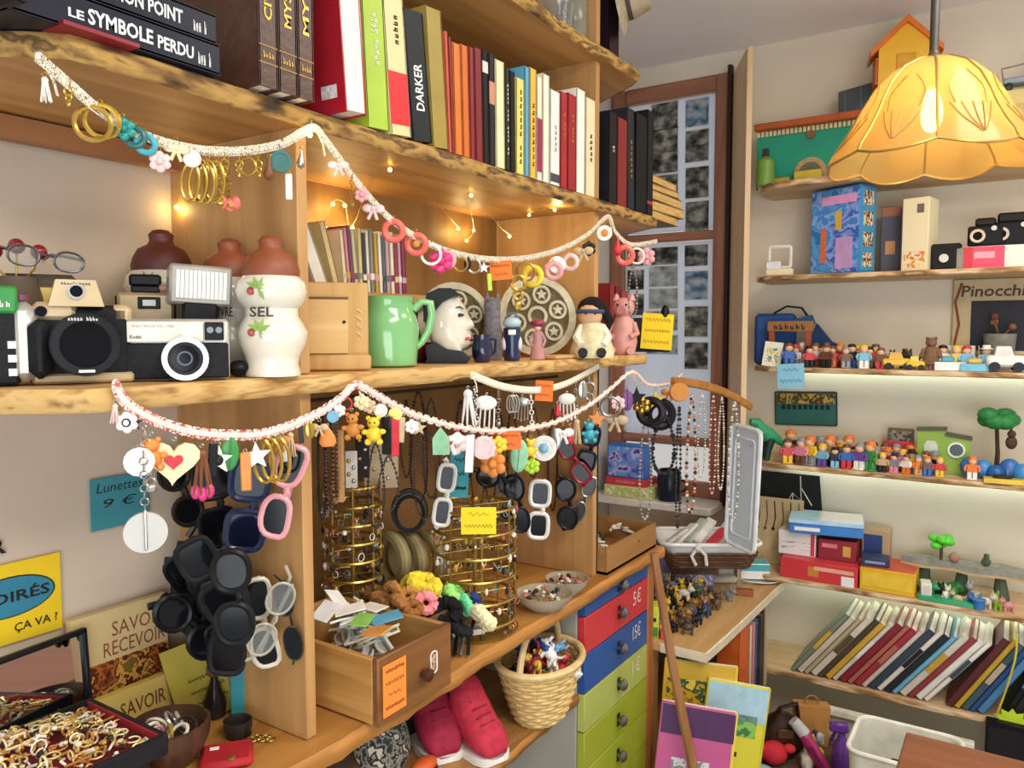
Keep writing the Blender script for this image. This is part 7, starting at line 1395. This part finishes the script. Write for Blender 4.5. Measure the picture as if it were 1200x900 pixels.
# shelf D: dinosaur, photo, green house, tree, sofa
p = tsp(903, 'D', 2.78) + Vector((0, 0, .003)); k = mpp(p); o = thing('toy_dinosaur', 'green toy dinosaur at the left end of the fourth shelf', 'toy animal', p, -.9); DG = M('2f9a6a', .45, 0, .15, 30)
B().tube([(0, 22 * k, 14 * k), (0, 12 * k, 22 * k), (0, 0, 28 * k), (0, -9 * k, 36 * k), (0, -14 * k, 43 * k), (0, -22 * k, 44 * k)], [2 * k, 5 * k, 9 * k, 7 * k, 6 * k, 4 * k], 10).done('body', DG, o)
for sx in (-1, 1): B().tube([(sx * 5 * k, 2 * k, 24 * k), (sx * 6 * k, -2 * k, 12 * k), (sx * 6 * k, -4 * k, 0)], [5 * k, 4 * k, 3.5 * k], 8).done('leg', M('1f3a30', .5), o); B().tube([(sx * 5 * k, -8 * k, 32 * k), (sx * 6 * k, -14 * k, 27 * k)], [2.5 * k, 1.8 * k], 6).done('arm', DG, o)
pa_, pw, ph = rect_on_back(1040, 502, 1070, 545, 2.90); o = thing('photo_stand', 'small framed photograph standing among the fourth shelf figures', 'photo', (pa_.x, 2.90, SZ['D']), (R(-6), 0, 0)); ph = zs(1055, 502, 2.9) - SZ['D']; B().box((0, 0, ph / 2), (pw, .008, ph), b=.002).done('frame', M('6a5a4a', .6), o); B().box((0, -.005, ph * .5), (pw * .82, .001, ph * .86)).done('picture', PRN(['5a4a3a', '8a8478', '3a342c', 'a89a84'], 50, .4, 2), o)
p = tsp(1056, 'D', 2.84); k = mpp(p); o = thing('toy_sofa', 'red toy sofa in front of the small framed photograph', 'toy furniture', p); RS = M('b8263a', .6); B().box((0, 0, 12 * k), (34 * k, 16 * k, 10 * k), b=.004).done('seat', RS, o); B().box((0, 8 * k, 20 * k), (34 * k, 6 * k, 22 * k), b=.006).done('backrest', RS, o)
for sx in (-1, 1): B().box((sx * 16 * k, 0, 14 * k), (5 * k, 16 * k, 16 * k), b=.004).done('armrest', RS, o); B().box((sx * 13 * k, 0, 3.5 * k), (3 * k, 3 * k, 7 * k)).done('leg', BLACK, o)
p = tsp(1111, 'D', 2.84); k = mpp(p); o = thing('green_toy_house', 'lime green toy house wall with round window', 'toy house', p, .05); GH = M('86a83a', .45, 0, .06, 10); hw = 27 * k
B().prism([(-hw, 0), (hw, 0), (hw, 40 * k), (2 * k, 44 * k), (2 * k, 50 * k), (-hw, 48 * k)], -.02, .02).done('house_wall', GH, o); B().prism([(-hw * 1.06, 48 * k), (3 * k, 50 * k), (3 * k, 53 * k), (-hw * 1.06, 51 * k)], -.025, .025).prism([(1 * k, 44 * k), (hw * 1.06, 40 * k), (hw * 1.06, 43 * k), (1 * k, 47 * k)], -.025, .025).done('roof_edge', M('4a4a34', .6), o)
ring(B(), (13 * k, 28 * k), 9 * k, 7 * k, -.026, -.018, 20).done('window_frame', M('e4e8e0', .4), o); disc(B(), (13 * k, 28 * k), 7 * k, -.022, -.019, 18).done('window_glass', M('3a4a4a', .15), o); B().prism([(-20 * k, 16 * k), (-6 * k, 16 * k), (-6 * k, 32 * k), (-9 * k, 37 * k), (-17 * k, 37 * k), (-20 * k, 32 * k)], -.023, -.018).done('arched_window', M('c4ccc0', .4), o)
p = tsp(1174, 'D', 2.80); k = mpp(p); o = thing('toy_tree', 'tall toy tree with dark green crown on the fourth shelf', 'toy tree', p); B().tube([(0, 0, 0), (1 * k, 0, 30 * k), (-1 * k, 0, 62 * k)], [3 * k, 2.4 * k, 2 * k], 8).done('trunk', M('3a2e22', .7), o)
for i in range(7): a = i * .9; B().ball((11 * k * math.cos(a), 6 * k * math.sin(a), (70 + 5 * math.sin(i * 2)) * k), (12 * k, 10 * k, 9 * k), u=9, v=6).done('leaf_clump', M('1f7a3a', .6, 0, .2, 40), o)
B().ball((14 * k, -2 * k, 44 * k), (6 * k, 5 * k, 8 * k)).ball((14 * k, -3 * k, 54 * k), 4.5 * k).tube([(14 * k, -2 * k, 54 * k), (12 * k, 0, 68 * k)], 1.6 * k, 6).done('hanging_monkey', M('4a3224', .8), o)
p = tsp(1168, 'D', 2.79); o = thing('water_base', 'blue plastic toy waves at the right of the fourth shelf', 'toy', p + Vector((.03, -.02, 0))); 
for i in range(6): B().ball(((-32 + i * 13) * k, (i % 2) * 6 * k, (13 - 2 * (i % 3)) * k), (11 * k, 10 * k, (13 - 2 * (i % 3)) * k), u=10, v=8).done('wave', M(('2f6ab0', '3a84c8', '1f5aa0')[i % 3], .4), o)
boat('yellow toy raft at the right edge of the fourth shelf', 1188, 'D', 2.735, 48, 12, 'e0c020', '2a2a2a')
figure(1146, 'D', 2.745, 'orange', 'white', 'orange', 28, WDs + ' by blue waves', 'toy figures on the fourth shelf', 0)
# shelf E: leaning dark panel, frames, boxed games
p = tsp(928, 'E', 2.93); k = mpp(p); o = thing('drawing_board', 'black board with white line drawing leaning at the back of the fifth shelf', 'board', p, (R(-5), 0, 0)); hP = zs(928, 556, 2.93) - SZ['E']; hw = 38 * k
B().prism([(-hw, 0), (hw * 1.15, 0), (hw * .86, hP), (-hw, hP)], -.004, .004).done('board', M('1c2022', .6), o); B().tube([(-4 * k, -.006, hP * .62), (4 * k, -.006, hP * .78), (14 * k, -.006, hP * .7), (12 * k, -.006, hP * .98)], .0022, 5).tube([(4 * k, -.006, hP * .78), (6 * k, -.006, hP * .55)], .0022, 5).tube([(14 * k, -.006, hP * .84), (26 * k, -.006, hP * .66)], .0022, 5).done('line_drawing', M('d8d8d4', .6), o)
p = tsp(915, 'E', 2.86); o = thing('pendant_display', 'beige frame of dangling necklaces on the fifth shelf', 'frame', p, (R(-6), 0, 0)); hP2 = zs(915, 585, 2.86) - SZ['E']; B().box((0, 0, hP2 / 2), (56 * k, .008, hP2), b=.002).done('board', M('b8a47c', .7), o)
for i in range(6): B().tube([((-22 + 9 * i) * k, -.006, hP2 * .95), ((-20 + 9 * i) * k, -.007, hP2 * .7), ((-22 + 9 * i) * k, -.006, hP2 * .55)], .002, 5).ball(((-22 + 9 * i) * k, -.007, hP2 * .53), .006).done('pendant', M(('2a2018', '6a4a2a')[i % 2], .5), o)
GE = 'game boxes on the fifth toy shelf'
zE = SZ['E']
carton('game_box', 'red flat game box with gold clasp picture, lowest on the fifth shelf', 'box', tsp(966, 'E', 2.73), 0, (bw(919, 1012, 2.73), .2, .065), 'd0343e', [('f', M('c9883a', .4), .14, .5, -.06, 0), ('f', M('e8b098', .4), .5, .2, .2, .2), ('f', WP, .16, .5, .38, -.25), ('t', M('d84450', .5), .97, .97, 0, 0)], GE)
carton('game_box', 'yellow box with red top beside the red game box', 'box', tsp(1049, 'E', 2.73), 0, (bw(1016, 1083, 2.73), .16, .075), 'e0b41c', [('t', M('c8523a', .5), .98, .98, 0, 0), ('f', M('e8c43a', .4), .9, .6, 0, 0)], GE)
carton('game_box', 'white lettered box standing on the red game box', 'box', Vector((xb(940, 2.78), 2.78, zE + .0665)), .05, (bw(918, 962, 2.78), .12, .085), 'e4e2e0', [('f', PRN(['8a8a8c', 'e4e2e0', 'e8e6e4', 'a8a8aa'], 50, .5, 3, (.3, 1, 2)), .86, .3, .02, -.1), ('f', M('c8384a', .4), .1, .9, .42, 0)], GE)
carton('game_box', 'dark red box with gold medal on the red game box', 'box', Vector((xb(988, 2.78), 2.785, zE + .0665)), .03, (bw(966, 1012, 2.78), .12, .07), '8e2030', [('f', M('c9a24a', .4), .2, .5, .25, 0), ('f', M('d87a8a', .4), .4, .2, -.2, .2)], GE)
q = Vector((xb(974, 2.80), 2.80, zE + .153)); o = thing('game_box', 'large pale blue and white game box lying on top of the pile', 'box', q, .18, GE); hw = bw(932, 1018, 2.8) / 2; B().box((0, .04, .017), (hw * 2, .16, .034), b=.003).done('box_body', M('2f7ac8', .4), o); B().box((0, .04, .042), (hw * 2.04, .165, .016), b=.003).done('lid', M('a8cfec', .35), o); B().prism([(-hw * .2, .05), (hw, .05), (hw * .8, .0515), (-hw * .1, .0515)], -.03, .11).done('white_print', WP, o); B().box((-hw * .5, -.042, .018), (hw * .7, .004, .012)).done('white_label', WP, o)
carton('game_box', 'small navy box with orange band stacked right of the pile', 'box', Vector((xb(1034, 2.86), 2.86, zE + .0)), 0, (bw(1018, 1050, 2.86), .08, zs(1034, 622, 2.86) - zE), 'b8a07a', [('f', M('26407a', .4), .7, .4, -.1, .2), ('f', M('d0602c', .4), .7, .12, -.1, -.08)], GE)
carton('game_box', 'thin dark blue cassette box lying on the yellow box', 'box', Vector((xb(1034, 2.75), 2.75, zE + .0765)), .1, (bw(1018, 1052, 2.75), .07, .026), '22345a', [('f', M('8a9ac0', .4), .7, .3, 0, 0)], GE)
# landscape toy on shelf E
p = tsp(1138, 'E', 2.84); k = mpp(p); o = thing('toy_island', 'grey rocky toy landscape plateau with small trees on the fifth shelf', 'toy', p); zi = zs(1138, 662, 2.84) - zE; outl = [(-64, 2), (-40, -6), (-10, 0), (10, -10), (40, -4), (70, -10), (76, 10), (40, 24), (-20, 22), (-60, 14)]
B().slab([(x * k, y * k) for x, y in outl], zi - .02, zi).done('plateau', M('8e9088', .8, 0, .2, 40, .4), o); B().slab([(x * k * 1.02, y * k * 1.04) for x, y in outl], zi - .028, zi - .02).done('tan_edge', M('c4a87a', .7), o)
for x, y in ((-40, 8), (40, 8), (0, 8)): B().tube([(x * k, y * k, 0), (x * k * .96, y * k, zi - .028)], [9 * k, 5 * k], 8).done('rock_pillar', M('4a5a4a', .8, 0, .2, 40), o)
for i in range(8): a = i * .8; B().ball((-22 * k + 8 * k * math.cos(a), 6 * k + 5 * k * math.sin(a), zi + (22 + 5 * math.sin(i * 2.2)) * k), 6.5 * k, (1, 1, .7), 8, 6).done('leaf_clump', M('5ad83a', .5, 0, .15, 40), o)
B().tube([(-22 * k, 6 * k, zi), (-22 * k, 6 * k, zi + 20 * k)], 2 * k, 6).done('trunk', M('5a3a2a', .7), o); B().ball((-8 * k, 0, zi + 6 * k), (6 * k, 5 * k, 6 * k)).done('pink_rock', M('a8786a', .8), o); B().ball((24 * k, 4 * k, zi + 5 * k), (5 * k, 4 * k, 5 * k)).tube([(24 * k, 4 * k, zi + 5 * k), (24 * k, 4 * k, zi + 14 * k)], [4 * k, 3 * k], 6).done('small_shrub', M('4a5a4a', .8), o)
for i, (px, y, c, nm, kk) in enumerate(((1098, 2.76, '2f9a6a', 'teal', .055), (1120, 2.76, 'e8e4dc', 'white', .045), (1135, 2.75, 'c9b894', 'cream', .04), (1150, 2.76, '3a6ab0', 'blue', .04), (1168, 2.75, 'd8d0c4', 'ivory', .05), (1182, 2.75, '8ab03a', 'lime', .05), (1196, 2.75, 'd08a8a', 'pink', .045), (1110, 2.79, '2a2a2c', 'black', .05), (1128, 2.80, '3a8a4a', 'green', .05), (1155, 2.80, 'a8aca8', 'grey', .055))):
    o = critter(kk, i).done('toy_animal', M(c, .45, 0, .15, 30), loc=tsp(px, 'E', y), rot=(0, 0, 1.2 + i * 1.7)); tag(o, '%s toy farm animal below the rocky plateau' % nm, 'toy animal', 'toy animals on the fifth shelf')
o = B().slab([(x, y * .5) for x, y in rrect(.09, .05, .03)], 0, .012).done('toy_meadow', M('3aa878', .5), loc=tsp(1125, 'E', 2.745)); tag(o, 'flat green plastic toy base at the edge of the fifth shelf', 'toy')
o = B().lathe([(.001, 0), (.016, 0), (.018, .03), (.001, .032)], 12).torus((0, 0, .028), .018, .003, axis='z').done('toy_bucket', M('2f7ac0', .4), loc=tsp(1160, 'E', 2.73)); tag(o, 'tiny blue toy bucket at the edge of the fifth shelf', 'toy')
carton('white_block', 'white slanted block beside the yellow game box', 'box', tsp(1097, 'E', 2.74), .2, (.03, .05, .05), 'e8e4dc', [('f', M('d0ccc4', .5), .7, .7, 0, 0)])
for i in range(5):
    o = B(); 
    for j in range(5): a = j * 1.26; o.ball((.012 * math.cos(a), .012 * math.sin(a), .012 + .006 * (j % 2)), (.012, .008, .005), u=7, v=5)
    o.tube([(0, 0, 0), (0, 0, .016)], .003, 5); o = o.done('toy_plant', M(('2f8a3a', '1f6a4a', '4a9a3a', '2a7a52', '3a8a2a')[i], .6), loc=tsp(1092 + 9 * i, 'E', 2.83), rot=(0, 0, i)); o.scale = (1.6,) * 3; tag(o, '%s plastic toy plant under the rocky plateau' % ('bright green', 'dark green', 'grass green', 'blue green', 'leaf green')[i], 'toy plant', 'toy plants on the fifth shelf')
# shelf F: leaning albums
al = [('7a8a7c', 'sage grey'), ('cfc8b4', 'stone'), ('b8ac90', 'sand'), ('d8d0bc', 'ivory'), ('4a4438', 'umber'), ('d0a83a', 'yellow'), ('d8d2c2', 'pale stone'), ('8a2430', 'wine red'), ('b4685a', 'brick'), ('a83040', 'crimson'), ('d8c8c0', 'blush'), ('35465a', 'slate blue'), ('e6e2da', 'white'), ('2a3038', 'blue black'), ('6fb4d8', 'sky blue'), ('d4cfc4', 'light grey'), ('9a3a42', 'rose red'), ('e8e6e0', 'bright white'), ('f0eee8', 'snow white'), ('5a2226', 'maroon'), ('c4a030', 'mustard'), ('3a5a6a', 'petrol'), ('24508a', 'royal blue'), ('4a86b8', 'azure'), ('1e1e20', 'black'), ('2c2a26', 'soot'), ('5a4a2c', 'bronze'), ('38322a', 'dark olive'), ('8a7a5a', 'khaki'), ('26282c', 'graphite')]
ax = xb(934, 2.735)
for i, (c, nm) in enumerate(al):
    y = 2.735; lean = R(37 if i < 19 else 31 if i < 24 else 24); t = (.015, .019, .014, .021)[i % 4]; h = .285 - .012 * ((i * 7) % 4) / 3
    if i in (19, 24): ax += .042
    p = Vector((ax + t / 2 / math.cos(lean) + math.sin(lean) * math.tan(lean) * t / 2, y, SZ['F'])); ax += t / math.cos(lean) + .0012; o = thing('album_book', '%s picture album leaning in the row on the lowest toy shelf' % nm, 'book', p + Vector((0, 0, .001 + math.sin(lean) * t / 2)), (0, lean, 0), 'albums on the lowest toy shelf')
    bt = .0018; d = .2
    B().box((t / 2 - t + bt / 2, d / 2, h / 2), (bt, d, h)).box((t / 2 - bt / 2, d / 2, h / 2), (bt, d, h)).box((0, .0012, h / 2), (t, .0024, h), b=.0006).done('cover', M(c, .45, 0, .12, 14), o)
    B().box((0, d / 2, h / 2), (t - 2 * bt, d - .006, h - .005)).done('page_block', PAGEW, o)
    if i % 3 == 0: B().box((0, -.0003, h * .55), (t * .8, .001, h * .3)).done('spine_band', M(al[(i * 7 + 5) % 30][0], .5), o)
# white rail, black panel for the shaded gap, star tag
a, b_ = onY(955, 825, 2.66), onY(1142, 871, 2.66); o = thing('white_rail', 'white wooden rail below the lowest toy shelf', 'rail', a); d = b_ - a; d.z = 0
B().box((d.x / 2, 0, -.008), (d.x, .03, .022), b=.003).done('rail_top', M('e2e2d6', .5), o)
for x in (.02, d.x - .02): B().box((x, .0, -(a.z - .03) / 2 - .012), (.03, .025, a.z - .02), b=.002).done('rail_leg', M('d8d8cc', .5), o)
B().box((d.x / 2, .012, -.06), (d.x - .06, .004, .07)).done('rail_panel', M('c4c4b4', .6), o)
p = onY(1176, 900, 2.66); carton('gap_shade_panel', 'black panel standing in for the shaded gap below the lowest toy shelf at the right', 'box', (p.x + .03, 2.68, 0), 0, (.16, .03, onY(1170, 850, 2.66).z), '141416', [('f', M('202024', .6), .9, .9, 0, 0)])  # thin black front stands in for shade in the gap under the shelf
p = onY(1186, 846, 2.705); k = mpp(p); o = thing('star_tag', 'fluorescent lime starburst price tag on the lowest toy shelf edge', 'tag', p); B().prism([((19 if i % 2 else 13) * k * math.cos(i * PI / 10), (16 if i % 2 else 11) * k * math.sin(i * PI / 10)) for i in range(20)], -.001, .001).done('card', M('c6e832', .6), o)
b = B(); b.tube(smooth([onY(1192, 742, 2.70), onY(1190, 770, 2.69), onY(1180, 805, 2.69), onY(1168, 838, 2.70)], 6), .003, 6); o = b.done('yellow_strap', M('d8c83a', .6)); tag(o, 'thin yellow strap hanging over the leaning albums', 'strap')

# ================================================================ pendant lamp
DL = 1.72; c = atD(1092, 130, DL); k = DL / FPX
def zy(y): return c.z + (130 - y) * k
o = thing('pendant_lamp', 'amber fluted glass pendant lamp hanging on a dark rod', 'lamp', (c.x, c.y, zy(190)))
z0 = zy(190)
prof = [(10, 70), (22, 73), (44, 84), (62, 102), (74, 122), (84, 142), (95, 160), (106, 174), (111, 184)]
sm = bpy.data.materials.new('amber_glass'); sm.use_nodes = True; nt = sm.node_tree; nt.nodes.clear()
out = nt.nodes.new('ShaderNodeOutputMaterial'); tl = nt.nodes.new('ShaderNodeBsdfTranslucent'); gl = nt.nodes.new('ShaderNodeBsdfPrincipled'); tp = nt.nodes.new('ShaderNodeBsdfTransparent'); m1 = nt.nodes.new('ShaderNodeMixShader'); m2 = nt.nodes.new('ShaderNodeMixShader')
tl.inputs[0].default_value = (*lin('e0b052'), 1); gl.inputs['Base Color'].default_value = (*lin('c4a468'), 1); gl.inputs['Roughness'].default_value = .2; tp.inputs[0].default_value = (*lin('ffc84a'), 1)
m1.inputs[0].default_value = .6; m2.inputs[0].default_value = .32
nt.links.new(tl.outputs[0], m1.inputs[1]); nt.links.new(gl.outputs[0], m1.inputs[2]); nt.links.new(m1.outputs[0], m2.inputs[1]); nt.links.new(tp.outputs[0], m2.inputs[2]); nt.links.new(m2.outputs[0], out.inputs[0])
NP = 8; NS = 8; n = NP * NS; ph0 = .15
def shade_pt(j, a, off=0):
    r, y = prof[j]; t = j / (len(prof) - 1); u = (a * NP / (2 * PI)) % 1
    fl = math.sin(PI * u); rr = (r + off + (6 * t ** 2) * fl - 3 * (1 - fl) * t) * k; dz = -(9 * t ** 4) * fl * k
    return Vector((rr * math.cos(a + ph0), rr * math.sin(a + ph0), zy(y) + dz - z0))
for q in range(NP):
    vs = []; fs = []
    for j in range(len(prof)):
        for i in range(NS + 1): vs.append(shade_pt(j, 2 * PI * (q + min(max(i / NS, .001), .999)) / NP))
    for j in range(len(prof) - 1):
        for i in range(NS): s0 = j * (NS + 1) + i; fs.append((s0, s0 + 1, s0 + NS + 2, s0 + NS + 1))
    sp = B().add(vs, fs).done('glass_panel', sm, o, sm=80)
    b = B()
    for dx in (-.22, -.11, 0, .11, .22):
        pts = []
        for j in (5, 6, 7): pts.append(shade_pt(j, 2 * PI * (q + .5 + dx * (1.5 - (j - 5) * .7)) / NP, 1))
        b.tube(smooth(pts, 3), .0012, 4)
    for sx in (-1, 1):
        pts = [shade_pt(j, 2 * PI * (q + .5 + sx * (.06 + .26 * abs(math.sin(j * 1.1)))) / NP, 1) for j in (3, 4, 5)]; b.tube(smooth(pts, 3), .0012, 4)
    b.done('etched_leaf', M('9a7434', .5), sp)
    B().tube([shade_pt(j, 2 * PI * q / NP + .0001, .5) for j in range(len(prof))], .0028, 6).done('metal_rib', M('a88a4a', .35, .7), o)
B().tube([shade_pt(len(prof) - 1, 2 * PI * i / 64 + .0001) for i in range(64)], .003, 6, True).done('rim_band', M('c4a25a', .35, .6), o)
B().lathe([(.008, zy(60) - z0), (.012, zy(66) - z0), (.022, zy(70) - z0), (.023, zy(74) - z0), (.001, zy(74) - z0)], 16).done('cap', M('5a5044', .4, .5), o)
B().tube([(0, 0, zy(70) - z0), (0, 0, ZC - z0 - .002)], .0095, 10).done('rod', M('4a4640', .45, .3), o)
B().lathe([(.04, ZC - z0 - .001), (.038, ZC - z0 - .02), (.012, ZC - z0 - .03)], 18).done('ceiling_cup', M('4a4640', .45, .3), o)
B().lathe([(.013, zy(84) - z0), (.014, zy(104) - z0), (.012, zy(106) - z0)], 12).done('socket', M('e0d8c4', .4), o)
B().lathe([(.011, zy(106) - z0), (.016, zy(114) - z0), (.022, zy(130) - z0), (.021, zy(142) - z0), (.013, zy(152) - z0), (.001, zy(155) - z0)], 16).done('bulb', M('fff4d8', .3, 0, 0, 1, 0, 0, 40), o)
l = bpy.data.lights.new('lamp_light', 'POINT'); l.energy = 1.7; l.color = (1, .72, .36); l.shadow_soft_size = .03
lo = bpy.data.objects.new('lamp_light', l); COL.objects.link(lo); lo.location = (c.x, c.y, zy(164))
